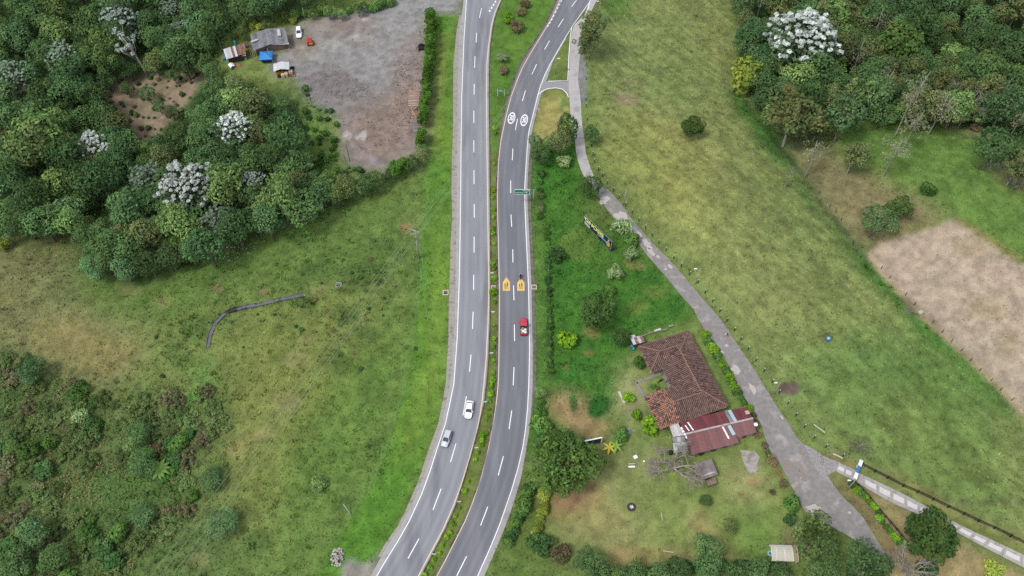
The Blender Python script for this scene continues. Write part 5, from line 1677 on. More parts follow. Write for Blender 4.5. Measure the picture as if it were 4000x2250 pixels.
# --- wood: fill the remaining forest with trees
def fill(name, poly, n_try, gap, keys, label_of, group, rmin, rmax, holes=(), cat='tree', sz=(0.8, 1.35), limit=300, fit=0.62):
    P_ = np.array([W(max(-300, min(4300, u)), max(-150, v))[:2] for u, v in poly])
    lo, hi = P_.min(0), P_.max(0)
    cnt = 0
    rs = random.Random(len(poly) * 7 + n_try)
    for _ in range(n_try):
        if cnt >= limit:
            break
        x, y = rs.uniform(lo[0], hi[0]), rs.uniform(lo[1], hi[1])
        key = rs.choice(keys)
        rad = rs.uniform(rmin, rmax)
        zc = SPEC[key][1]
        z = float(hz(x, y))
        u, v, d = proj(x, y, z + rad * zc)
        ru = rad * FPX / d
        if u < -ru or u > 4000 + ru or v < -ru or v > 2250 + ru:
            continue
        if not inpoly(np.array([u]), np.array([v]), poly)[0]:
            continue
        if any(inpoly(np.array([u + a * ru * 0.7]), np.array([v + b_ * ru * 0.7]), h_)[0] for h_ in holes for a, b_ in (((0, 0), (1, 0), (-1, 0), (0, 1), (0, -1)) if h_ is not CLEAR else ((0, 0), (0.5, 0), (-0.5, 0), (0, 0.3), (0, -0.6)))):
            continue
        if any((x - a) ** 2 + (y - b_) ** 2 < (gap * 0.5 * (rad + min(c_, rad * 1.4))) ** 2 for a, b_, c_ in TREES):
            continue
        vs, _z = SPEC[key]
        k_ = rs.randrange(len(vs))
        root = empty(name, (x, y, z), rs.uniform(0, 6.28), label_of(u, v, key), cat, group, (rad, rad, rad * rs.uniform(*sz)))
        inst('trunk', vs[k_][1], root)
        inst('crown', vs[k_][0], root)
        TREES.append((x, y, rad))
        cnt += 1
    return cnt


KN = {'dark': 'dark green', 'mid': 'mid green', 'lite': 'light green', 'blue': 'blue-green', 'olive': 'olive brown', 'gum': 'rusty green gum', 'thin': 'sparse pale-stemmed', 'palegreen': 'silver-tipped', 'round': 'blackish green', 'bush': 'fresh green', 'dkbush': 'dull dark green', 'brownbush': 'brownish', 'palebush': 'pale grey-green', 'sprawl': 'low green', 'sprawlbrown': 'low brownish', 'sprout': 'bright green', 'yellow': 'yellowish'}


def lab_l(u, v, k_):
    return place_label(u, v, KN[k_] + ' broadleaf tree', LM_L)


SHEDS = [(845, 120), (960, 95), (1130, 60), (1260, 60), (1240, 200), (1190, 330), (1060, 335), (850, 290)]
W_L = [(-80, -140), (1330, -140), (1300, 10), (1120, 70), (1000, 95), (900, 130), (850, 180), (800, 250), (860, 300), (960, 330), (1030, 335), (1110, 410), (1140, 520), (1190, 640), (1300, 700), (1420, 705), (1290, 770), (1150, 830), (980, 880), (900, 930), (800, 985), (700, 1040), (520, 1085), (400, 1080), (320, 1000), (330, 900), (240, 870), (-80, 890)]
n_l = fill('broadleaf_tree', W_L, 9000, 0.84, ('dark', 'mid', 'blue', 'dark', 'mid', 'lite', 'blue', 'dark', 'olive', 'mid', 'dark', 'lite'), lab_l, 'trees of the left wood', 2.8, 6.6, holes=(CLEAR, SHEDS, [(515, 170), (570, 150), (625, 290), (585, 325), (560, 300)]), limit=295)
W_R = [(2870, -140), (4120, -140), (4120, 560), (3960, 520), (3870, 480), (3700, 420), (3600, 440), (3440, 450), (3300, 470), (3180, 480), (3060, 500), (2960, 400), (2900, 320), (2880, 200), (2900, 80)]
n_r = fill('wood_tree', W_R, 7000, 0.84, ('dark', 'mid', 'blue', 'dark', 'olive', 'lite', 'mid', 'dark', 'gum', 'thin', 'blue'), lambda u, v, k_: place_label(u, v, KN[k_] + ' tree', LM_R), 'trees of the right wood', 2.8, 6.8, limit=220)
SCRUB = [(-60, 1360), (60, 1390), (230, 1430), (420, 1560), (600, 1560), (780, 1440), (870, 1560), (860, 1700), (700, 1830), (780, 1980), (560, 2160), (480, 2330), (-60, 2330)]
n_s = fill('scrub_bush', SCRUB, 3000, 0.62, ('sprawl', 'sprawl', 'sprawl', 'sprawlbrown', 'sprawl', 'dkbush', 'sprawl', 'sprawlbrown', 'bush'), lambda u, v, k_: place_label(u, v, KN[k_] + ' scrub bush', LM_S), 'scrub bushes of the hollow', 1.2, 3.6, holes=([(250, 1890), (560, 1850), (700, 1950), (480, 2010), (300, 2000)],), cat='plant', limit=145, sz=(0.5, 0.9))
n_t = fill('slope_bush', [(1180, 340), (1330, 420), (1325, 640), (1480, 690), (1300, 740), (1200, 640), (1180, 480)], 500, 1.5, ('bush', 'dkbush', 'bush'), lambda u, v, k_: place_label(u, v, KN[k_] + ' bush', LM_Y), 'bushes beside the log yard', 0.6, 1.4, cat='plant', limit=40)
n_v = fill('field_bush', [(560, 1300), (740, 1280), (830, 1200), (1300, 1020), (1560, 900), (1560, 1300), (1400, 1480), (1300, 1500), (1240, 1300), (800, 1480), (560, 1500)], 300, 2.5, ('dkbush', 'brownbush'), lambda u, v, k_: place_label(u, v, KN[k_] + ' low bush', LM_F), 'low bushes on the left pasture', 0.4, 0.9, cat='plant', limit=36, sz=(0.4, 0.7))
n_e = fill('edge_tree', [(1130, 560), (1200, 650), (1320, 695), (1490, 690), (1500, 715), (1300, 785), (1150, 840), (980, 890), (960, 850), (1100, 700)], 900, 0.95, ('lite', 'mid', 'bush', 'lite', 'mid'), lambda u, v, k_: place_label(u, v, KN[k_] + ' small tree', LM_L), 'trees of the wood edge', 1.8, 3.2, limit=60)
n_c = fill('clearing_shrub', CLEAR, 400, 1.6, ('brownbush', 'bush', 'dkbush', 'brownbush'), lambda u, v, k_: place_label(u, v, KN[k_] + ' small shrub', [(583, 308, 'the tall bare trunk'), (495, 345, 'the dark round tree'), (618, 410, 'the leaning small tree'), (560, 520, 'the point of the clearing'), (740, 300, 'the upper right clearing')]), 'shrubs on the brown clearing', 0.4, 1.1, cat='plant', limit=60)
print('trees', n_l, n_r, n_s, n_t, n_v, round(time.time() - T0, 1))

# --- undergrowth between the trunks and low scrub
NU = 240000
ux, uy = rng.uniform(-190, 190, NU), rng.uniform(40, 262, NU)
uz = hz(ux, uy)
uu, uv, _ = proj(ux, uy, uz)
inF = (inpoly(uu, uv, [(p[0] if 0 <= p[0] <= 4000 else p[0] * 1.0, p[1]) for p in FOREST_L]) | inpoly(uu, uv, FOREST_R)) & ~inpoly(uu, uv, CLEAR)
inS = inpoly(uu, uv, SCRUB) & (fbm(ux, uy, 7, 55, 3) > 0.46)
inT = inpoly(uu, uv, [(2100, 700), (2290, 700), (2420, 880), (2560, 1040), (2720, 1230), (2480, 1330), (2440, 1500), (2100, 1600), (2100, 1200)]) & (fbm(ux, uy, 4, 57, 3) > 0.46)
vis = (uu > -80) & (uu < 4080) & (uv > -150) & (uv < 2330)
ok = (inF | inS | inT) & vis & (rng.uniform(0, 1, NU) < np.where(inF, 1.0, 0.8))
ux, uy, uz, inF_, inT_ = ux[ok], uy[ok], uz[ok], inF[ok], inT[ok]
hh = np.where(inF_, 2.8, np.where(inT_, 0.45, 0.8)) * fbm(ux, uy, 3.5, 61, 3) * 1.6 * rng.uniform(0.3, 1, len(ux))
cc = np.stack([ux, uy, uz + hh], -1)
base = np.where(inF_[:, None], np.array(lf(C(76, 100, 56))), np.where(inT_[:, None], np.array(lf(C(70, 112, 44))), np.array(lf(C(86, 106, 60)))))
hu = fbm(ux, uy, 9, 63, 3)[:, None]
base = np.where((~inF_ & ~inT_)[:, None] & (hu > 0.56), np.array(lf(C(112, 100, 72))), base)
co = np.clip(base * rng.normal(1, 0.2, (len(ux), 1)) * (0.8 + 0.4 * hu), 0.004, 0.7)
s_ = np.where(inT_, 0.16, 0.26) * rng.uniform(0.6, 1.3, len(ux))
V_, F_, C_ = leaves(cc, rng.normal(0, 0.5, (len(ux), 3)) + np.array((0, 0, 1.0)), s_, s_ * 0.6, co, rng)
ug = put(bpy.data.objects.new('undergrowth', np_mesh('undergrowth', V_, F_, C_, [LEAF])))
tag(ug, 'low leafy undergrowth beneath the woods, in the hollow and on the bank', 'undergrowth', kind='stuff')
print('undergrowth', len(ux), round(time.time() - T0, 1))
# ------------------------------------------------------------------ shared materials
WALL_W = mat('wall_whitewash', C(206, 200, 186), 0.9, 0.14, 1.0, 0.1, col2=C(170, 160, 142), f2=0.58)
WALL_B = mat('wall_brown', C(112, 84, 66), 0.9, 0.2, 1.0)
WOOD = mat('wood_weathered', C(142, 128, 110), 0.9, 0.25, 3.0, 0.2)
WOOD_D = mat('wood_dark', C(58, 50, 46), 0.9, 0.25, 3.0)
BLACK = mat('black_paint', C(30, 30, 34), 0.6, 0.2, 2.0)
WHITE = mat('white_paint', C(236, 236, 234, 0.62), 0.6, 0.06, 2.0)
STEEL = mat('galvanised', C(176, 180, 186), 0.45, 0.1, 3.0, metal=0.3)
GLASS = mat('car_glass', C(58, 66, 76), 0.12, 0.05, 1.0, spec=0.5)
RUBBER = mat('rubber', C(34, 34, 36), 0.8, 0.1, 5.0)
GREENP = mat('sign_green', C(28, 150, 112), 0.5, 0.05, 2.0)
BLUEP = mat('blue_paint', C(52, 132, 204), 0.6, 0.08, 2.0)
CONCP = mat('pole_concrete', C(178, 174, 168), 0.9, 0.1, 2.0)

# ------------------------------------------------------------------ tiled house
HS = F(2845, 1587, 2.7)[:2]
HEY = np.array((-0.32646, 0.94521))
HEX = np.array((0.94521, 0.32646))
HRZ = math.atan2(HEX[1], HEX[0])
house = empty('tiled_house', (HS[0], HS[1], 0), HRZ, 'large courtyard house with mottled red clay tile roof beside the lane', 'house')
RECTS = [(-10.1, 0, 0, 21.0), (-13.1, 0, 13.9, 21.2), (-17.1, 0, 0.0, 8.7)]
EAVE, SLOPE = 2.7, 0.44


def hip(x, y, r_):
    return np.minimum(np.minimum(x - r_[0], r_[1] - x), np.minimum(y - r_[2], r_[3] - y)) * SLOPE


def roof_h(x, y):
    return np.max([hip(x, y, r_) for r_ in RECTS], 0)


TILE = bpy.data.materials.new('clay_tile')
TILE.use_nodes = True
n, l = TILE.node_tree.nodes, TILE.node_tree.links
b = n['Principled BSDF']
b.inputs['Roughness'].default_value = 0.9
b.inputs['Specular IOR Level'].default_value = 0.15
a_ = n.new('ShaderNodeAttribute')
a_.attribute_name = 'tint'
nz = n.new('ShaderNodeTexNoise')
nz.inputs['Scale'].default_value = 1.2
nz.inputs['Detail'].default_value = 5
tcn = n.new('ShaderNodeTexCoord')
l.new(tcn.outputs['Object'], nz.inputs['Vector'])
mr = n.new('ShaderNodeMapRange')
mr.inputs['From Min'].default_value = 0.3
mr.inputs['From Max'].default_value = 0.7
mr.inputs['To Min'].default_value = 0.78
mr.inputs['To Max'].default_value = 1.22
l.new(nz.outputs['Fac'], mr.inputs['Value'])
vm = n.new('ShaderNodeVectorMath')
vm.operation = 'SCALE'
l.new(a_.outputs['Color'], vm.inputs[0])
l.new(mr.outputs[0], vm.inputs['Scale'])
l.new(vm.outputs[0], b.inputs['Base Color'])

# roof deck under the tiles, one grid over the three wings
gs = 0.35
roof = empty('roof', (0, 0, 0))
roof.parent = house
xs = np.arange(-17.1, 0.01, gs)
ys = np.arange(0, 21.21, gs)
DX, DY = np.meshgrid(xs, ys, indexing='ij')
DH = roof_h(DX, DY)
vid = -np.ones(DX.shape, int)
vv, ff = [], []
okv = DH >= -1e-6
for i in range(DX.shape[0]):
    for j in range(DX.shape[1]):
        if okv[i, j]:
            vid[i, j] = len(vv)
            vv.append((DX[i, j], DY[i, j], EAVE + DH[i, j] - 0.03))
for i in range(DX.shape[0] - 1):
    for j in range(DX.shape[1] - 1):
        q = (vid[i, j], vid[i + 1, j], vid[i + 1, j + 1], vid[i, j + 1])
        if min(q) >= 0:
            ff.append(q)
MB().add(vv, ff).build('deck', mat('tile_deck', C(52, 38, 36), 0.95, 0.2, 1.0), roof)

# barrel tiles: courses of overlapping half-round tiles running down each slope
tv, tf, tcol = [], [], []
rs = np.random.default_rng(5)
TW, TL = 0.44, 0.46
for r_ in RECTS:
    hw = min(r_[1] - r_[0], r_[3] - r_[2]) / 2
    for side in range(4):
        # local frame of the slope: e along the eave, d up the slope
        if side == 0:
            o0, e, d, ln = (r_[0], r_[2]), (1, 0), (0, 1), r_[1] - r_[0]
        elif side == 1:
            o0, e, d, ln = (r_[1], r_[2]), (0, 1), (-1, 0), r_[3] - r_[2]
        elif side == 2:
            o0, e, d, ln = (r_[1], r_[3]), (-1, 0), (0, -1), r_[1] - r_[0]
        else:
            o0, e, d, ln = (r_[0], r_[3]), (0, -1), (1, 0), r_[3] - r_[2]
        for ic in range(int(ln / TW)):
            t = (ic + 0.5) * TW
            for ir in range(-1, int(hw / TL) + 1):
                s0 = ir * TL
                sc_ = s0 + TL / 2
                if sc_ > min(t, ln - t) + 0.12:
                    continue
                cx, cy = o0[0] + e[0] * t + d[0] * sc_, o0[1] + e[1] * t + d[1] * sc_
                if ir >= 0 and hip(cx, cy, r_) < roof_h(cx, cy) - 0.03:
                    continue
                if ir < 0:
                    ex_, ey_ = cx, cy
                    if roof_h(ex_, ey_) > 0.02:
                        continue
                    s0 = -0.14
                zc = EAVE + max(s0, -0.14) * SLOPE
                k0 = len(tv)
                wj = rs.normal(0, 0.012)
                for sa, rr_, dz in ((s0 - 0.04, 0.175, 0.035), (s0 + TL, 0.145, 0.0)):
                    for a in np.linspace(0, math.pi, 5):
                        ee = t + wj - rr_ * math.cos(a) * 1.02
                        x_ = o0[0] + e[0] * ee + d[0] * sa
                        y_ = o0[1] + e[1] * ee + d[1] * sa
                        tv.append((x_, y_, EAVE + sa * SLOPE + dz + rr_ * math.sin(a) * 0.9 - 0.02))
                for a in range(4):
                    tf.append((k0 + a, k0 + a + 1, k0 + 6 + a, k0 + 5 + a))
                sw = r_[0] < -15 and cx < -12.0
                basec = np.array(C(184, 132, 108)) if sw and rs.uniform() < 0.6 else np.array(C(128, 102, 94))
                u_ = rs.uniform()
                if u_ < 0.10:
                    basec = np.array(C(100, 76, 72))
                elif u_ > 0.95:
                    basec = np.array(C(158, 120, 108))
                tcol += [basec * rs.normal(1, 0.08)] * 10
me = np_mesh('roof_tiles', np.array(tv), np.array(tf), np.clip(np.array(tcol), 0.01, 0.8), [TILE], smooth=True)
o = inst('roof_tiles', me, roof)
tag(o, 'rows of weathered red-brown barrel tiles', kind='stuff')
# ridge and hip caps
RIDGE = mat('ridge_mortar', C(150, 116, 102), 0.9, 0.25, 2.0, 0.2)
caps = [((-5.05, 5.05), (-5.05, 15.95)), ((-5.05, 5.05), (0, 0)), ((-5.05, 15.95), (0, 21)), ((-5.05, 5.05), (-4.4, 4.35)), ((-4.4, 4.35), (-12.75, 4.35)), ((-12.75, 4.35), (-17.1, 0)), ((-12.75, 4.35), (-17.1, 8.7)), ((-5.05, 15.95), (-5.2, 17.5)), ((-3.7, 17.55), (-9.45, 17.55)), ((-9.45, 17.55), (-13.1, 13.9)), ((-9.45, 17.55), (-13.1, 21.2))]
for a, c in caps:
    pts = []
    for t_ in np.linspace(0, 1, 9):
        x, y = a[0] + (c[0] - a[0]) * t_, a[1] + (c[1] - a[1]) * t_
        pts.append((x, y, EAVE + float(max(0, roof_h(x, y))) + 0.07 + random.uniform(-.012, .012)))
    MB().tube(pts, 0.15, 6, smooth=True).build('ridge_cap', RIDGE, roof)
ov = 0.75
wall = MB()
for r_ in RECTS:
    wall.prism([(r_[0] + ov, r_[2] + ov), (r_[1] - ov, r_[2] + ov), (r_[1] - ov, r_[3] - ov), (r_[0] + ov, r_[3] - ov)], 0, EAVE + 0.12)
walls = wall.build('wall', WALL_W, house)
for x, y, rz in ((-14.8, 0.74, 0), (-11.2, 0.74, 0), (-7.6, 0.74, 0), (-4.0, 0.74, 0)):
    w_ = MB().box((x, y, 1.5), (1.1, 0.06, 1.3)).build('window', mat('window_dark', C(46, 42, 44), 0.4), house)
    MB().box((x, y - 0.05, 1.5), (0.08, 0.06, 1.3)).build('mullion', WOOD, w_)
for y in (2.5, 6.0, 10.0, 15.0, 19.0):
    w_ = MB().box((-0.73, y, 1.6), (0.06, 1.1, 1.2)).build('window', mat('window_dark', C(46, 42, 44), 0.4), house)
    MB().box((-0.68, y, 1.6), (0.06, 0.08, 1.2)).build('mullion', WOOD, w_)
MB().box((-10.06 + 0.7, 11.3, 1.05), (0.08, 0.95, 2.1)).build('door', WALL_B, house)
for x, y in ((-10.0, 9.2), (-10.0, 11.3), (-10.0, 13.4)):
    MB().tube([(x, y, 0), (x, y, EAVE)], 0.09, 6).build('porch_post', WOOD, house)
# courtyard paving kerbs
ck = MB()
for a, c in (((-16.4, 8.9), (-16.6, 13.6)), ((-16.6, 13.6), (-10.2, 13.9))):
    ck.bar((a[0], a[1], 0.06), (c[0], c[1], 0.06), 0.75, 0.12)
ck2 = ck.build('courtyard_kerb', mat('courtyard_concrete', C(150, 142, 136), 0.9, 0.2, 1.0), house)
MB().prism([(-10.1, 8.8), (-9.2, 8.8), (-9.2, 13.8), (-10.1, 13.8)], 0, 0.12).build('veranda_floor', mat('courtyard_concrete', C(150, 142, 136)), house)


def hl(x, y, z=0.0):
    p = HS + HEX * x + HEY * y
    return (p[0], p[1], z)


for (x, y, r_, k_, lab) in ((-12.6, 10.4, 0.75, 'brownbush', 'round rust-orange shrub in the house courtyard'), (-13.4, 11.2, 0.8, 'bush', 'dark leafy plant in the house courtyard'), (-12.3, 11.6, 0.6, 'sprout', 'yellow-green plant in the house courtyard')):
    vs, zc = SPEC[k_]
    t = empty('courtyard_plant', hl(x, y), 1.0, lab, 'plant', None, r_)
    inst('trunk', vs[0][1], t)
    inst('crown', vs[0][0], t)
t = empty('motorcycle', hl(-11.2, 12.0), HRZ + 0.3, 'black parked motorcycle in the house courtyard', 'motorcycle')
MB().tube([(math.cos(a) * 0.3, 0, 0.3 + math.sin(a) * 0.3) for a in np.linspace(0, 6.28, 13)], 0.06, 6).build('wheel', RUBBER, t, (0.65, 0, 0))
MB().tube([(math.cos(a) * 0.3, 0, 0.3 + math.sin(a) * 0.3) for a in np.linspace(0, 6.28, 13)], 0.06, 6).build('wheel', RUBBER, t, (-0.65, 0, 0))
MB().box((0, 0, 0.6), (0.9, 0.22, 0.35)).box((0.15, 0, 0.85), (0.4, 0.26, 0.18)).build('body', BLACK, t)
MB().tube([(0.6, -0.35, 1.0), (0.5, 0, 1.02), (0.6, 0.35, 1.0)], 0.03, 5).build('handlebar', STEEL, t)


# ------------------------------------------------------------------ sheet-metal roofs
def sheets(parent, a, b_, c, d, n_, mats, name='roof_sheet', th=0.03, gap=0.02, corr=5, amp=0.025, jit=0.015, skip=()):
    """a->b along the ridge, d->c along the eave; n_ separate corrugated sheets"""
    a, b_, c, d = (np.array(p, float) for p in (a, b_, c, d))
    for k_ in range(n_):
        if k_ in skip:
            continue
        t0, t1 = k_ / n_, (k_ + 1) / n_ - gap / n_
        dz = random.uniform(-jit, jit)
        m_ = corr * 2
        V_, F_ = [], []
        for row in (0, 1):
            for i in range(m_ + 1):
                t = t0 + (t1 - t0) * i / m_
                p = (a + (b_ - a) * t) if row == 0 else (d + (c - d) * t)
                z = amp * (1 if i % 2 else -1) + dz
                V_.append((p[0], p[1], p[2] + z))
        nb = len(V_)
        V_ += [(x, y, z - th) for x, y, z in V_]
        for i in range(m_):
            F_.append((i, m_ + 1 + i, m_ + 2 + i, i + 1))
            F_.append((nb + i, nb + i + 1, nb + m_ + 2 + i, nb + m_ + 1 + i))
        F_ += [(0, nb, nb + m_ + 1, m_ + 1), (m_, 2 * m_ + 1, nb + 2 * m_ + 1, nb + m_)]
        MB().add(V_, F_).build(name, mats[k_ % len(mats)] if k_ < 900 else mats[0], parent)


RED = [mat('red_sheet_%d' % i, C(r_, g_, b_), 0.5, 0.14, 1.2, spec=0.4, col2=C(138, 84, 72), f2=0.66, scale2=1.6) for i, (r_, g_, b_) in enumerate(((118, 52, 56), (108, 46, 52), (126, 58, 60)))]
ZINC = [mat('zinc_sheet_%d' % i, C(r_, r_ + 1, r_ + 3), 0.5, 0.12, 1.5, spec=0.4, col2=C(r_ - 34, r_ - 36, r_ - 38), f2=0.58) for i, r_ in enumerate((212, 196, 222))]
OLDZ = [mat('old_sheet_%d' % i, C(r_, r_, r_ + 4), 0.7, 0.16, 1.0, col2=C(r_ - 22, r_ - 24, r_ - 22), f2=0.52) for i, r_ in enumerate((140, 132, 148))]
RUST = [mat('rust_sheet_%d' % i, C(*c), 0.8, 0.2, 2.0, col2=C(178, 170, 164), f2=0.55) for i, c in enumerate(((138, 96, 78), (150, 112, 92)))]
annex = empty('red_roofed_annex', (HS[0], HS[1], 0), HRZ, 'long annex with dark red metal roof below the tiled house', 'house')
# local house frame: y runs north
sheets(annex, (-12.3, -3.2, 3.5), (-1.9, -4.15, 3.5), (-1.5, -0.75, 2.75), (-12.3, 0.30, 2.75), 10, RED)
sheets(annex, (-1.75, -4.15, 3.5), (-0.95, -4.2, 3.5), (-0.75, -0.8, 2.75), (-1.35, -0.75, 2.75), 1, [OLDZ[2]])
sheets(annex, (-0.85, -4.2, 3.5), (-0.05, -4.3, 3.5), (0.15, -1.0, 2.75), (-0.65, -0.85, 2.75), 1, [mat('skylight_blue', C(186, 206, 214), 0.3, 0.05, 1.0)], corr=3)
sheets(annex, (0.05, -4.3, 3.5), (3.6, -4.65, 3.5), (3.7, -1.5, 2.75), (0.3, -1.0, 2.75), 4, RED)
sheets(annex, (-12.3, -3.5, 3.5), (-1.75, -4.45, 3.5), (-1.65, -8.8, 2.55), (-12.9, -8.0, 2.55), 11, RED)
sheets(annex, (-1.6, -4.45, 3.5), (3.55, -4.95, 3.5), (3.15, -7.9, 2.65), (-1.45, -7.6, 2.65), 5, RED)
MB().bar((-12.3, -3.35, 3.56), (-1.75, -4.3, 3.56), 0.42, 0.05).build('ridge_sheet', mat('ridge_zinc', C(186, 176, 172), 0.6, 0.2, 2.0, col2=C(140, 110, 100), f2=0.56), annex)
MB().bar((-1.7, -4.3, 3.56), (3.6, -4.8, 3.56), 0.42, 0.05).build('ridge_sheet', mat('ridge_zinc', C(186, 176, 172)), annex)
SKY = mat('skylight_white', C(244, 246, 246, 0.66), 0.4, 0.04, 1.0)


def plate(parent, pts, m_, name, th=0.02):
    return MB().slab(pts, th).build(name, m_, parent)


def on_n(x, y):      # northern slope height
    return 3.5 + (y + 3.2 + 0.09 * (x + 12.3)) * -0.214 + 0.07


def on_s(x, y):
    return 3.5 - (-(y + 3.5 + 0.09 * (x + 12.3))) * 0.207 + 0.07


for x0, x1, y0, y1 in ((-11.45, -11.2, -2.9, -1.2), (-10.55, -10.25, -3.1, -0.7)):
    plate(annex, [(x0 - 0.15, y1, on_n(x0, y1)), (x0, y0, on_n(x0, y0)), (x1, y0, on_n(x1, y0)), (x1 - 0.15, y1, on_n(x1, y1))], SKY, 'skylight')
for x0, x1, y0, y1, m_ in ((-4.0, -3.65, -4.45, -7.3, SKY), (-2.75, -1.95, -4.6, -6.9, mat('skylight_blue', C(186, 206, 214)))):
    plate(annex, [(x0 + 0.0, y0, on_s(x0, y0)), (x0 + 0.25, y1, on_s(x0, y1)), (x1 + 0.25, y1, on_s(x1, y1)), (x1, y0, on_s(x1, y0))], m_, 'skylight')
plate(annex, [(2.5, -3.5, 3.55), (3.5, -3.6, 3.55), (3.55, -2.6, 3.35), (2.7, -2.5, 3.35)], mat('pink_patch', C(206, 176, 170), 0.7), 'roof_patch')
MB().prism([(-11.9, -7.5), (-2.0, -8.2), (-2.0, -1.2), (-11.9, -0.2)], 0, 2.58).prism([(-1.95, -7.2), (2.9, -7.4), (3.3, -2.0), (-1.95, -1.3)], 0, 2.6).build('wall', mat('annex_wall', C(176, 166, 150), 0.9, 0.2, 1.0, col2=C(130, 122, 110), f2=0.54), annex)
for x in (-10.5, -7.5, -4.5):
    MB().box((x, -7.93 - (x + 12) * 0.01, 1.5), (1.0, 0.5, 0.9)).build('window', mat('window_dark', C(46, 42, 44)), annex)
MB().box((0.8, -7.32, 1.05), (0.9, 0.08, 2.0)).build('door', WALL_B, annex)
dish = empty('satellite_dish', hl(3.55, -6.3, 2.75), HRZ, 'white satellite dish on the lane corner of the red roof', 'dish')
MB().tube([(0, 0, -0.1), (0, 0, 0.35)], 0.04, 6).build('mast', STEEL, dish)
MB().lathe([(0.02, 0), (0.25, 0.04), (0.45, 0.16), (0.47, 0.16), (0.26, 0.02), (0.0, -0.03)], (0, 0, 0), 14).build('reflector', WHITE, dish, (0, 0, 0.4))
leanto = empty('leanto_shelter', (HS[0], HS[1], 0), HRZ, 'pale corrugated lean-to shelter at the left end of the red annex', 'shelter')
sheets(leanto, (-14.7, 0.15, 2.75), (-12.6, 0.0, 2.8), (-12.4, -3.2, 2.55), (-15.0, -2.7, 2.45), 3, [mat('cream_sheet', C(206, 200, 190), 0.6, 0.1, 2.0, col2=C(176, 170, 160), f2=0.56)] + ZINC[:1])
sheets(leanto, (-15.2, -2.8, 2.5), (-12.5, -3.4, 2.55), (-12.7, -4.6, 2.35), (-15.5, -4.0, 2.3), 3, [OLDZ[2], ZINC[1]])
sheets(leanto, (-15.6, -4.1, 2.38), (-12.8, -4.7, 2.4), (-13.1, -6.8, 2.15), (-16.3, -6.1, 2.1), 3, ZINC)
MB().prism([(-14.4, -6.0), (-13.2, -6.2), (-12.5, -0.5), (-14.3, -0.5)], 0, 2.1).build('wall', WALL_B, leanto)
for x, y in ((-15.7, -5.9), (-14.9, -2.9), (-14.6, -0.1)):
    MB().tube([(x, y, 0), (x, y, 2.2)], 0.07, 6).build('post', WOOD, leanto)
for i in range(4):
    sk = MB().lathe([(0.05, 0), (0.34, 0.06), (0.38, 0.2), (0.3, 0.32), (0.05, 0.36)], (0, 0, 0), 9)
    o = sk.build('white_sack', WHITE, None, hl(-12.4 + i * 0.06, -1.6 - i * 0.75, 2.75 - i * 0.06))
    tag(o, ('topmost', 'second', 'third', 'lowest')[i] + ' white sack lying along the roof joint of the annex', 'sack', 'white sacks on the annex roof')
o = MB().lathe([(0.4, 0), (0.45, 0.5), (0.4, 1.0), (0.1, 1.1)], (0, 0, 0), 12).build('water_drum', mat('blue_black_drum', C(48, 52, 66), 0.5), None, hl(-16.4, -5.3))
tag(o, 'dark plastic water drum beside the lean-to', 'drum')
o = MB().slab([(0, 0, 0.10), (3.2, 0.9, 0.10), (4.6, -0.2, 0.10), (4.4, -2.0, 0.10), (5.0, -3.2, 0.10), (3.7, -5.0, 0.10), (2.6, -4.2, 0.10), (1.2, -2.2, 0.10)][::-1], 0.15).build('concrete_pad', mat('pad_concrete', C(176, 168, 160), 0.95, 0.22, 0.9, 0.3, col2=C(148, 140, 132), f2=0.5), None, W(2889, 1758), -0.35)
tag(o, 'broken concrete pad on the lawn below the annex', 'concrete pad')

# tin shed north-west of the house
def wloc(pts, z):
    return [F(u, v, z) for u, v in pts]


ts = empty('tin_shed', (0, 0, 0), 0, 'small patched tin shed at the corner of the tiled house', 'shed')
q = [F(2462, 1320, 2.3), (F(2509, 1309, 2.3)), F(2521, 1335, 2.2), F(2475, 1347, 2.2)]
sheets(ts, q[0], q[1], q[2], q[3], 4, [ZINC[0], RUST[0], ZINC[1], RUST[1]], corr=4)
q2 = [F(2458, 1312, 2.4), F(2480, 1306, 2.4), F(2484, 1318, 2.35), F(2463, 1322, 2.35)]
sheets(ts, *q2, 2, ZINC, corr=4)
cx = sum(q) / 4
MB().box((cx[0], cx[1], 1.05), (2.3, 1.5, 2.1), 0.2).build('wall', WALL_B, ts)
o = MB().lathe([(0.35, 0), (0.38, 0.5), (0.35, 0.95), (0.05, 1.0)], n=12).build('blue_drum', BLUEP, None, W(2468, 1357))
tag(o, 'bright blue drum under the tin shed roof', 'drum')
o = MB().lathe([(0.32, 0), (0.35, 0.4), (0.32, 0.8), (0.05, 0.85)], n=12).build('teal_drum', mat('teal', C(60, 170, 150), 0.6), None, W(2474, 1366))
tag(o, 'teal green drum beside the blue drum', 'drum')
# low garden wall with rubble north of the house
gw = MB()
for (a, c) in (((2500, 1318), (2560, 1297)), ((2560, 1297), (2605, 1290))):
    p, q_ = W(*a), W(*c)
    gw.bar((p[0], p[1], 0.25), (q_[0], q_[1], 0.25), 0.3, 0.5)
o = gw.build('garden_wall', mat('old_wall', C(150, 140, 120), 0.95, 0.25, 1.5, 0.3))
tag(o, 'low old garden wall north of the tiled house', 'wall')
for u, v, a, lab in ((2568, 1293, 1.7, 'long pale board lying on the garden wall'), (2620, 1277, 1.2, 'grey board leaning at the right end of the garden wall')):
    p = W(u, v)
    o = MB().box((0, 0, 0.55), (a, 0.45, 0.08), 0.35).build('board', ZINC[0] if a > 1.5 else OLDZ[2], None, p)
    tag(o, lab, 'board')

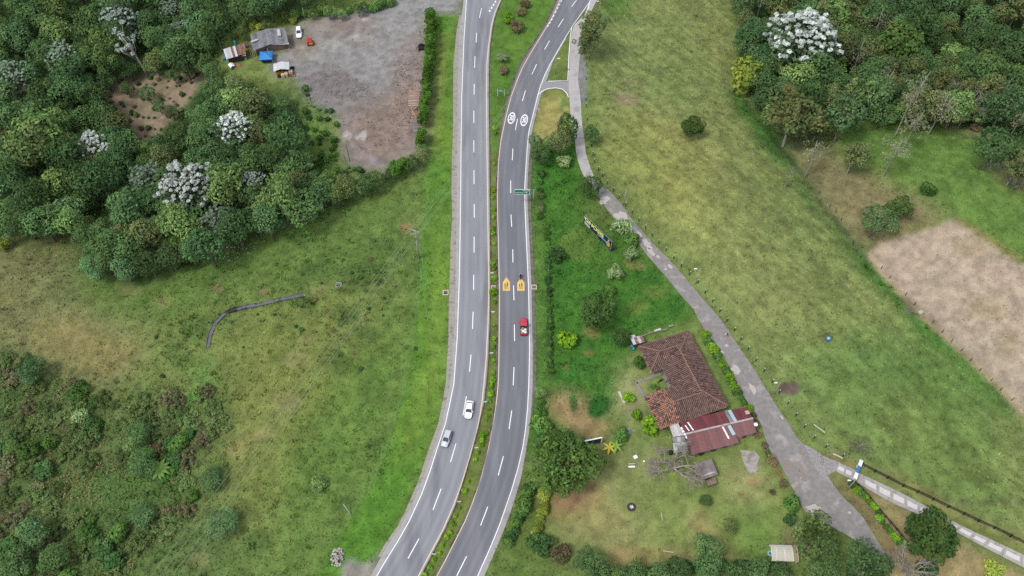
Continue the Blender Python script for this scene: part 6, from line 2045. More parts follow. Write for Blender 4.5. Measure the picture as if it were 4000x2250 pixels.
# hut on the lawn
hp = W(2757, 1868)
hut = empty('garden_hut', hp, 0.33, 'small wooden hut with ribbed grey roof on the lawn', 'hut', None, 1.25)
MB().box((0, 0.9, 0.95), (2.6, 2.0, 1.9)).build('wall', WALL_W, hut)
sheets(hut, (-1.75, 2.3, 2.35), (1.75, 2.3, 2.35), (1.75, -0.6, 1.75), (-1.75, -0.6, 1.75), 4, [mat('hut_sheet_%d' % i, C(*c), 0.8, 0.2, 1.5, col2=C(120, 96, 92), f2=0.56) for i, c in enumerate(((150, 136, 136), (138, 124, 124)))], corr=4)
MB().box((0.35, -1.25, 0.5), (1.7, 0.9, 1.0)).build('porch', WOOD, hut)
for k_ in range(4):
    MB().box((-0.3 + k_ * 0.45, -1.25, 1.06), (0.28, 1.0, 0.05)).build('plank', WOOD, hut)
o = MB().lathe([(0.4, 0), (0.45, 0.35), (0.42, 0.7), (0.1, 0.75)], n=12).build('dark_bin', BLACK, None, hp + np.array((-2.2, 0.4, 0)))
tag(o, 'dark round bin left of the garden hut', 'bin')

# fabric canopy at the lower right
cp = W(3057, 2172)
can = empty('garden_canopy', cp, -0.03, 'cream garden canopy with curved end on the lower lawn', 'canopy')
CREAM = mat('cream_fabric', C(208, 204, 188), 0.8, 0.08, 1.5)
TAN = mat('tan_fabric', C(176, 162, 118), 0.8, 0.1, 1.5)
for (x0, x1, m_) in ((-2.9, -1.9, CREAM), (-1.85, -0.2, CREAM), (-0.15, 1.5, CREAM), (1.55, 2.5, TAN)):
    k_ = 6
    V_ = []
    for x in (x0, x1):
        for i in range(k_ + 1):
            t = i / k_
            y = -1.7 + 3.4 * t
            drop = 0.35 if x > 2.2 else 0
            V_.append((x, y * (1 - drop * 0.3), 2.0 + 0.55 * math.sin(math.pi * t) - drop))
    MB().add(V_, [(i, i + 1, k_ + 2 + i, k_ + 1 + i) for i in range(k_)]).build('fabric_panel', m_, can)
for x in (-2.9, -1.87, -0.17, 1.52, 2.5):
    MB().tube([(x, -1.72, 2.02), (x, -0.9, 2.4), (x, 0, 2.58), (x, 0.9, 2.4), (x, 1.72, 2.02)], 0.05, 5).build('hoop', WHITE, can)
for x in (-2.9, -0.2, 2.3):
    for y in (-1.65, 1.65):
        MB().tube([(x, y, 0), (x, y, 2.05)], 0.045, 5).build('leg', WHITE, can)
MB().box((0, 0, 0.45), (3.2, 1.8, 0.9)).build('table', WOOD_D, can)
o = MB().tube([(0.42 * math.cos(a), 0.42 * math.sin(a), 0.2) for a in np.linspace(0, 2 * math.pi, 17)], 0.2, 8).build('painted_tyre', mat('pale_blue_tyre', C(150, 206, 212), 0.6), None, W(3008, 2163))
tag(o, 'pale blue painted tyre at the corner of the canopy', 'tyre')
o = MB().box((0, 0, 0.75), (1.7, 0.7, 0.06), -0.02).tube([(-0.7, 0, 0), (-0.7, 0, 0.75)], 0.05, 5).tube([(0.7, 0, 0), (0.7, 0, 0.75)], 0.05, 5).build('side_table', OLDZ[2], None, W(3080, 2170) + np.array((0, -0.9, 0)))
tag(o, 'grey side table at the lower edge of the canopy', 'table')

# garden things
bp_ = W(2467, 1826)
bn = empty('garden_bench', bp_, 0.02, 'white garden bench on the lawn left of the bare tree', 'bench')
MB().box((0, 0, 0.45), (1.5, 0.42, 0.07)).build('seat', WHITE, bn)
MB().box((0, 0.55, 0.7), (1.5, 0.08, 0.12)).build('backrest', WHITE, bn)
for x in (-0.6, 0.6):
    MB().box((x, 0.15, 0.22), (0.1, 0.5, 0.44)).build('leg', WOOD, bn)
fp = empty('fire_pit', W(2467, 1981), 0, 'burnt-out fire pit with pale ash on the lawn', 'fire pit')
MB().lathe([(1.0, 0.02), (0.95, 0.12), (0.55, 0.05), (0.0, 0.03)], n=16).build('ash_bed', mat('ash', C(72, 66, 68), 0.95, 0.3, 4.0), fp)
for k_ in range(6):
    a = k_ * 1.1
    MB().bar((0.1 * math.cos(a), 0.1 * math.sin(a), 0.12), (0.42 * math.cos(a), 0.42 * math.sin(a), 0.2), 0.14).build('ash_log', WHITE, fp)
for i, (u, v, w_, d_, rz, m_, lab) in enumerate((
    (2428, 1553, 0.55, 3.2, 0.35, CREAM, 'pale weathered plank lying beside the clipped shrub'),
    (2457, 1686, 0.75, 1.7, 0.1, OLDZ[2], 'narrow grey metal sheet in the garden left of the annex'),
    (2482, 1786, 0.9, 0.8, 0.4, WHITE, 'crumpled white plastic sheet beside the garden bench'),
    (2515, 1803, 0.4, 0.4, 0.2, WHITE, 'small white box near the garden bench'),
    (2610, 2156, 2.2, 0.18, -0.15, CREAM, 'pale stick on the lower lawn'),
    (2585, 2020, 0.15, 1.8, 0.0, CREAM, 'thin pale pole lying upright on the middle lawn'),
    (3200, 1675, 3.0, 0.22, -0.75, CREAM, 'pale squared beam lying in the meadow near the lane'),
    (3272, 1782, 2.3, 0.3, -0.5, CREAM, 'pale squared beam at the driveway apron'),
    (3053, 1632, 1.1, 0.3, -1.1, CREAM, 'short pale kerb piece at the lane edge'),
    (3038, 1843, 0.28, 3.0, 0.45, mat('brick_red', C(170, 104, 76), 0.9), 'low red brick edging beside the lane'),
    (3596, 1220, 1.3, 0.9, 0.6, mat('pale_trough', C(186, 190, 168), 0.8), 'pale rectangular water trough at the dry field fence'),
    (1258, 803, 0.5, 0.4, 0.2, WHITE, 'small white scrap in the left field'),
    (2142, 1070, 0.25, 4.4, 0.0, WHITE, 'white post rail on the bank beside the right carriageway'),
)):
    p = W(u, v)
    o = MB().box((0, 0, 0.14), (w_, d_, 0.22)).build('beam' if 'beam' in lab or 'plank' in lab else 'garden_scrap', m_, None, p, rz, 0.02)
    tag(o, lab, 'object')
bl = empty('banana_plant', W(2378, 1758), 0, 'yellow-leaved banana plant beside the dark billboard', 'plant')
bl2 = empty('banana_plant', W(2404, 1752), 0, 'bright green banana plant right of the yellow one', 'plant')
for root, cB in ((bl, C(204, 190, 64)), (bl2, C(134, 176, 66))):
    MB().tube([(0, 0, 0), (0, 0, 1.5)], 0.09, 6).build('stem', BARK, root)
    for k_ in range(6):
        a = k_ * 1.05 + 0.3
        V_ = []
        for s_ in np.linspace(0, 1, 5):
            w_ = 0.26 * math.sin(math.pi * (0.12 + 0.85 * s_))
            z = 1.5 + 0.9 * s_ - 1.3 * s_ * s_
            x, y = math.cos(a) * s_ * 1.8, math.sin(a) * s_ * 1.8
            V_ += [(x - math.sin(a) * w_, y + math.cos(a) * w_, z - 0.05), (x, y, z + 0.03), (x + math.sin(a) * w_, y - math.cos(a) * w_, z - 0.05)]
        MB().add(V_, [f for i in range(4) for f in ((3 * i, 3 * i + 3, 3 * i + 4, 3 * i + 1), (3 * i + 1, 3 * i + 4, 3 * i + 5, 3 * i + 2))]).build('leaf', mat('banana_%d' % int(cB[0] * 999), cB, 0.6), root)

# ------------------------------------------------------------------ buildings of the log yard
ls = empty('long_shed', (0, 0, 0), 0, 'long grey sheet-roofed shed at the head of the log yard', 'shed')
pa, pb, pc = F(977, 134, 3.6), F(1043, 112, 4.3), F(1114, 106, 3.7)
pd, pe, pf = F(1127, 168, 2.8), F(1056, 173, 3.3), F(989, 198, 2.8)
sheets(ls, pa, pb, pe, pf, 6, OLDZ, corr=5)
sheets(ls, pb, pc, pd, pe, 6, OLDZ, corr=5)
def mixp(*w):
    return sum(np.array(p) * k_ for p, k_ in w)
for a, b_, c, d in (((979, 160), (1006, 151), (1007, 157), (980, 166)), ((1081, 114), (1093, 113), (1098, 139), (1084, 140))):
    plate(ls, [F(a[0], a[1], 3.95), F(b_[0], b_[1], 3.98), F(c[0], c[1], 3.9), F(d[0], d[1], 3.85)][::-1], ZINC[1], 'roof_patch')
# wall under the eaves
g = lambda p, s_: p + (sum([pa, pb, pc, pd, pe, pf]) / 6 - p) * s_
MB().prism([g(p, 0.12)[:2] for p in (pf, pe, pd, pc, pb, pa)], 0, 2.75).build('wall', mat('shed_wall', C(126, 104, 90), 0.9, 0.3, 0.8, col2=C(92, 46, 46), f2=0.56), ls)
w1, w2 = F(1058, 172, 2.9), F(1128, 167, 2.75)
w3, w4 = F(1128, 172, 2.55), F(1058, 177, 2.6)
plate(ls, [w1, w4, w3, w2], ZINC[2], 'awning')
for u in (1062, 1080, 1098, 1126):
    p = F(u, 196 - (u - 1062) * 0.12, 0)
    MB().tube([(p[0], p[1], 0), (p[0], p[1] + 0.5, 2.6)], 0.07, 6).build('post', WOOD, ls)
p = W(1098, 198)
MB().box((p[0], p[1] + 1.2, 0.1), (5.6, 2.6, 0.2), 0.16).build('floor_slab', CONC, ls)
def booth(u, v, rz, label, w_=2.0, h_=1.9):
    t = empty('market_booth', W(u, v), rz, label, 'booth')
    MB().box((0, 0.6, 0.5), (w_, 1.2, 1.0)).build('counter', mat('booth_green', C(110, 178, 118), 0.7), t)
    MB().box((0, 1.1, h_ / 2), (w_, 0.08, h_)).build('back_panel', WALL_W, t)
    MB().slab([(-w_ / 2 - .1, -0.15, h_), (w_ / 2 + .1, -0.15, h_), (w_ / 2 + .1, 1.3, h_ + 0.25), (-w_ / 2 - .1, 1.3, h_ + 0.25)], 0.05).build('roof_plate', ZINC[2], t)
    return t
booth(952, 236, 0.1, 'white and green booth at the end of the rusty shack')
booth(1012, 212, 0.12, 'white and green booth beside the blue tent', 2.2)
sh = empty('tin_shack', (0, 0, 0), 0, 'low shack with patched white and rusty tin roof left of the long shed', 'shack')
q = [F(872, 192, 2.6), F(918, 178, 2.8), F(930, 219, 2.4), F(884, 231, 2.2)]
sheets(sh, *q, 5, [ZINC[2], ZINC[1], ZINC[0], RUST[0]], corr=4)
q2 = [F(921, 182, 2.8), F(955, 168, 2.7), F(961, 212, 2.4), F(932, 216, 2.4)]
sheets(sh, *q2, 4, RUST, corr=4)
allq = q + q2
mid = sum(allq) / 8
MB().prism([(mid + (p - mid) * 0.86)[:2] for p in (q[3], q[2], q2[2], q2[1], q2[0], q[0])], 0, 2.15).build('wall', WOOD_D, sh)
for u, v in ((888, 242), (902, 240), (918, 234)):
    p = W(u, v)
    MB().tube([(p[0], p[1], 0), (p[0], p[1], 2.1)], 0.06, 5).build('post', STEEL, sh)
o = MB().box((0, 0, 0.5), (0.7, 0.7, 1.0)).build('blue_box', BLUEP, None, W(878, 236), 0.1, 0.04)
tag(o, 'blue box at the left corner of the tin shack', 'box')
o = MB().box((0, 0, 0.9), (0.7, 0.6, 1.8)).build('cabinet', mat('cyan_cabinet', C(70, 180, 190), 0.6), None, W(921, 178), 0.1, 0.04)
tag(o, 'turquoise cabinet behind the tin shack', 'cabinet')
tm = MB()
for k_ in range(5):
    pass
for k_, (a, c) in enumerate((((968, 182), (985, 226)), ((973, 180), (992, 224)), ((979, 178), (997, 222)))):
    p, q_ = W(*a), W(*c)
    o = MB().bar((p[0], p[1], 1.4), (q_[0], q_[1], 0.25), 0.16, 0.14).build('roof_beam', WOOD, None)
    tag(o, ('left', 'middle', 'right')[k_] + ' loose roof beam sloping between shack and long shed', 'beam', 'beams between the sheds')
tk = empty('water_tank', W(967, 184), 0, 'dark water tank between shack and long shed', 'tank')
MB().lathe([(0.55, 0), (0.6, 0.2), (0.6, 1.0), (0.45, 1.25), (0.18, 1.3), (0.18, 1.4), (0.0, 1.42)], n=14).build('barrel', mat('tank_grey', C(74, 80, 86), 0.5), tk)
MB().lathe([(0.6, 0), (0.6, 0.5), (0.55, 0.5)], n=8).build('stand', WOOD_D, tk)
dh = empty('dog_kennel', W(908, 266), 0.6, 'small kennel with pitched white roof below the shack', 'kennel')
MB().box((0, 0, 0.55), (1.1, 1.3, 1.1)).build('box', mat('kennel_grey', C(120, 126, 128), 0.8), dh)
MB().slab([(-0.75, -0.85, 1.1), (0, -0.85, 1.5), (0, 0.85, 1.5), (-0.75, 0.85, 1.1)], 0.05).slab([(0, -0.85, 1.5), (0.75, -0.85, 1.1), (0.75, 0.85, 1.1), (0, 0.85, 1.5)], 0.05).build('roof', WHITE, dh)
o = MB().lathe([(0.8, 0), (0.7, 0.15), (0.3, 0.25), (0.0, 0.28)], n=9).build('earth_mound', mat('red_earth', C(172, 112, 82), 0.95, 0.3, 3.0), None, W(933, 255))
tag(o, 'small heap of red earth beside the kennel', 'heap')
# blue tent
tp = W(1045, 236)
tent = empty('blue_tent', tp, 0.10, 'bright blue pyramid tent in front of the long shed', 'tent')
TENT = mat('tent_blue', C(44, 138, 214), 0.6, 0.06, 1.5)
hw_, hd_ = 1.95, 1.9
cs = [(-hw_, -hd_, 2.0), (hw_, -hd_, 2.0), (hw_, hd_, 2.0), (-hw_, hd_, 2.0)]
for i in range(4):
    a, c = cs[i], cs[(i + 1) % 4]
    MB().add([a, c, (0, 0, 2.9), ((a[0] + c[0]) / 2, (a[1] + c[1]) / 2, 1.95)], [(0, 3, 2), (3, 1, 2)]).build('roof_panel', TENT, tent)
    MB().slab([(a[0], a[1], 2.0), (c[0], c[1], 2.0), (c[0] * 1.01, c[1] * 1.01, 1.68), (a[0] * 1.01, a[1] * 1.01, 1.68)], 0.02).build('valance', mat('tent_blue_dark', C(30, 84, 176), 0.6), tent)
    MB().tube([(a[0] * 0.97, a[1] * 0.97, 0), (a[0] * 0.97, a[1] * 0.97, 2.0)], 0.04, 5).build('leg', WHITE, tent)
MB().box((0, -0.3, 0.4), (3.2, 1.2, 0.8)).build('table', WOOD_D, tent)
# yellow kiosk
ki = empty('yellow_kiosk', W(1106, 293), 0.14, 'yellow kiosk with folded white tin roof at the yard edge', 'kiosk')
KY = mat('kiosk_yellow', C(226, 168, 36), 0.6, 0.1, 1.5)
MB().box((0, 0.2, 0.55), (3.9, 0.08, 1.1)).box((-1.95, 1.1, 0.55), (0.08, 1.8, 1.1)).box((1.95, 1.1, 0.55), (0.08, 1.8, 1.1)).build('wall', KY, ki)
MB().box((0, 1.9, 1.1), (3.9, 0.08, 2.2)).build('back_wall', WOOD_D, ki)
for x in (-1.9, 0, 1.9):
    MB().tube([(x, 0.2, 0), (x, 0.2, 2.2)], 0.05, 5).build('post', KY, ki)
sheets(ki, (-2.4, 2.6, 2.3), (-0.2, 2.6, 2.95), (-0.2, -0.4, 2.75), (-2.4, -0.4, 2.05), 2, ZINC[2:] + ZINC[:1], corr=4)
sheets(ki, (-0.2, 2.6, 2.95), (2.3, 2.6, 2.5), (2.3, -0.4, 2.25), (-0.2, -0.4, 2.75), 2, ZINC[2:] + ZINC[:1], corr=4)
IBC = mat('crate_cream', C(214, 198, 164), 0.7, 0.12, 2.0)
for u, v, lab in ((1107, 302, 'left'), (1120, 298, 'middle')):
    t = empty('storage_crate', W(u, v), 0.12, lab + ' cream storage crate in front of the yellow kiosk', 'crate')
    MB().box((0, 0, 0.6), (0.95, 0.95, 1.2)).build('body', IBC, t, bevel=0.06)
    MB().box((0, 0, 1.23), (0.8, 0.8, 0.05)).build('lid', WALL_W, t)
t = empty('pallet_frame', W(1142, 294), 0.15, 'red metal pallet frame right of the cream crates', 'pallet')
RM = mat('red_metal', C(206, 78, 62), 0.6)
for k_ in range(4):
    MB().bar((-0.9 + k_ * 0.6, -0.7, 0.2), (-0.9 + k_ * 0.6, 0.7, 0.2), 0.1).build('slat', RM, t)
for y in (-0.7, 0.7):
    MB().bar((-0.95, y, 0.25), (0.95, y, 0.25), 0.08).bar((-0.95, y, 0.25), (-0.95, y, 0.7), 0.08).bar((0.95, y, 0.25), (0.95, y, 0.7), 0.08).build('side_frame', RM, t)
t = empty('storage_crate', W(1138, 290) + np.array((0, 0, 0.26)), 0.2, 'cream storage crate standing on the red pallet frame', 'crate')
MB().box((0, 0, 0.55), (1.1, 0.95, 1.1)).build('body', IBC, t, bevel=0.06)
MB().box((0, 0, 1.13), (0.9, 0.8, 0.05)).build('lid', WALL_W, t)
for u, v, lab in ((1092, 300, 'black tyre leaning at the left corner of the yellow kiosk'), (1142, 268, 'large dark tank tyre at the right side of the kiosk')):
    o = MB().tube([(0.45 * math.cos(a), 0.45 * math.sin(a), 0.25) for a in np.linspace(0, 2 * math.pi, 15)], 0.24, 8).build('tyre', RUBBER, None, W(u, v))
    tag(o, lab, 'tyre')
o = MB().tube([(0.35 * math.cos(a), 0.35 * math.sin(a), 0.1) for a in np.linspace(0, 2 * math.pi, 15)], 0.13, 8).build('tyre', RUBBER, None, W(1625, 1361))
tag(o, 'old black tyre lying in the grass beside the left carriageway', 'tyre')

# ------------------------------------------------------------------ log piles, stone heap, loose wood
LOGM = [mat('log_%d' % i, C(*c), 0.9, 0.2, 4.0, 0.2) for i, c in enumerate(((206, 178, 164), (184, 154, 140), (168, 140, 122)))]
LOGG = [mat('log_grey_%d' % i, C(*c), 0.9, 0.2, 4.0, 0.2) for i, c in enumerate(((176, 166, 164), (150, 140, 138)))]
LOGB = [mat('log_brown_%d' % i, C(*c), 0.9, 0.25, 4.0, 0.2) for i, c in enumerate(((150, 112, 90), (186, 148, 118)))]
lm = MB().tube([(-0.5, 0, 0), (-0.1, 0.01, 0.005), (0.5, 0, 0)], [0.5, 0.48, 0.44], 8).mesh('log_shape', LOGM[0])


def log(p, ln, dia, rz, m_, label, group, tilt=0.0):
    me_ = lm if m_ is LOGM[0] else _LM.setdefault(m_.name, None)
    if me_ is None:
        me_ = lm.copy()
        me_.materials[0] = m_
        _LM[m_.name] = me_
    o_ = inst('log', me_, None, p, 0, (ln, dia, dia), (0, tilt, rz))
    return tag(o_, label, 'log', group)


_LM = {}
for k_ in range(24):
    v = 356 + k_ * 2.55
    for lay in range(2 if 1 < k_ < 22 else 1):
        c = F(1621 - k_ * 0.25 + random.uniform(-1.5, 1.5), v, 0)
        log((c[0], c[1] + (0.13 if lay else 0), 0.14 + 0.22 * lay), random.uniform(2.9, 3.4), random.uniform(0.2, 0.29), random.uniform(-0.05, 0.11), random.choice(LOGM), 'peeled pinkish log in the largest pile beside the hedge', 'logs of the largest pile')
for k_ in range(9):
    c = F(1620 + random.uniform(-2, 2), 424 + k_ * 4.6, 0)
    log((c[0], c[1], 0.2), random.uniform(1.6, 2.2), random.uniform(0.3, 0.42), random.uniform(-0.08, 0.05), random.choice(LOGB), 'thick brown log in the short middle pile', 'logs of the middle pile')
for k_ in range(17):
    c = F(1628 + random.uniform(-3, 3), 478 + k_ * 2.7, 0)
    log((c[0], c[1], 0.12 + 0.12 * (k_ % 2)), random.uniform(1.6, 2.2), random.uniform(0.16, 0.22), random.uniform(-0.02, 0.12), random.choice(LOGG), 'thin grey log in the lowest pile near the corner clump', 'logs of the grey pile')
for (a, c, z, lab) in (((1596, 369), (1609, 345), 0.25, 'pale pole leaning out at the top of the largest pile'), ((1607, 425), (1626, 457), 0.55, 'pale pole lying across the middle pile'), ((1614, 430), (1631, 417), 0.5, 'short pole lying crosswise above the middle pile')):
    p, q_ = F(*a, z), F(*c, z)
    o = MB().tube([p, q_], 0.11, 7).build('pole_log', LOGM[0])
    tag(o, lab, 'log')
# bark, offcuts and sticks strewn over the yard
NS = 9000
sx, sy = rng.uniform(-70, -8, NS), rng.uniform(170, 232, NS)
su, sv, _ = proj(sx, sy, hz(sx, sy))
dens = 0.10 + 0.9 * (inpoly(su, sv, [(1540, 250), (1650, 110), (1650, 340), (1620, 520), (1540, 560), (1540, 420)]) | inpoly(su, sv, [(1180, 300), (1320, 260), (1440, 340), (1440, 390), (1260, 400)])) + 0.35 * inpoly(su, sv, [(1330, 430), (1620, 380), (1620, 600), (1400, 660), (1345, 600)])
ok = inpoly(su, sv, YARD) & (rng.uniform(0, 1, NS) < dens * (fbm(sx, sy, 5, 77, 3) * 1.5))
sx, sy = sx[ok], sy[ok]
n_ = len(sx)
a = rng.uniform(0, math.pi, n_)
ln = rng.uniform(0.12, 0.7, n_) ** 1.3
w_ = rng.uniform(0.025, 0.07, n_)
c = np.stack([sx, sy, hz(sx, sy) + 0.05], -1)
d = np.stack([np.cos(a), np.sin(a), rng.normal(0, 0.08, n_)], -1) * ln[:, None]
s_ = np.stack([-np.sin(a), np.cos(a), np.zeros(n_)], -1) * w_[:, None]
up = np.array((0, 0, 0.05))
V_ = np.stack([c - d - s_, c + d - s_, c + d + s_, c - d + s_, c - d * 0.98 + up, c + d * 0.98 + up], 1).reshape(-1, 3)
fq = np.arange(n_)[:, None, None] * 6 + np.array([[0, 1, 5, 4], [2, 3, 4, 5], [0, 3, 2, 1]])[None]
co = np.where(rng.uniform(0, 1, (n_, 1)) < 0.55, np.array(C(196, 178, 166)), np.array(C(112, 98, 96))) * rng.normal(1, 0.18, (n_, 1))
o = put(bpy.data.objects.new('wood_debris', np_mesh('wood_debris', V_, fq.reshape(-1, 4), np.repeat(np.clip(co, 0.01, 0.7), 6, 0), [leaf_mat('chip', 0.0, 0, 0)])))
tag(o, 'bark and offcuts strewn over the log yard', 'debris', kind='stuff')
# heap of pale stones by the bend
hp_ = W(1318, 2178)
heap = empty('stone_heap', hp_, 0, 'heap of pale broken stones on the grass near the bottom bend', 'stone heap')
STN = [mat('stone_%d' % i, C(*c), 0.95, 0.2, 4.0, 0.3) for i, c in enumerate(((188, 178, 172), (166, 154, 150), (206, 198, 192)))]
stone_me = []
for i in range(6):
    rs_ = random.Random(i)
    mbs = MB()
    rgs = []
    for z, r_ in ((-0.5, 0.3), (-0.2, 0.55), (0.2, 0.5), (0.5, 0.25)):
        rgs.append([(r_ * math.cos(2 * math.pi * k_ / 6) * rs_.uniform(0.75, 1.2), r_ * math.sin(2 * math.pi * k_ / 6) * rs_.uniform(0.75, 1.2), z * rs_.uniform(0.8, 1.1)) for k_ in range(6)])
    mbs.rings(rgs, 0, False)
    stone_me.append(mbs.mesh('stone_shape', STN[i % 3]))
for k_ in range(90):
    a, r_ = random.uniform(0, 6.28), random.uniform(0, 1) ** 0.6
    x, y = r_ * 1.5 * math.cos(a), r_ * 2.0 * math.sin(a)
    inst('stone', random.choice(stone_me), heap, (x, y, 0.12 + 0.6 * (1 - r_) ** 0.8 * random.uniform(0.6, 1)), 0, random.uniform(0.22, 0.5), (random.uniform(0, 3), random.uniform(0, 3), random.uniform(0, 6)))
# pale litter at the wood edge
for i in range(34):
    u, v = 920 + random.gauss(0, 30), 975 + random.gauss(0, 22)
    o = inst('litter_stone', random.choice(stone_me[2:3] + stone_me[5:6]), None, W(u, v), 0, random.uniform(0.18, 0.42), (random.uniform(0, 3), random.uniform(0, 3), 0))
    tag(o, 'pale stone scattered in the grass at the lower edge of the left wood', 'stone', 'stones at the wood edge')
print('buildings', round(time.time() - T0, 1))
# ------------------------------------------------------------------ vehicles
def car(name, loc, rz, paint, label, L_=4.3, W_=1.72, hood=1.05, cab0=0.75, cab1=-1.95, roof0=0.15, roof1=-1.35, H_=1.45, trunk=True, cat='car'):
    """y forward, origin on the road under the middle"""
    t = empty(name, loc, rz, label, cat)
    hl_, hw = L_ / 2, W_ / 2
    zb, zh = 0.26, 0.86
    rg_ = []
    prof = [(-hl_, 0.80, zb + 0.12, 0.62 if trunk else 0.78), (-hl_ + 0.10, 0.93, zb, 0.80), (-hl_ + 0.45, 0.99, zb, 0.90), (cab1, 1.0, zb, 0.93), (0, 1.0, zb, 0.93), (cab0, 1.0, zb, 0.92), (hl_ - 0.75, 0.98, zb, 0.82), (hl_ - 0.25, 0.90, zb, 0.70), (hl_, 0.70, zb + 0.10, 0.52)]
    for y, w, z0, z1 in prof:
        a = hw * w
        rg_.append([(-a * 0.9, y, z0), (a * 0.9, y, z0), (a, y, z0 + 0.14), (a, y, z1 - 0.16), (a * 0.88, y, z1), (0, y, z1 + 0.03), (-a * 0.88, y, z1), (-a, y, z1 - 0.16), (-a, y, z0 + 0.14)])
    MB().rings(rg_, 0, True).build('body', paint, t)
    b0, b1, r0, r1, wb, wr = cab0, cab1, roof0, roof1, hw * 0.90, hw * 0.70
    zb_, zr = 0.90, H_
    B = [(-wb, b1, zb_), (wb, b1, zb_), (wb, b0, zb_), (-wb, b0, zb_)]
    T = [(-wr, r1, zr), (wr, r1, zr), (wr, r0, zr), (-wr, r0, zr)]
    MB().add([B[3], B[2], T[2], T[3]], [(0, 1, 2, 3)]).build('windshield', GLASS, t)
    MB().add([B[1], B[0], T[0], T[1]], [(0, 1, 2, 3)]).build('rear_window', GLASS, t)
    MB().add([B[2], B[1], T[1], T[2]], [(0, 1, 2, 3)]).build('side_window', GLASS, t)
    MB().add([B[0], B[3], T[3], T[0]], [(0, 1, 2, 3)]).build('side_window', GLASS, t)
    MB().add([(-wr - .03, r1 - .06, zr - .02), (wr + .03, r1 - .06, zr - .02), (wr + .03, r0 + .06, zr - .02), (-wr - .03, r0 + .06, zr - .02), (-wr * .86, r1, zr + .05), (wr * .86, r1, zr + .05), (wr * .86, r0, zr + .05), (-wr * .86, r0, zr + .05)],
             [(3, 2, 1, 0), (4, 5, 6, 7), (0, 1, 5, 4), (1, 2, 6, 5), (2, 3, 7, 6), (3, 0, 4, 7)]).build('roof', paint, t)
    pl = MB()
    for i in range(4):
        pl.bar(B[i], T[i], 0.09)
    for s_ in (-1, 1):
        pl.bar((s_ * wb, (b0 + b1) / 2, zb_), (s_ * wr, (r0 + r1) / 2, zr), 0.07)
    pl.build('pillar_frame', paint, t)
    for sx_ in (-1, 1):
        for y in (hl_ - 0.85, -hl_ + 0.85):
            w_ = MB().tube([(sx_ * (hw - 0.20), y, 0.31), (sx_ * (hw + 0.01), y, 0.31)], 0.31, 14).build('wheel', RUBBER, t)
            MB().tube([(sx_ * (hw), y, 0.31), (sx_ * (hw + 0.02), y, 0.31)], 0.19, 10).build('rim', STEEL, w_)
        MB().box((sx_ * hw * 0.62, hl_ - 0.14, 0.62), (0.34, 0.20, 0.13)).build('headlight', mat('lamp_clear', C(226, 230, 236), 0.2), t)
        MB().box((sx_ * hw * 0.70, -hl_ + 0.06, 0.72), (0.28, 0.10, 0.16)).build('tail_light', mat('lamp_red', C(176, 40, 40), 0.4), t)
        MB().box((sx_ * (hw + 0.08), cab0 - 0.25, 0.98), (0.18, 0.12, 0.12)).build('mirror', paint, t)
    MB().box((0, hl_ - 0.02, 0.42), (W_ * 0.72, 0.10, 0.16)).build('grille', BLACK, t)
    return t


CW = mat('car_white', C(246, 246, 248, 0.72), 0.25, 0.02, 1.0, spec=0.5)
CSv = mat('car_silver', C(206, 208, 216, 0.6), 0.3, 0.03, 1.0, metal=0.2, spec=0.5)
car('white_sedan', F(1833, 1604), heading(ORANGE_L, 1600) + math.pi, CW, 'white sedan driving down the inner lane of the left carriageway', 4.5, 1.75, cab0=0.95, cab1=-1.75, roof0=0.2, roof1=-1.15)
car('silver_hatchback', F(1745, 1718), heading(WHITE_L, 1715) + math.pi, CSv, 'silver hatchback driving down the outer lane near the shoulder', 4.0, 1.7, cab0=0.9, cab1=-1.92, roof0=0.05, roof1=-1.7, H_=1.52, trunk=False)
car('white_car', F(1169, 134), math.pi + 0.14, CW, 'white car parked beside the long shed', 4.3, 1.72, cab0=0.75, cab1=-2.0, roof0=0.0, roof1=-1.7, H_=1.65, trunk=False)

# red pickup
PR = mat('pickup_red', C(214, 62, 84), 0.4, 0.06, 1.5, spec=0.4)
pk = empty('red_pickup', F(2045.5, 1281), heading(WHITE_R, 1275), 'red pickup truck loaded with pale sacks on the right carriageway', 'pickup')
MB().rings([[(-a, y, 0.35), (a, y, 0.35), (a * 1.02, y, 0.7), (a, y, z - 0.12), (a * 0.86, y, z), (-a * 0.86, y, z), (-a, y, z - 0.12), (-a * 1.02, y, 0.7)] for y, a, z in ((2.32, 0.66, 0.9), (2.2, 0.78, 1.04), (1.4, 0.82, 1.12), (0.85, 0.86, 1.14), (0.8, 0.88, 1.14), (-0.42, 0.88, 1.14))]).build('body', PR, pk)
MB().add([(-0.78, -0.38, 1.72), (0.78, -0.38, 1.72), (0.80, 0.55, 1.72), (-0.80, 0.55, 1.72), (-0.7, -0.34, 1.78), (0.7, -0.34, 1.78), (0.72, 0.5, 1.78), (-0.72, 0.5, 1.78)], [(3, 2, 1, 0), (4, 5, 6, 7), (0, 1, 5, 4), (1, 2, 6, 5), (2, 3, 7, 6), (3, 0, 4, 7)]).build('roof', PR, pk)
MB().add([(-0.82, 0.86, 1.14), (0.82, 0.86, 1.14), (0.78, 0.52, 1.72), (-0.78, 0.52, 1.72)], [(0, 1, 2, 3)]).build('windshield', GLASS, pk)
MB().add([(0.82, -0.42, 1.14), (-0.82, -0.42, 1.14), (-0.76, -0.38, 1.72), (0.76, -0.38, 1.72)], [(0, 1, 2, 3)]).build('rear_window', GLASS, pk)
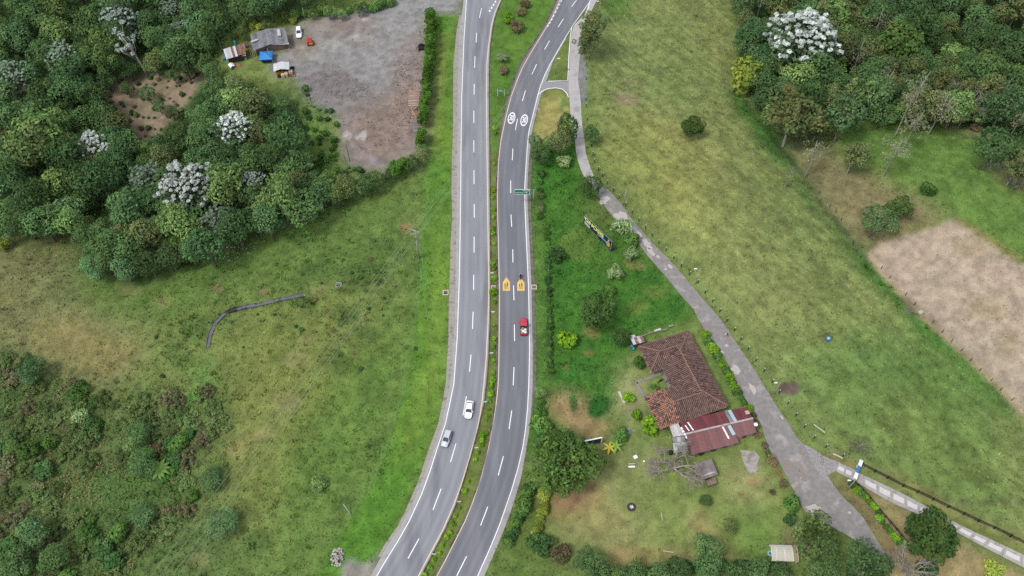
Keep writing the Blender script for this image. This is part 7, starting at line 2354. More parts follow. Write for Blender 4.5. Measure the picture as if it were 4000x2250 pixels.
for s_ in (-1, 1):
    MB().add([(s_ * 0.84, -0.4, 1.14), (s_ * 0.84, 0.84, 1.14), (s_ * 0.77, 0.5, 1.72), (s_ * 0.77, -0.38, 1.72)], [(0, 1, 2, 3)]).build('side_window', GLASS, pk)
    MB().box((s_ * 0.86, -1.38, 0.85), (0.07, 1.9, 0.55)).build('bed_side', PR, pk)
    MB().box((s_ * 0.55, 2.33, 0.72), (0.24, 0.06, 0.2)).build('headlight', mat('lamp_clear', C(226, 230, 236)), pk)
    MB().box((s_ * 0.98, 0.7, 1.25), (0.2, 0.1, 0.16)).build('mirror', BLACK, pk)
    for y in (1.5, -1.45):
        w_ = MB().tube([(s_ * 0.66, y, 0.36), (s_ * 0.92, y, 0.36)], 0.36, 14).build('wheel', RUBBER, pk)
        MB().tube([(s_ * 0.91, y, 0.36), (s_ * 0.94, y, 0.36)], 0.2, 10).build('rim', STEEL, w_)
MB().box((0, -1.38, 0.6), (1.66, 1.9, 0.08)).build('bed_floor', BLACK, pk)
MB().box((0, -2.34, 0.85), (1.7, 0.07, 0.55)).build('tailgate', PR, pk)
MB().box((0, -2.40, 0.5), (1.6, 0.12, 0.14)).build('bumper', BLACK, pk)
pkm = Matrix.Translation(pk.location) @ Matrix.Rotation(pk.rotation_euler[2], 4, 'Z')
for i, (x, y, z, a, m_, lab) in enumerate(((-0.42, -1.1, 0.66, 0.5, CREAM, 'left front'), (0.38, -1.0, 0.68, 0.1, WHITE, 'right front'), (-0.1, -1.5, 0.72, 0.9, WHITE, 'middle'), (0.42, -1.75, 0.66, 0.2, WHITE, 'right rear'), (-0.45, -1.85, 0.66, -0.3, mat('sack_grey', C(150, 160, 140), 0.9), 'left rear grey'), (-0.25, -0.85, 0.9, 1.4, mat('sack_grey', C(150, 160, 140)), 'topmost grey'))):
    p = pkm @ Vector((x, y, z))
    o = MB().rings([[(s_ * 0.42 * math.cos(b_), s_ * 0.30 * math.sin(b_), zz) for b_ in np.linspace(0, 2 * math.pi, 11)[:-1]] for zz, s_ in ((0, 0.75), (0.1, 1.0), (0.28, 1.0), (0.4, 0.6))]).build('cargo_sack', m_, None, p, a)
    tag(o, lab + ' sack in the bed of the red pickup', 'sack', 'sacks on the pickup')

# tarpaulined cart
cr = empty('covered_cart', W(1212, 172), 0.25, 'cart covered with a red tarpaulin beside the parked white car', 'cart')
rg_ = []
for y, w, z in ((1.5, 0.45, 0.9), (1.35, 0.72, 1.25), (0.6, 0.8, 1.5), (-0.4, 0.9, 1.75), (-0.95, 0.9, 1.8), (-1.05, 0.82, 1.7)):
    rg_.append([(-w, y, 0.5), (w, y, 0.5), (w * 1.02, y, z * 0.75), (w * 0.7, y, z), (-w * 0.7, y, z), (-w * 1.02, y, z * 0.75)])
MB().rings(rg_, 0, False).build('tarpaulin', mat('tarp_red', C(206, 52, 66), 0.7, 0.12, 1.5), cr)
MB().box((0.2, -1.12, 1.0), (1.1, 0.08, 0.75)).build('panel', mat('cart_yellow', C(226, 178, 50), 0.7), cr)
for s_ in (-1, 1):
    for y in (0.9, -0.7):
        MB().tube([(s_ * 0.75, y, 0.32), (s_ * 0.92, y, 0.32)], 0.32, 12).build('wheel', RUBBER, cr)
# dark tractor hidden in the hedge
tr = empty('dark_trailer', W(1647, 190), 0.1, 'black machine parked against the conifer hedge of the log yard', 'machine')
MB().box((0, 0, 0.7), (1.6, 2.0, 0.5)).box((0, 0.5, 1.15), (1.2, 0.9, 0.5), top=(0.8, 0.8)).build('body', BLACK, tr, bevel=0.06)
for s_ in (-1, 1):
    for y in (0.75, -0.75):
        MB().tube([(s_ * 0.75, y, 0.4), (s_ * 1.0, y, 0.4)], 0.4, 12).build('wheel', RUBBER, tr)

# ------------------------------------------------------------------ people
def figure(name, joints, bones, loc, rz, paint, parent=None, label=None, cat=None):
    """continuous body from a joint skeleton; paint(co)->material index"""
    me_ = bpy.data.meshes.new(name)
    keys = list(joints)
    me_.from_pydata([joints[k_][0] for k_ in keys], [(keys.index(a), keys.index(b_)) for a, b_ in bones], [])
    ob = bpy.data.objects.new(name, me_)
    COL.objects.link(ob)
    ob.modifiers.new('skin', 'SKIN')
    for i, k_ in enumerate(keys):
        sv_ = me_.skin_vertices[0].data[i]
        r_ = joints[k_][1]
        sv_.radius = (r_, r_) if np.isscalar(r_) else r_
        sv_.use_root = (k_ == 'pelvis')
    s_ = ob.modifiers.new('sub', 'SUBSURF')
    s_.levels = s_.render_levels = 2
    dg = bpy.context.evaluated_depsgraph_get()
    dg.update()
    m2 = bpy.data.meshes.new_from_object(ob.evaluated_get(dg))
    bpy.data.objects.remove(ob)
    m2.materials.clear()
    mats_ = [mat('skin', C(170, 122, 98), 0.7), mat('denim_pale', C(176, 196, 206), 0.9), mat('cloth_dark', C(36, 38, 48), 0.9), mat('cloth_white', C(226, 226, 226, 0.6), 0.9), mat('hair_dark', C(30, 24, 22), 0.8), mat('cloth_navy', C(40, 50, 84), 0.9)]
    for m_ in mats_:
        m2.materials.append(m_)
    for pgn in m2.polygons:
        pgn.material_index = paint(pgn.center)
        pgn.use_smooth = True
    o_ = bpy.data.objects.new(name, m2)
    o_.location = tuple(float(c) for c in loc)
    o_.rotation_euler = (0, 0, rz)
    put(o_, parent)
    return tag(o_, label, cat)


BN = [('pelvis', 'waist'), ('waist', 'chest'), ('chest', 'neck'), ('neck', 'head'), ('head', 'crown'), ('chest', 'shl'), ('shl', 'ell'), ('ell', 'hal'), ('hal', 'fil'), ('hal', 'thl'), ('chest', 'shr'), ('shr', 'elr'), ('elr', 'har'), ('har', 'fir'), ('har', 'thr'), ('pelvis', 'hil'), ('hil', 'knl'), ('knl', 'anl'), ('anl', 'tol'), ('pelvis', 'hir'), ('hir', 'knr'), ('knr', 'anr'), ('anr', 'tor')]
WALK = dict(pelvis=((0, 0, 0.95), (0.15, 0.11)), waist=((0, 0.01, 1.10), (0.14, 0.10)), chest=((0, 0.03, 1.32), (0.17, 0.11)), neck=((0, 0.04, 1.48), 0.055), head=((0, 0.06, 1.58), 0.09), crown=((0, 0.06, 1.70), 0.075),
            shl=((-0.2, 0.02, 1.40), 0.06), ell=((-0.27, -0.1, 1.14), 0.045), hal=((-0.26, -0.02, 0.92), 0.035), fil=((-0.26, 0.02, 0.80), 0.022), thl=((-0.22, 0.04, 0.87), 0.012),
            shr=((0.2, 0.02, 1.40), 0.06), elr=((0.26, 0.10, 1.15), 0.045), har=((0.24, 0.26, 1.0), 0.035), fir=((0.23, 0.35, 0.95), 0.022), thr=((0.2, 0.30, 0.98), 0.012),
            hil=((-0.1, 0.0, 0.88), 0.10), knl=((-0.11, 0.22, 0.50), 0.065), anl=((-0.11, 0.30, 0.09), 0.045), tol=((-0.11, 0.48, 0.05), 0.035),
            hir=((0.1, 0.0, 0.88), 0.10), knr=((0.11, -0.05, 0.49), 0.065), anr=((0.11, -0.34, 0.12), 0.045), tor=((0.11, -0.20, 0.04), 0.035))


def paint_walk(c):
    if c.z > 1.62 or (c.z > 1.5 and c.y < 0.04):
        return 4
    if c.z > 1.47:
        return 0
    if abs(c.x) > 0.2 and c.z < 1.12:
        return 0
    if c.z > 0.96:
        return 2
    if c.z < 0.11:
        return 3
    return 1


figure('person', WALK, BN, F(2838, 1316), 0.75, paint_walk, label='person in dark top and pale jeans walking along the lane', cat='person')
o = MB().rings([[(0.16 * s_ * math.cos(a), 0.1 * s_ * math.sin(a), z) for a in np.linspace(0, 6.28, 9)[:-1]] for z, s_ in ((0, 0.8), (0.1, 1), (0.28, 1), (0.36, 0.5))]).build('carried_bag', WHITE, None, np.array(F(2838, 1316)) + np.array((-0.28, 0.32, 0.62)))
tag(o, 'white bag carried by the walking person', 'bag')

# motorcycle with rider
mrz = heading(WHITE_R, 1080)
mloc = F(2033, 1084)
mc = empty('motorcycle', mloc, mrz, 'dark motorcycle ridden up the right carriageway ahead of the red pickup', 'motorcycle')
for y in (0.62, -0.62):
    w_ = MB().tube([(0, y + 0.27 * math.cos(a), 0.30 + 0.27 * math.sin(a)) for a in np.linspace(0, 2 * math.pi, 17)], 0.06, 7).build('wheel', RUBBER, mc)
    MB().tube([(-0.05, y, 0.3), (0.05, y, 0.3)], 0.07, 8).build('hub', STEEL, w_)
MB().rings([[(-w, y, z0), (w, y, z0), (w, y, z1), (-w, y, z1)] for y, w, z0, z1 in ((0.35, 0.10, 0.5, 0.86), (0.1, 0.16, 0.4, 0.94), (-0.1, 0.14, 0.4, 0.84), (-0.7, 0.10, 0.62, 0.82))]).build('body', BLACK, mc)
MB().tube([(-0.36, 0.32, 1.04), (0, 0.42, 1.02), (0.36, 0.32, 1.04)], 0.025, 6).build('handlebar', STEEL, mc)
MB().tube([(0, 0.62, 0.3), (0, 0.42, 1.0)], 0.05, 6).build('fork', STEEL, mc)
MB().box((0, 0.58, 0.9), (0.16, 0.1, 0.16)).build('headlight', mat('lamp_clear', C(226, 230, 236)), mc)
RIDE = dict(pelvis=((0, -0.2, 0.92), (0.16, 0.12)), waist=((0, -0.17, 1.06), (0.15, 0.11)), chest=((0, -0.06, 1.28), (0.18, 0.12)), neck=((0, 0.0, 1.43), 0.06), head=((0, 0.04, 1.53), 0.12), crown=((0, 0.04, 1.64), 0.11),
            shl=((-0.21, -0.04, 1.36), 0.065), ell=((-0.33, 0.10, 1.16), 0.05), hal=((-0.34, 0.28, 1.07), 0.038), fil=((-0.31, 0.34, 1.05), 0.024), thl=((-0.28, 0.30, 1.06), 0.014),
            shr=((0.21, -0.04, 1.36), 0.065), elr=((0.33, 0.10, 1.16), 0.05), har=((0.34, 0.28, 1.07), 0.038), fir=((0.31, 0.34, 1.05), 0.024), thr=((0.28, 0.30, 1.06), 0.014),
            hil=((-0.12, -0.18, 0.88), 0.10), knl=((-0.22, 0.18, 0.72), 0.07), anl=((-0.2, -0.05, 0.36), 0.05), tol=((-0.2, 0.12, 0.32), 0.04),
            hir=((0.12, -0.18, 0.88), 0.10), knr=((0.22, 0.18, 0.72), 0.07), anr=((0.2, -0.05, 0.36), 0.05), tor=((0.2, 0.12, 0.32), 0.04))


def paint_ride(c):
    if c.z > 1.46:
        return 2
    if abs(c.x) > 0.24 and c.z > 0.95:
        return 3
    if c.z > 0.95:
        return 5
    return 5 if c.z > 0.4 else 2


figure('person', RIDE, BN, mloc, mrz, paint_ride, label='motorcycle rider in navy clothes with pale sleeves and dark helmet', cat='person')

# ------------------------------------------------------------------ signs
def glyph_rows(root, x0, x1, z, h, seed, y=-0.035):
    """row of small white word shapes (the lettering is too small to read in the photograph)"""
    r_ = random.Random(seed)
    mb_ = MB()
    x = x0
    while x < x1:
        w_ = r_.uniform(0.5, 0.85) * h
        hh_ = h * r_.choice((0.7, 0.7, 1.0))
        mb_.box((x + w_ / 2, y, z + (hh_ - h * 0.7) / 2), (w_ * 0.72, 0.01, hh_))
        x += w_ * 1.05
    return mb_.build('lettering', WHITE, root)


sp = W(2083.5, 800)
sg = empty('overhead_sign', sp, 0.0, 'green overhead direction sign on a cantilever pole above the right carriageway', 'sign')
MB().tube([(0, 0, -0.2), (0, 0, 6.5)], [0.13, 0.10], 8).build('pole', STEEL, sg)
MB().tube([(0, 0, 6.25), (-5.0, 0, 6.55)], 0.07, 6).tube([(0, 0, 4.9), (-5.0, 0, 4.95)], 0.06, 6).build('arm', STEEL, sg)
pn = MB().box((-3.1, -0.12, 5.55), (3.95, 0.06, 1.9), top=None).build('panel', GREENP, sg)
fr = MB()
for a, c in (((-5.07, 4.58), (-1.13, 4.58)), ((-5.07, 6.52), (-1.13, 6.52)), ((-5.07, 4.58), (-5.07, 6.52)), ((-1.13, 4.58), (-1.13, 6.52))):
    fr.bar((a[0], -0.16, a[1]), (c[0], -0.16, c[1]), 0.08, 0.05)
fr.build('border', WHITE, pn)
glyph_rows(pn, -2.85, -1.35, 6.05, 0.32, 3, -0.165)
glyph_rows(pn, -4.85, -3.0, 5.25, 0.32, 5, -0.165)
MB().box((-1.85, -0.165, 5.3), (0.16, 0.01, 0.75)).box((-2.3, -0.165, 5.42), (0.7, 0.01, 0.14)).build('arrow', WHITE, pn)

gp = (W(1945, 376) + W(1969.5, 375)) / 2
gs_ = empty('median_sign', gp, 0.02, 'small green sign on two pale posts on the grass median', 'sign')
for x in (-0.95, 0.95):
    MB().box((x, 0, 1.3), (0.12, 0.1, 2.7)).build('post', WHITE, gs_)
pn = MB().box((0, -0.04, 2.15), (1.78, 0.05, 0.95)).build('panel', GREENP, gs_)
glyph_rows(pn, -0.6, 0.45, 2.38, 0.22, 7, -0.07)
glyph_rows(pn, -0.7, 0.65, 2.0, 0.22, 8, -0.07)

rp = W(2104, 449)
rs_ = empty('speed_limit_sign', rp, -0.1, 'round red-rimmed speed limit sign on the traffic island', 'sign')
MB().tube([(0, 0, 0), (0, 0, 2.5)], 0.045, 6).build('post', WHITE, rs_)


def disc(y, r_, n_=20):
    return [(r_ * math.cos(2 * math.pi * i / n_), y, 2.5 + r_ * math.sin(2 * math.pi * i / n_)) for i in range(n_)]


MB().rings([disc(-0.03, 0.5), disc(-0.06, 0.5)], 0, False).build('rim', mat('sign_red', C(200, 60, 60), 0.5), rs_)
fc = MB().rings([disc(-0.061, 0.40), disc(-0.07, 0.40)], 0, False).build('face', WHITE, rs_)
tn = text_mesh('30', 0.5, 0.004, 0.01)
tn.materials.append(BLACK)
inst('numeral', tn, fc, (0, -0.076, 2.5), 0, None, (math.pi / 2, 0, 0))

for i, (u, v, rz) in enumerate(((1922, 1068, 0.05), (1926, 1220, -0.1), (1920, 1380, 0.05), (1897, 1570, 0.1), (1863, 1749, 0.0), (1794.5, 1959, 0.0), (1697, 2163, 0.0))):
    t = empty('marker_sign', W(u, v + 7), rz, ('topmost', 'second', 'third', 'fourth', 'fifth', 'sixth', 'lowest')[i] + ' small white marker sign down the median strip', 'sign', 'white marker signs on the median')
    MB().box((0, 0, 0.5), (0.07, 0.07, 1.0)).build('post', WHITE, t)
    MB().box((0, -0.05, 1.15), (0.85, 0.04, 0.5)).build('panel', WHITE, t)

# billboard with the painted board
B0, B1 = F(2279, 872, 0.9), F(2388, 980, 0.9)
bw = float(np.linalg.norm((B1 - B0)[:2]))
bc = (B0 + B1) / 2
brz = math.atan2(B1[1] - B0[1], B1[0] - B0[0])
bb = empty('gnosis_billboard', (bc[0], bc[1], 0), brz, 'long dark blue billboard lettered GNOSIS in yellow-green standing in the lush triangle', 'billboard')
BH = 3.7
NAVY = mat('billboard_navy', C(30, 52, 84), 0.6, 0.25, 0.6, col2=C(18, 28, 42), f2=0.55)
face = MB().box((0, 0, 0.9 + BH / 2), (bw, 0.12, BH)).build('board', NAVY, bb)
gn = text_mesh('GNOSIS', 1.9, 0.004, 0.045)
gn.materials.append(mat('letter_lime', C(236, 238, 100, 0.7), 0.6, 0.05, 1.0))
inst('lettering', gn, face, (-bw * 0.13, -0.072, 0.9 + BH * 0.69), 0, (1.12, 1.0, 1), (math.pi / 2, 0, 0))
MB().add([(-bw * 0.46, -0.07, 0.9 + BH * 0.18), (-bw * 0.29, -0.07, 0.9 + BH * 0.14), (-bw * 0.25, -0.07, 0.9 + BH * 0.30), (-bw * 0.30, -0.07, 0.9 + BH * 0.36), (-bw * 0.46, -0.07, 0.9 + BH * 0.42)], [(0, 1, 2, 3, 4)]).build('white_panel', mat('board_white', C(210, 214, 218), 0.6), face)
for k_ in range(3):
    MB().box((-bw * 0.37, -0.07, 0.9 + BH * (0.50 + 0.075 * k_)), (bw * 0.17, 0.012, 0.09)).build('text_line', mat('board_white', C(210, 214, 218)), face)
MB().box((-bw * 0.22, -0.07, 0.9 + BH * 0.06), (bw * 0.5, 0.012, 0.14)).build('yellow_stripe', mat('board_yellow', C(196, 196, 90), 0.6), face)
MB().add([(bw * (0.0 + 0.36 * t), -0.07, 0.9 + BH * (0.34 + 0.12 * math.sin(t * 3) + 0.05)) for t in np.linspace(0, 1, 8)] + [(bw * (0.0 + 0.36 * t), -0.07, 0.9 + BH * (0.30 + 0.10 * math.sin(t * 3) - 0.03)) for t in np.linspace(1, 0, 8)], [tuple(range(16))[::-1]]).build('light_streak', mat('board_streak', C(150, 176, 186), 0.6, 0.3, 1.0), face)
k_ = 14
MB().add([(bw * 0.375 + 0.62 * math.cos(2 * math.pi * i / k_) * (1.25 if i % 3 == 0 else 1), -0.071, 0.9 + BH * 0.40 + 0.95 * math.sin(2 * math.pi * i / k_)) for i in range(k_)], [tuple(range(k_))]).build('gold_figure', mat('board_gold', C(226, 184, 66), 0.6, 0.2, 2.0), face)
MB().add([(bw * 0.375 + 0.33 * math.cos(2 * math.pi * i / k_), -0.071, 0.9 + BH * 0.80 + 0.33 * math.sin(2 * math.pi * i / k_)) for i in range(k_)], [tuple(range(k_))]).build('white_disc', mat('board_white', C(210, 214, 218)), face)
MB().add([(-bw * 0.455 + 0.5 * math.cos(2 * math.pi * i / 16) * (1 if i % 2 else 0.6), -0.071, 0.9 + BH * 0.80 + 0.6 * math.sin(2 * math.pi * i / 16) * (1 if i % 2 else 0.6)) for i in range(16)], [tuple(range(16))]).build('emblem', mat('board_pale_lime', C(206, 218, 170), 0.6), face)
MB().box((bw * 0.475, -0.07, 0.9 + BH * 0.5), (0.12, 0.012, BH * 0.75)).build('side_text', mat('board_white', C(210, 214, 218)), face)
MB().box((bw * 0.30, -0.07, 0.9 + BH * 0.1), (bw * 0.3, 0.012, BH * 0.12)).build('teal_band', mat('board_teal', C(60, 110, 120), 0.6, 0.3, 2.0), face)
MB().bar((-bw / 2, 0, 0.9 + BH + 0.03), (bw / 2, 0, 0.9 + BH + 0.03), 0.10, 0.04).build('top_rail', STEEL, bb)
for t in np.linspace(-0.46, 0.46, 6):
    MB().tube([(bw * t, 0.16, 0), (bw * t, 0.16, 0.9 + BH)], 0.08, 6).tube([(bw * t, 1.5, 0), (bw * t, 0.2, 3.0)], 0.05, 6).build('support', STEEL, bb)

# dark billboard half hidden by the wide tree
D0, D1 = F(2183, 1762, 1.0), F(2348, 1728, 1.0)
dw_ = float(np.linalg.norm((D1 - D0)[:2]))
dc = (D0 + D1) / 2
db = empty('dark_billboard', (dc[0], dc[1], 0), math.atan2(D1[1] - D0[1], D1[0] - D0[0]), 'dark blue billboard with white frame half hidden behind the wide spreading tree', 'billboard')
for k_ in range(5):
    MB().box((0, 0, 1.25 + k_ * 0.52), (dw_, 0.08, 0.49)).build('panel_strip', mat('board_slate', C(46, 58, 72), 0.5, 0.2, 0.8), db)
MB().bar((-dw_ / 2, 0, 3.65), (dw_ / 2, 0, 3.65), 0.28, 0.14).bar((dw_ / 2, 0, 0.98), (dw_ / 2, 0, 3.6), 0.2).bar((-dw_ / 2, 0, 0.98), (-dw_ / 2, 0, 3.6), 0.2).build('frame', WHITE, db)
for t in (-0.45, -0.15, 0.15, 0.45):
    MB().tube([(dw_ * t, 0.14, 0), (dw_ * t, 0.14, 3.5)], 0.07, 6).build('support', STEEL, db)

# ------------------------------------------------------------------ poles, wires
pp = W(1637, 1009)
pole = empty('power_pole', pp, 0, 'concrete power pole with double crossarms in the left pasture', 'power pole')
MB().tube([(0, 0, -0.3), (0, 0, 11.8)], [0.24, 0.14], 10).build('post', CONCP, pole)
for k_, (a, z) in enumerate(((-0.42, 11.6), (-0.42, 11.3), (0.30, 10.6), (0.30, 10.3))):
    d = np.array((math.cos(a), math.sin(a)))
    o = MB().bar((-d[0] * 1.15, -d[1] * 1.15 - 0.12 * (-1) ** k_, z), (d[0] * 0.95, d[1] * 0.95 - 0.12 * (-1) ** k_, z), 0.12).build('crossarm', STEEL, pole)
    for t in (-1.05, -0.4, 0.8):
        MB().lathe([(0.05, 0), (0.08, 0.08), (0.05, 0.14), (0.08, 0.2), (0.03, 0.28)], (d[0] * t, d[1] * t - 0.12 * (-1) ** k_, z + 0.06), 7).build('insulator', WHITE, o)
MB().tube([(0.3 * math.cos(a), -0.2, 8.6 + 0.45 * math.sin(a)) for a in np.linspace(0, 2 * math.pi, 15)], 0.06, 6).build('cable_coil', BLACK, pole)
WIRE = mat('wire', C(190, 196, 176), 0.5, 0.05, 1.0)


def wire(a, b_, sag, label, group, r_=0.022, n_=18):
    a, b_ = np.array(a, float), np.array(b_, float)
    pts = [a + (b_ - a) * t - np.array((0, 0, 4 * sag * t * (1 - t))) for t in np.linspace(0, 1, n_)]
    o_ = MB().tube(pts, r_, 4).build('power_line', WIRE)
    return tag(o_, label, 'cable', group)


for i, (dx, dy, z, uo) in enumerate(((-1.1, 0.4, 11.6, 460), (-0.4, 0.15, 11.6, 500), (0.8, -0.3, 11.6, 548), (0.9, 0.0, 10.5, 572))):
    far_l = F(uo, 2420, z - 0.3)
    far_r = F(2324 + i * 12, -70, z - 0.3)
    nm = ('outermost upper-left', 'second', 'third', 'lowest')[i]
    wire(pp + np.array((dx, dy, z)), far_l, 0.8, nm + ' of four power lines from the pole to the lower left corner', 'power lines over the left pasture')
    wire(pp + np.array((dx, dy, z)), far_r, 0.8, nm + ' of four power lines from the pole across the highway', 'power lines over the highway')
for u, v, lab in ((1665, 1420, 'left'), (1735, 1420, 'right')):
    wire(pp + np.array((0.2 if u > 1700 else -0.2, -0.1, 10.2 if u > 1700 else 8.8)), F(u + 65, 1640, 6.5), 0.5, lab + ' thin cable running from the power pole down along the verge', 'cables along the verge', 0.010)


def lamp_pole(u, v, ut, vt, label, arm=1.2, lamp=True, adir=-1, mt=CONCP, r_=0.11, name='street_lamp'):
    p = W(u, v)
    best, bz = 1e9, 6
    for z in np.arange(2, 13, 0.1):
        q_ = proj(p[0], p[1], p[2] + z)
        if abs(q_[1] - vt) < best:
            best, bz = abs(q_[1] - vt), z
    t = empty(name, p, 0, label, 'street lamp' if lamp else 'pole')
    MB().tube([(0, 0, -0.2), (0, 0, bz)], [r_, r_ * 0.65], 8).build('post', mt, t)
    if lamp:
        MB().tube([(0, 0, bz - 0.15), (adir * arm * 0.6, -0.1, bz + 0.15), (adir * arm, -0.15, bz + 0.15)], 0.045, 6).build('arm', STEEL, t)
        MB().box((adir * (arm + 0.25), -0.18, bz + 0.12), (0.7, 0.28, 0.12)).build('lamp_head', WHITE, t, bevel=0.03)
    return t


lamp_pole(2436, 801, 2447, 740, 'slim concrete pole at the meadow fence level with the billboard', lamp=False, name='utility_pole')
lamp_pole(2718, 1108, 2733, 1049, 'street lamp with short arm at the meadow fence halfway down the lane', 1.0)
lamp_pole(3023, 1540, 3045, 1493, 'street lamp beside the dark soil patch', 0.8)
lamp_pole(3305, 1918, 3342, 1874, 'street lamp leaning over the blue gate', 1.2)
lamp_pole(2339, 66, 2342, 4, 'power pole with lamp at the top edge beside the slip road', 0.6, mt=CONCP)
lamp_pole(1193, 80, 1178, 30, 'thin pole behind the parked white car', lamp=False, r_=0.09, name='utility_pole')
lamp_pole(1060, 244, 1043, 190, 'thin pole standing in front of the blue tent', lamp=False, r_=0.09, name='utility_pole')
lamp_pole(1216, 400, 1219, 330, 'tall thin wooden pole at the left rim of the log yard', lamp=False, mt=WOOD_D, r_=0.09, name='utility_pole')
lamp_pole(1367, 632, 1350, 568, 'thin wooden pole at the lower left of the log yard', lamp=False, mt=WOOD_D, r_=0.09, name='utility_pole')
lamp_pole(2169, 290, 2172, 228, 'white lamp post lying on the upper traffic island', 0.5, adir=1)
lamp_pole(2181, 490, 2182, 455, 'short lamp post at the lower traffic island', 0.6, adir=1, r_=0.06)
p0, p1 = W(1373, 2014), W(1338, 1972)
o = MB().tube([(0, 0, 0), ((p1 - p0)[0] * 0.75, (p1 - p0)[1] * 0.75, 2.2)], [0.13, 0.1], 7).build('leaning_post', CONCP, None, p0)
tag(o, 'short leaning concrete post on the grass near the bottom bend', 'post')


# ------------------------------------------------------------------ fences
def wire_fence(name, pts, label, h=1.35, r_=0.08, m_=WOOD_D, cap=None, rows=(0.35, 0.75, 1.15), wm=None, skipwire=False, wr=0.006):
    t = empty(name, (0, 0, 0), 0, label, 'fence')
    P_ = [W(u, v) for u, v in pts]
    for p in P_:
        o_ = MB().tube([(0, 0, -0.2), (random.uniform(-.06, .06), random.uniform(-.06, .06), h)], [r_, r_ * 0.9], 7).build('post', m_, t, p)
        if cap:
            MB().tube([(0, 0, h), (0, 0, h + 0.22)], [r_ * 1.0, r_ * 0.9], 7).build('cap', cap, o_)
    if not skipwire:
        for z in rows:
            MB().tube([(p[0], p[1], p[2] + z) for p in P_], wr, 4, cap=False).build('wire', wm or STEEL, t)
    return t


def cr(cx, cy, pts):
    return [(cx + a / 1.932, cy + b_ / 1.932) for a, b_ in pts]


LF = cr(2000, 0, [(563, 490), (557, 600), (556, 760), (559, 810), (567, 910), (597, 1110), (610, 1175), (622, 1230), (652, 1285), (683, 1335), (717, 1390), (766, 1445)]) + cr(2000, 750, [(806, 50), (858, 108), (906, 162), (957, 222), (1005, 277), (1055, 332), (1106, 390), (1160, 447), (1219, 504), (1276, 563), (1338, 628), (1402, 690), (1454, 765), (1512, 832), (1566, 905), (1619, 978), (1675, 1050), (1725, 1120), (1780, 1193), (1838, 1277), (1897, 1357)]) + [(3015, 1495)] + cr(3000, 1500, [(80, 70), (146, 152), (208, 242), (272, 330), (345, 412), (435, 480), (560, 550)])
wire_fence('pasture_fence', LF, 'wire fence of dark posts with pale tops between lane and meadow', 1.5, 0.12, BLACK, mat('post_cap', C(214, 216, 196), 0.8))
RF = cr(3000, 750, [(385, 10), (465, 110), (508, 158), (550, 215), (640, 385), (697, 495), (852, 582), (915, 650), (1037, 780), (1105, 852), (1240, 990), (1310, 1060), (1380, 1130), (1455, 1200), (1523, 1273), (1595, 1350), (1680, 1425)]) + cr(3000, 1500, [(1750, 50), (1838, 123), (1930, 200)])
wire_fence('field_fence', RF, 'wire fence of dark stakes along the dry field', 1.4, 0.09, WOOD_D)
wire_fence('verge_fence', [(1672, 755), (1668, 850), (1655, 905), (1650, 1060), (1640, 1150), (1620, 1270), (1612, 1370), (1598, 1440), (1585, 1520), (1560, 1590), (1530, 1690), (1496, 1795), (1478, 1840), (1430, 1925), (1398, 1975), (1352, 2062), (1300, 2115)], 'low wire fence of grey stakes along the verge of the left field', 1.2, 0.07, mat('stake_grey', C(150, 144, 132), 0.9))
wire_fence('wood_fence', cr(1000, 750, [(660, 100), (580, 122), (472, 165), (375, 210), (290, 250), (215, 275), (150, 300), (85, 330), (10, 345)]), 'fence of pale stakes along the lower edge of the left wood', 1.3, 0.06, mat('stake_pale', C(176, 160, 132), 0.9))
wire_fence('upper_fence', cr(2000, 0, [(697, 165), (735, 165), (778, 165), (800, 150), (835, 110), (870, 45)]), 'short fence of dark posts near the top edge beside the slip road', 1.4, 0.1, WOOD_D)


def rail_fence(name, pts, label, post_h=1.25, rails=(0.35, 0.7, 1.05), pw=0.22, double=True):
    t = empty(name, (0, 0, 0), 0, label, 'fence')
    P_ = [W(u, v) for u, v in pts]
    for p in P_:
        MB().box((0, 0, post_h / 2 - 0.1), (pw, pw, post_h + 0.2), 0.5).build('post', BLACK, t, p)
    for p, q_ in zip(P_[:-1], P_[1:]):
        for k_, z in enumerate(rails):
            MB().bar((p[0], p[1], p[2] + z), (q_[0], q_[1], q_[2] + z), 0.05, 0.10).build('rail', BLACK, t)
    return t


rail_fence('black_rail_fence', cr(3000, 1500, [(705, 615), (803, 665), (897, 713), (1015, 775), (1123, 820), (1240, 876), (1355, 933), (1472, 986), (1583, 1040), (1703, 1093), (1825, 1153), (1940, 1212)]), 'black rail fence along the upper side of the driveway', 1.3, (0.3, 0.65, 1.0, 1.25), 0.24)
rail_fence('lower_rail_fence', cr(3000, 1500, [(650, 745), (675, 768), (713, 805), (765, 868), (800, 915), (838, 960), (880, 1008), (920, 1055), (965, 1105), (1000, 1150), (1045, 1200)]), 'thin black rail fence running down between lane and dry lawn', 1.2, (0.4, 0.8, 1.1), 0.16)

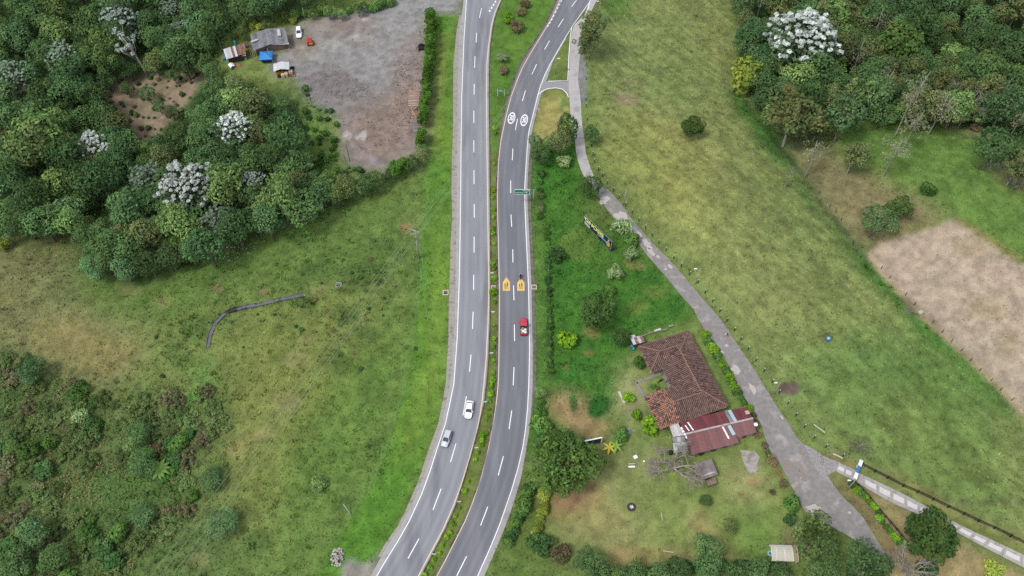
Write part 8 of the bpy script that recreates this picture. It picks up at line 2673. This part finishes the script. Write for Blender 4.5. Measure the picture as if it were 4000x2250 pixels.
# gate of the driveway
g0, g1 = W(3330, 1876), W(3350, 1822)
gd = g1 - g0
ga = math.atan2(gd[1], gd[0])
glen = float(np.hypot(gd[0], gd[1]))
gt = empty('driveway_gate', g0, ga, 'bright blue gate between two white pillars across the driveway', 'gate')
for x in (0.1, glen - 0.1):
    o = MB().box((x, 0, 1.1), (0.5, 0.5, 2.2)).build('pillar', WHITE, gt)
    MB().slab([(x - 0.75, -0.4, 2.35), (x + 0.75, -0.4, 2.35), (x + 0.75, 0.4, 2.55), (x - 0.75, 0.4, 2.55)], 0.14).build('cap', WHITE, o)
for k_ in range(8):
    MB().box((glen / 2, 0.02 * (k_ % 2), 0.35 + 0.22 * k_), (glen - 0.75, 0.08, 0.2)).build('slat', BLUEP, gt)
MB().box((glen / 2, 0, 2.12), (glen - 0.5, 0.62, 0.10)).build('header', BLUEP, gt)

# ------------------------------------------------------------------ drains, barrel
def drain(u, v, s_, rz, label, m_=CONC):
    t = empty('drain_box', W(u, v), rz, label, 'drain')
    for a, b_, w_, d_ in ((0, -s_ / 2, s_ + 0.2, 0.2), (0, s_ / 2, s_ + 0.2, 0.2), (-s_ / 2, 0, 0.2, s_ - 0.2), (s_ / 2, 0, 0.2, s_ - 0.2)):
        MB().box((a, b_, 0.05), (w_, d_, 0.4)).build('rim', m_, t)
    MB().box((0, 0, -0.02), (s_ - 0.1, s_ - 0.1, 0.12)).build('pit', BLACK, t)
    for k_ in range(4):
        MB().box((0, -s_ * 0.05 + s_ * 0.13 * k_, 0.16), (s_ - 0.15, 0.09, 0.06)).build('grate_bar', OLDZ[1], t)
    return t


PALEC = mat('concrete_pale', C(222, 206, 178), 0.9, 0.12, 2.0)
drain(1741, 1144, 1.25, 0.0, 'square drain box with pale rim beside the left gutter', PALEC)
drain(1927, 1124, 0.9, 0.0, 'square drain box in the median strip', PALEC)
drain(1323, 1114, 1.25, -0.1, 'square concrete drain box in the left pasture')
t = drain(2086, 1123, 1.15, 0.0, 'open black drain box in the right gutter', PALEC)
br_ = empty('water_barrel', W(3232, 1330), 0, 'bright blue water barrel in the right meadow', 'barrel')
MB().lathe([(0.42, 0), (0.46, 0.1), (0.48, 0.5), (0.46, 1.0), (0.42, 1.1)], n=16).build('body', BLUEP, br_)
MB().lathe([(0.44, 1.1), (0.44, 1.16), (0.0, 1.2)], n=16).build('lid', mat('lid_pale_blue', C(150, 200, 226), 0.5), br_)
print('done', round(time.time() - T0, 1), len(bpy.data.objects))
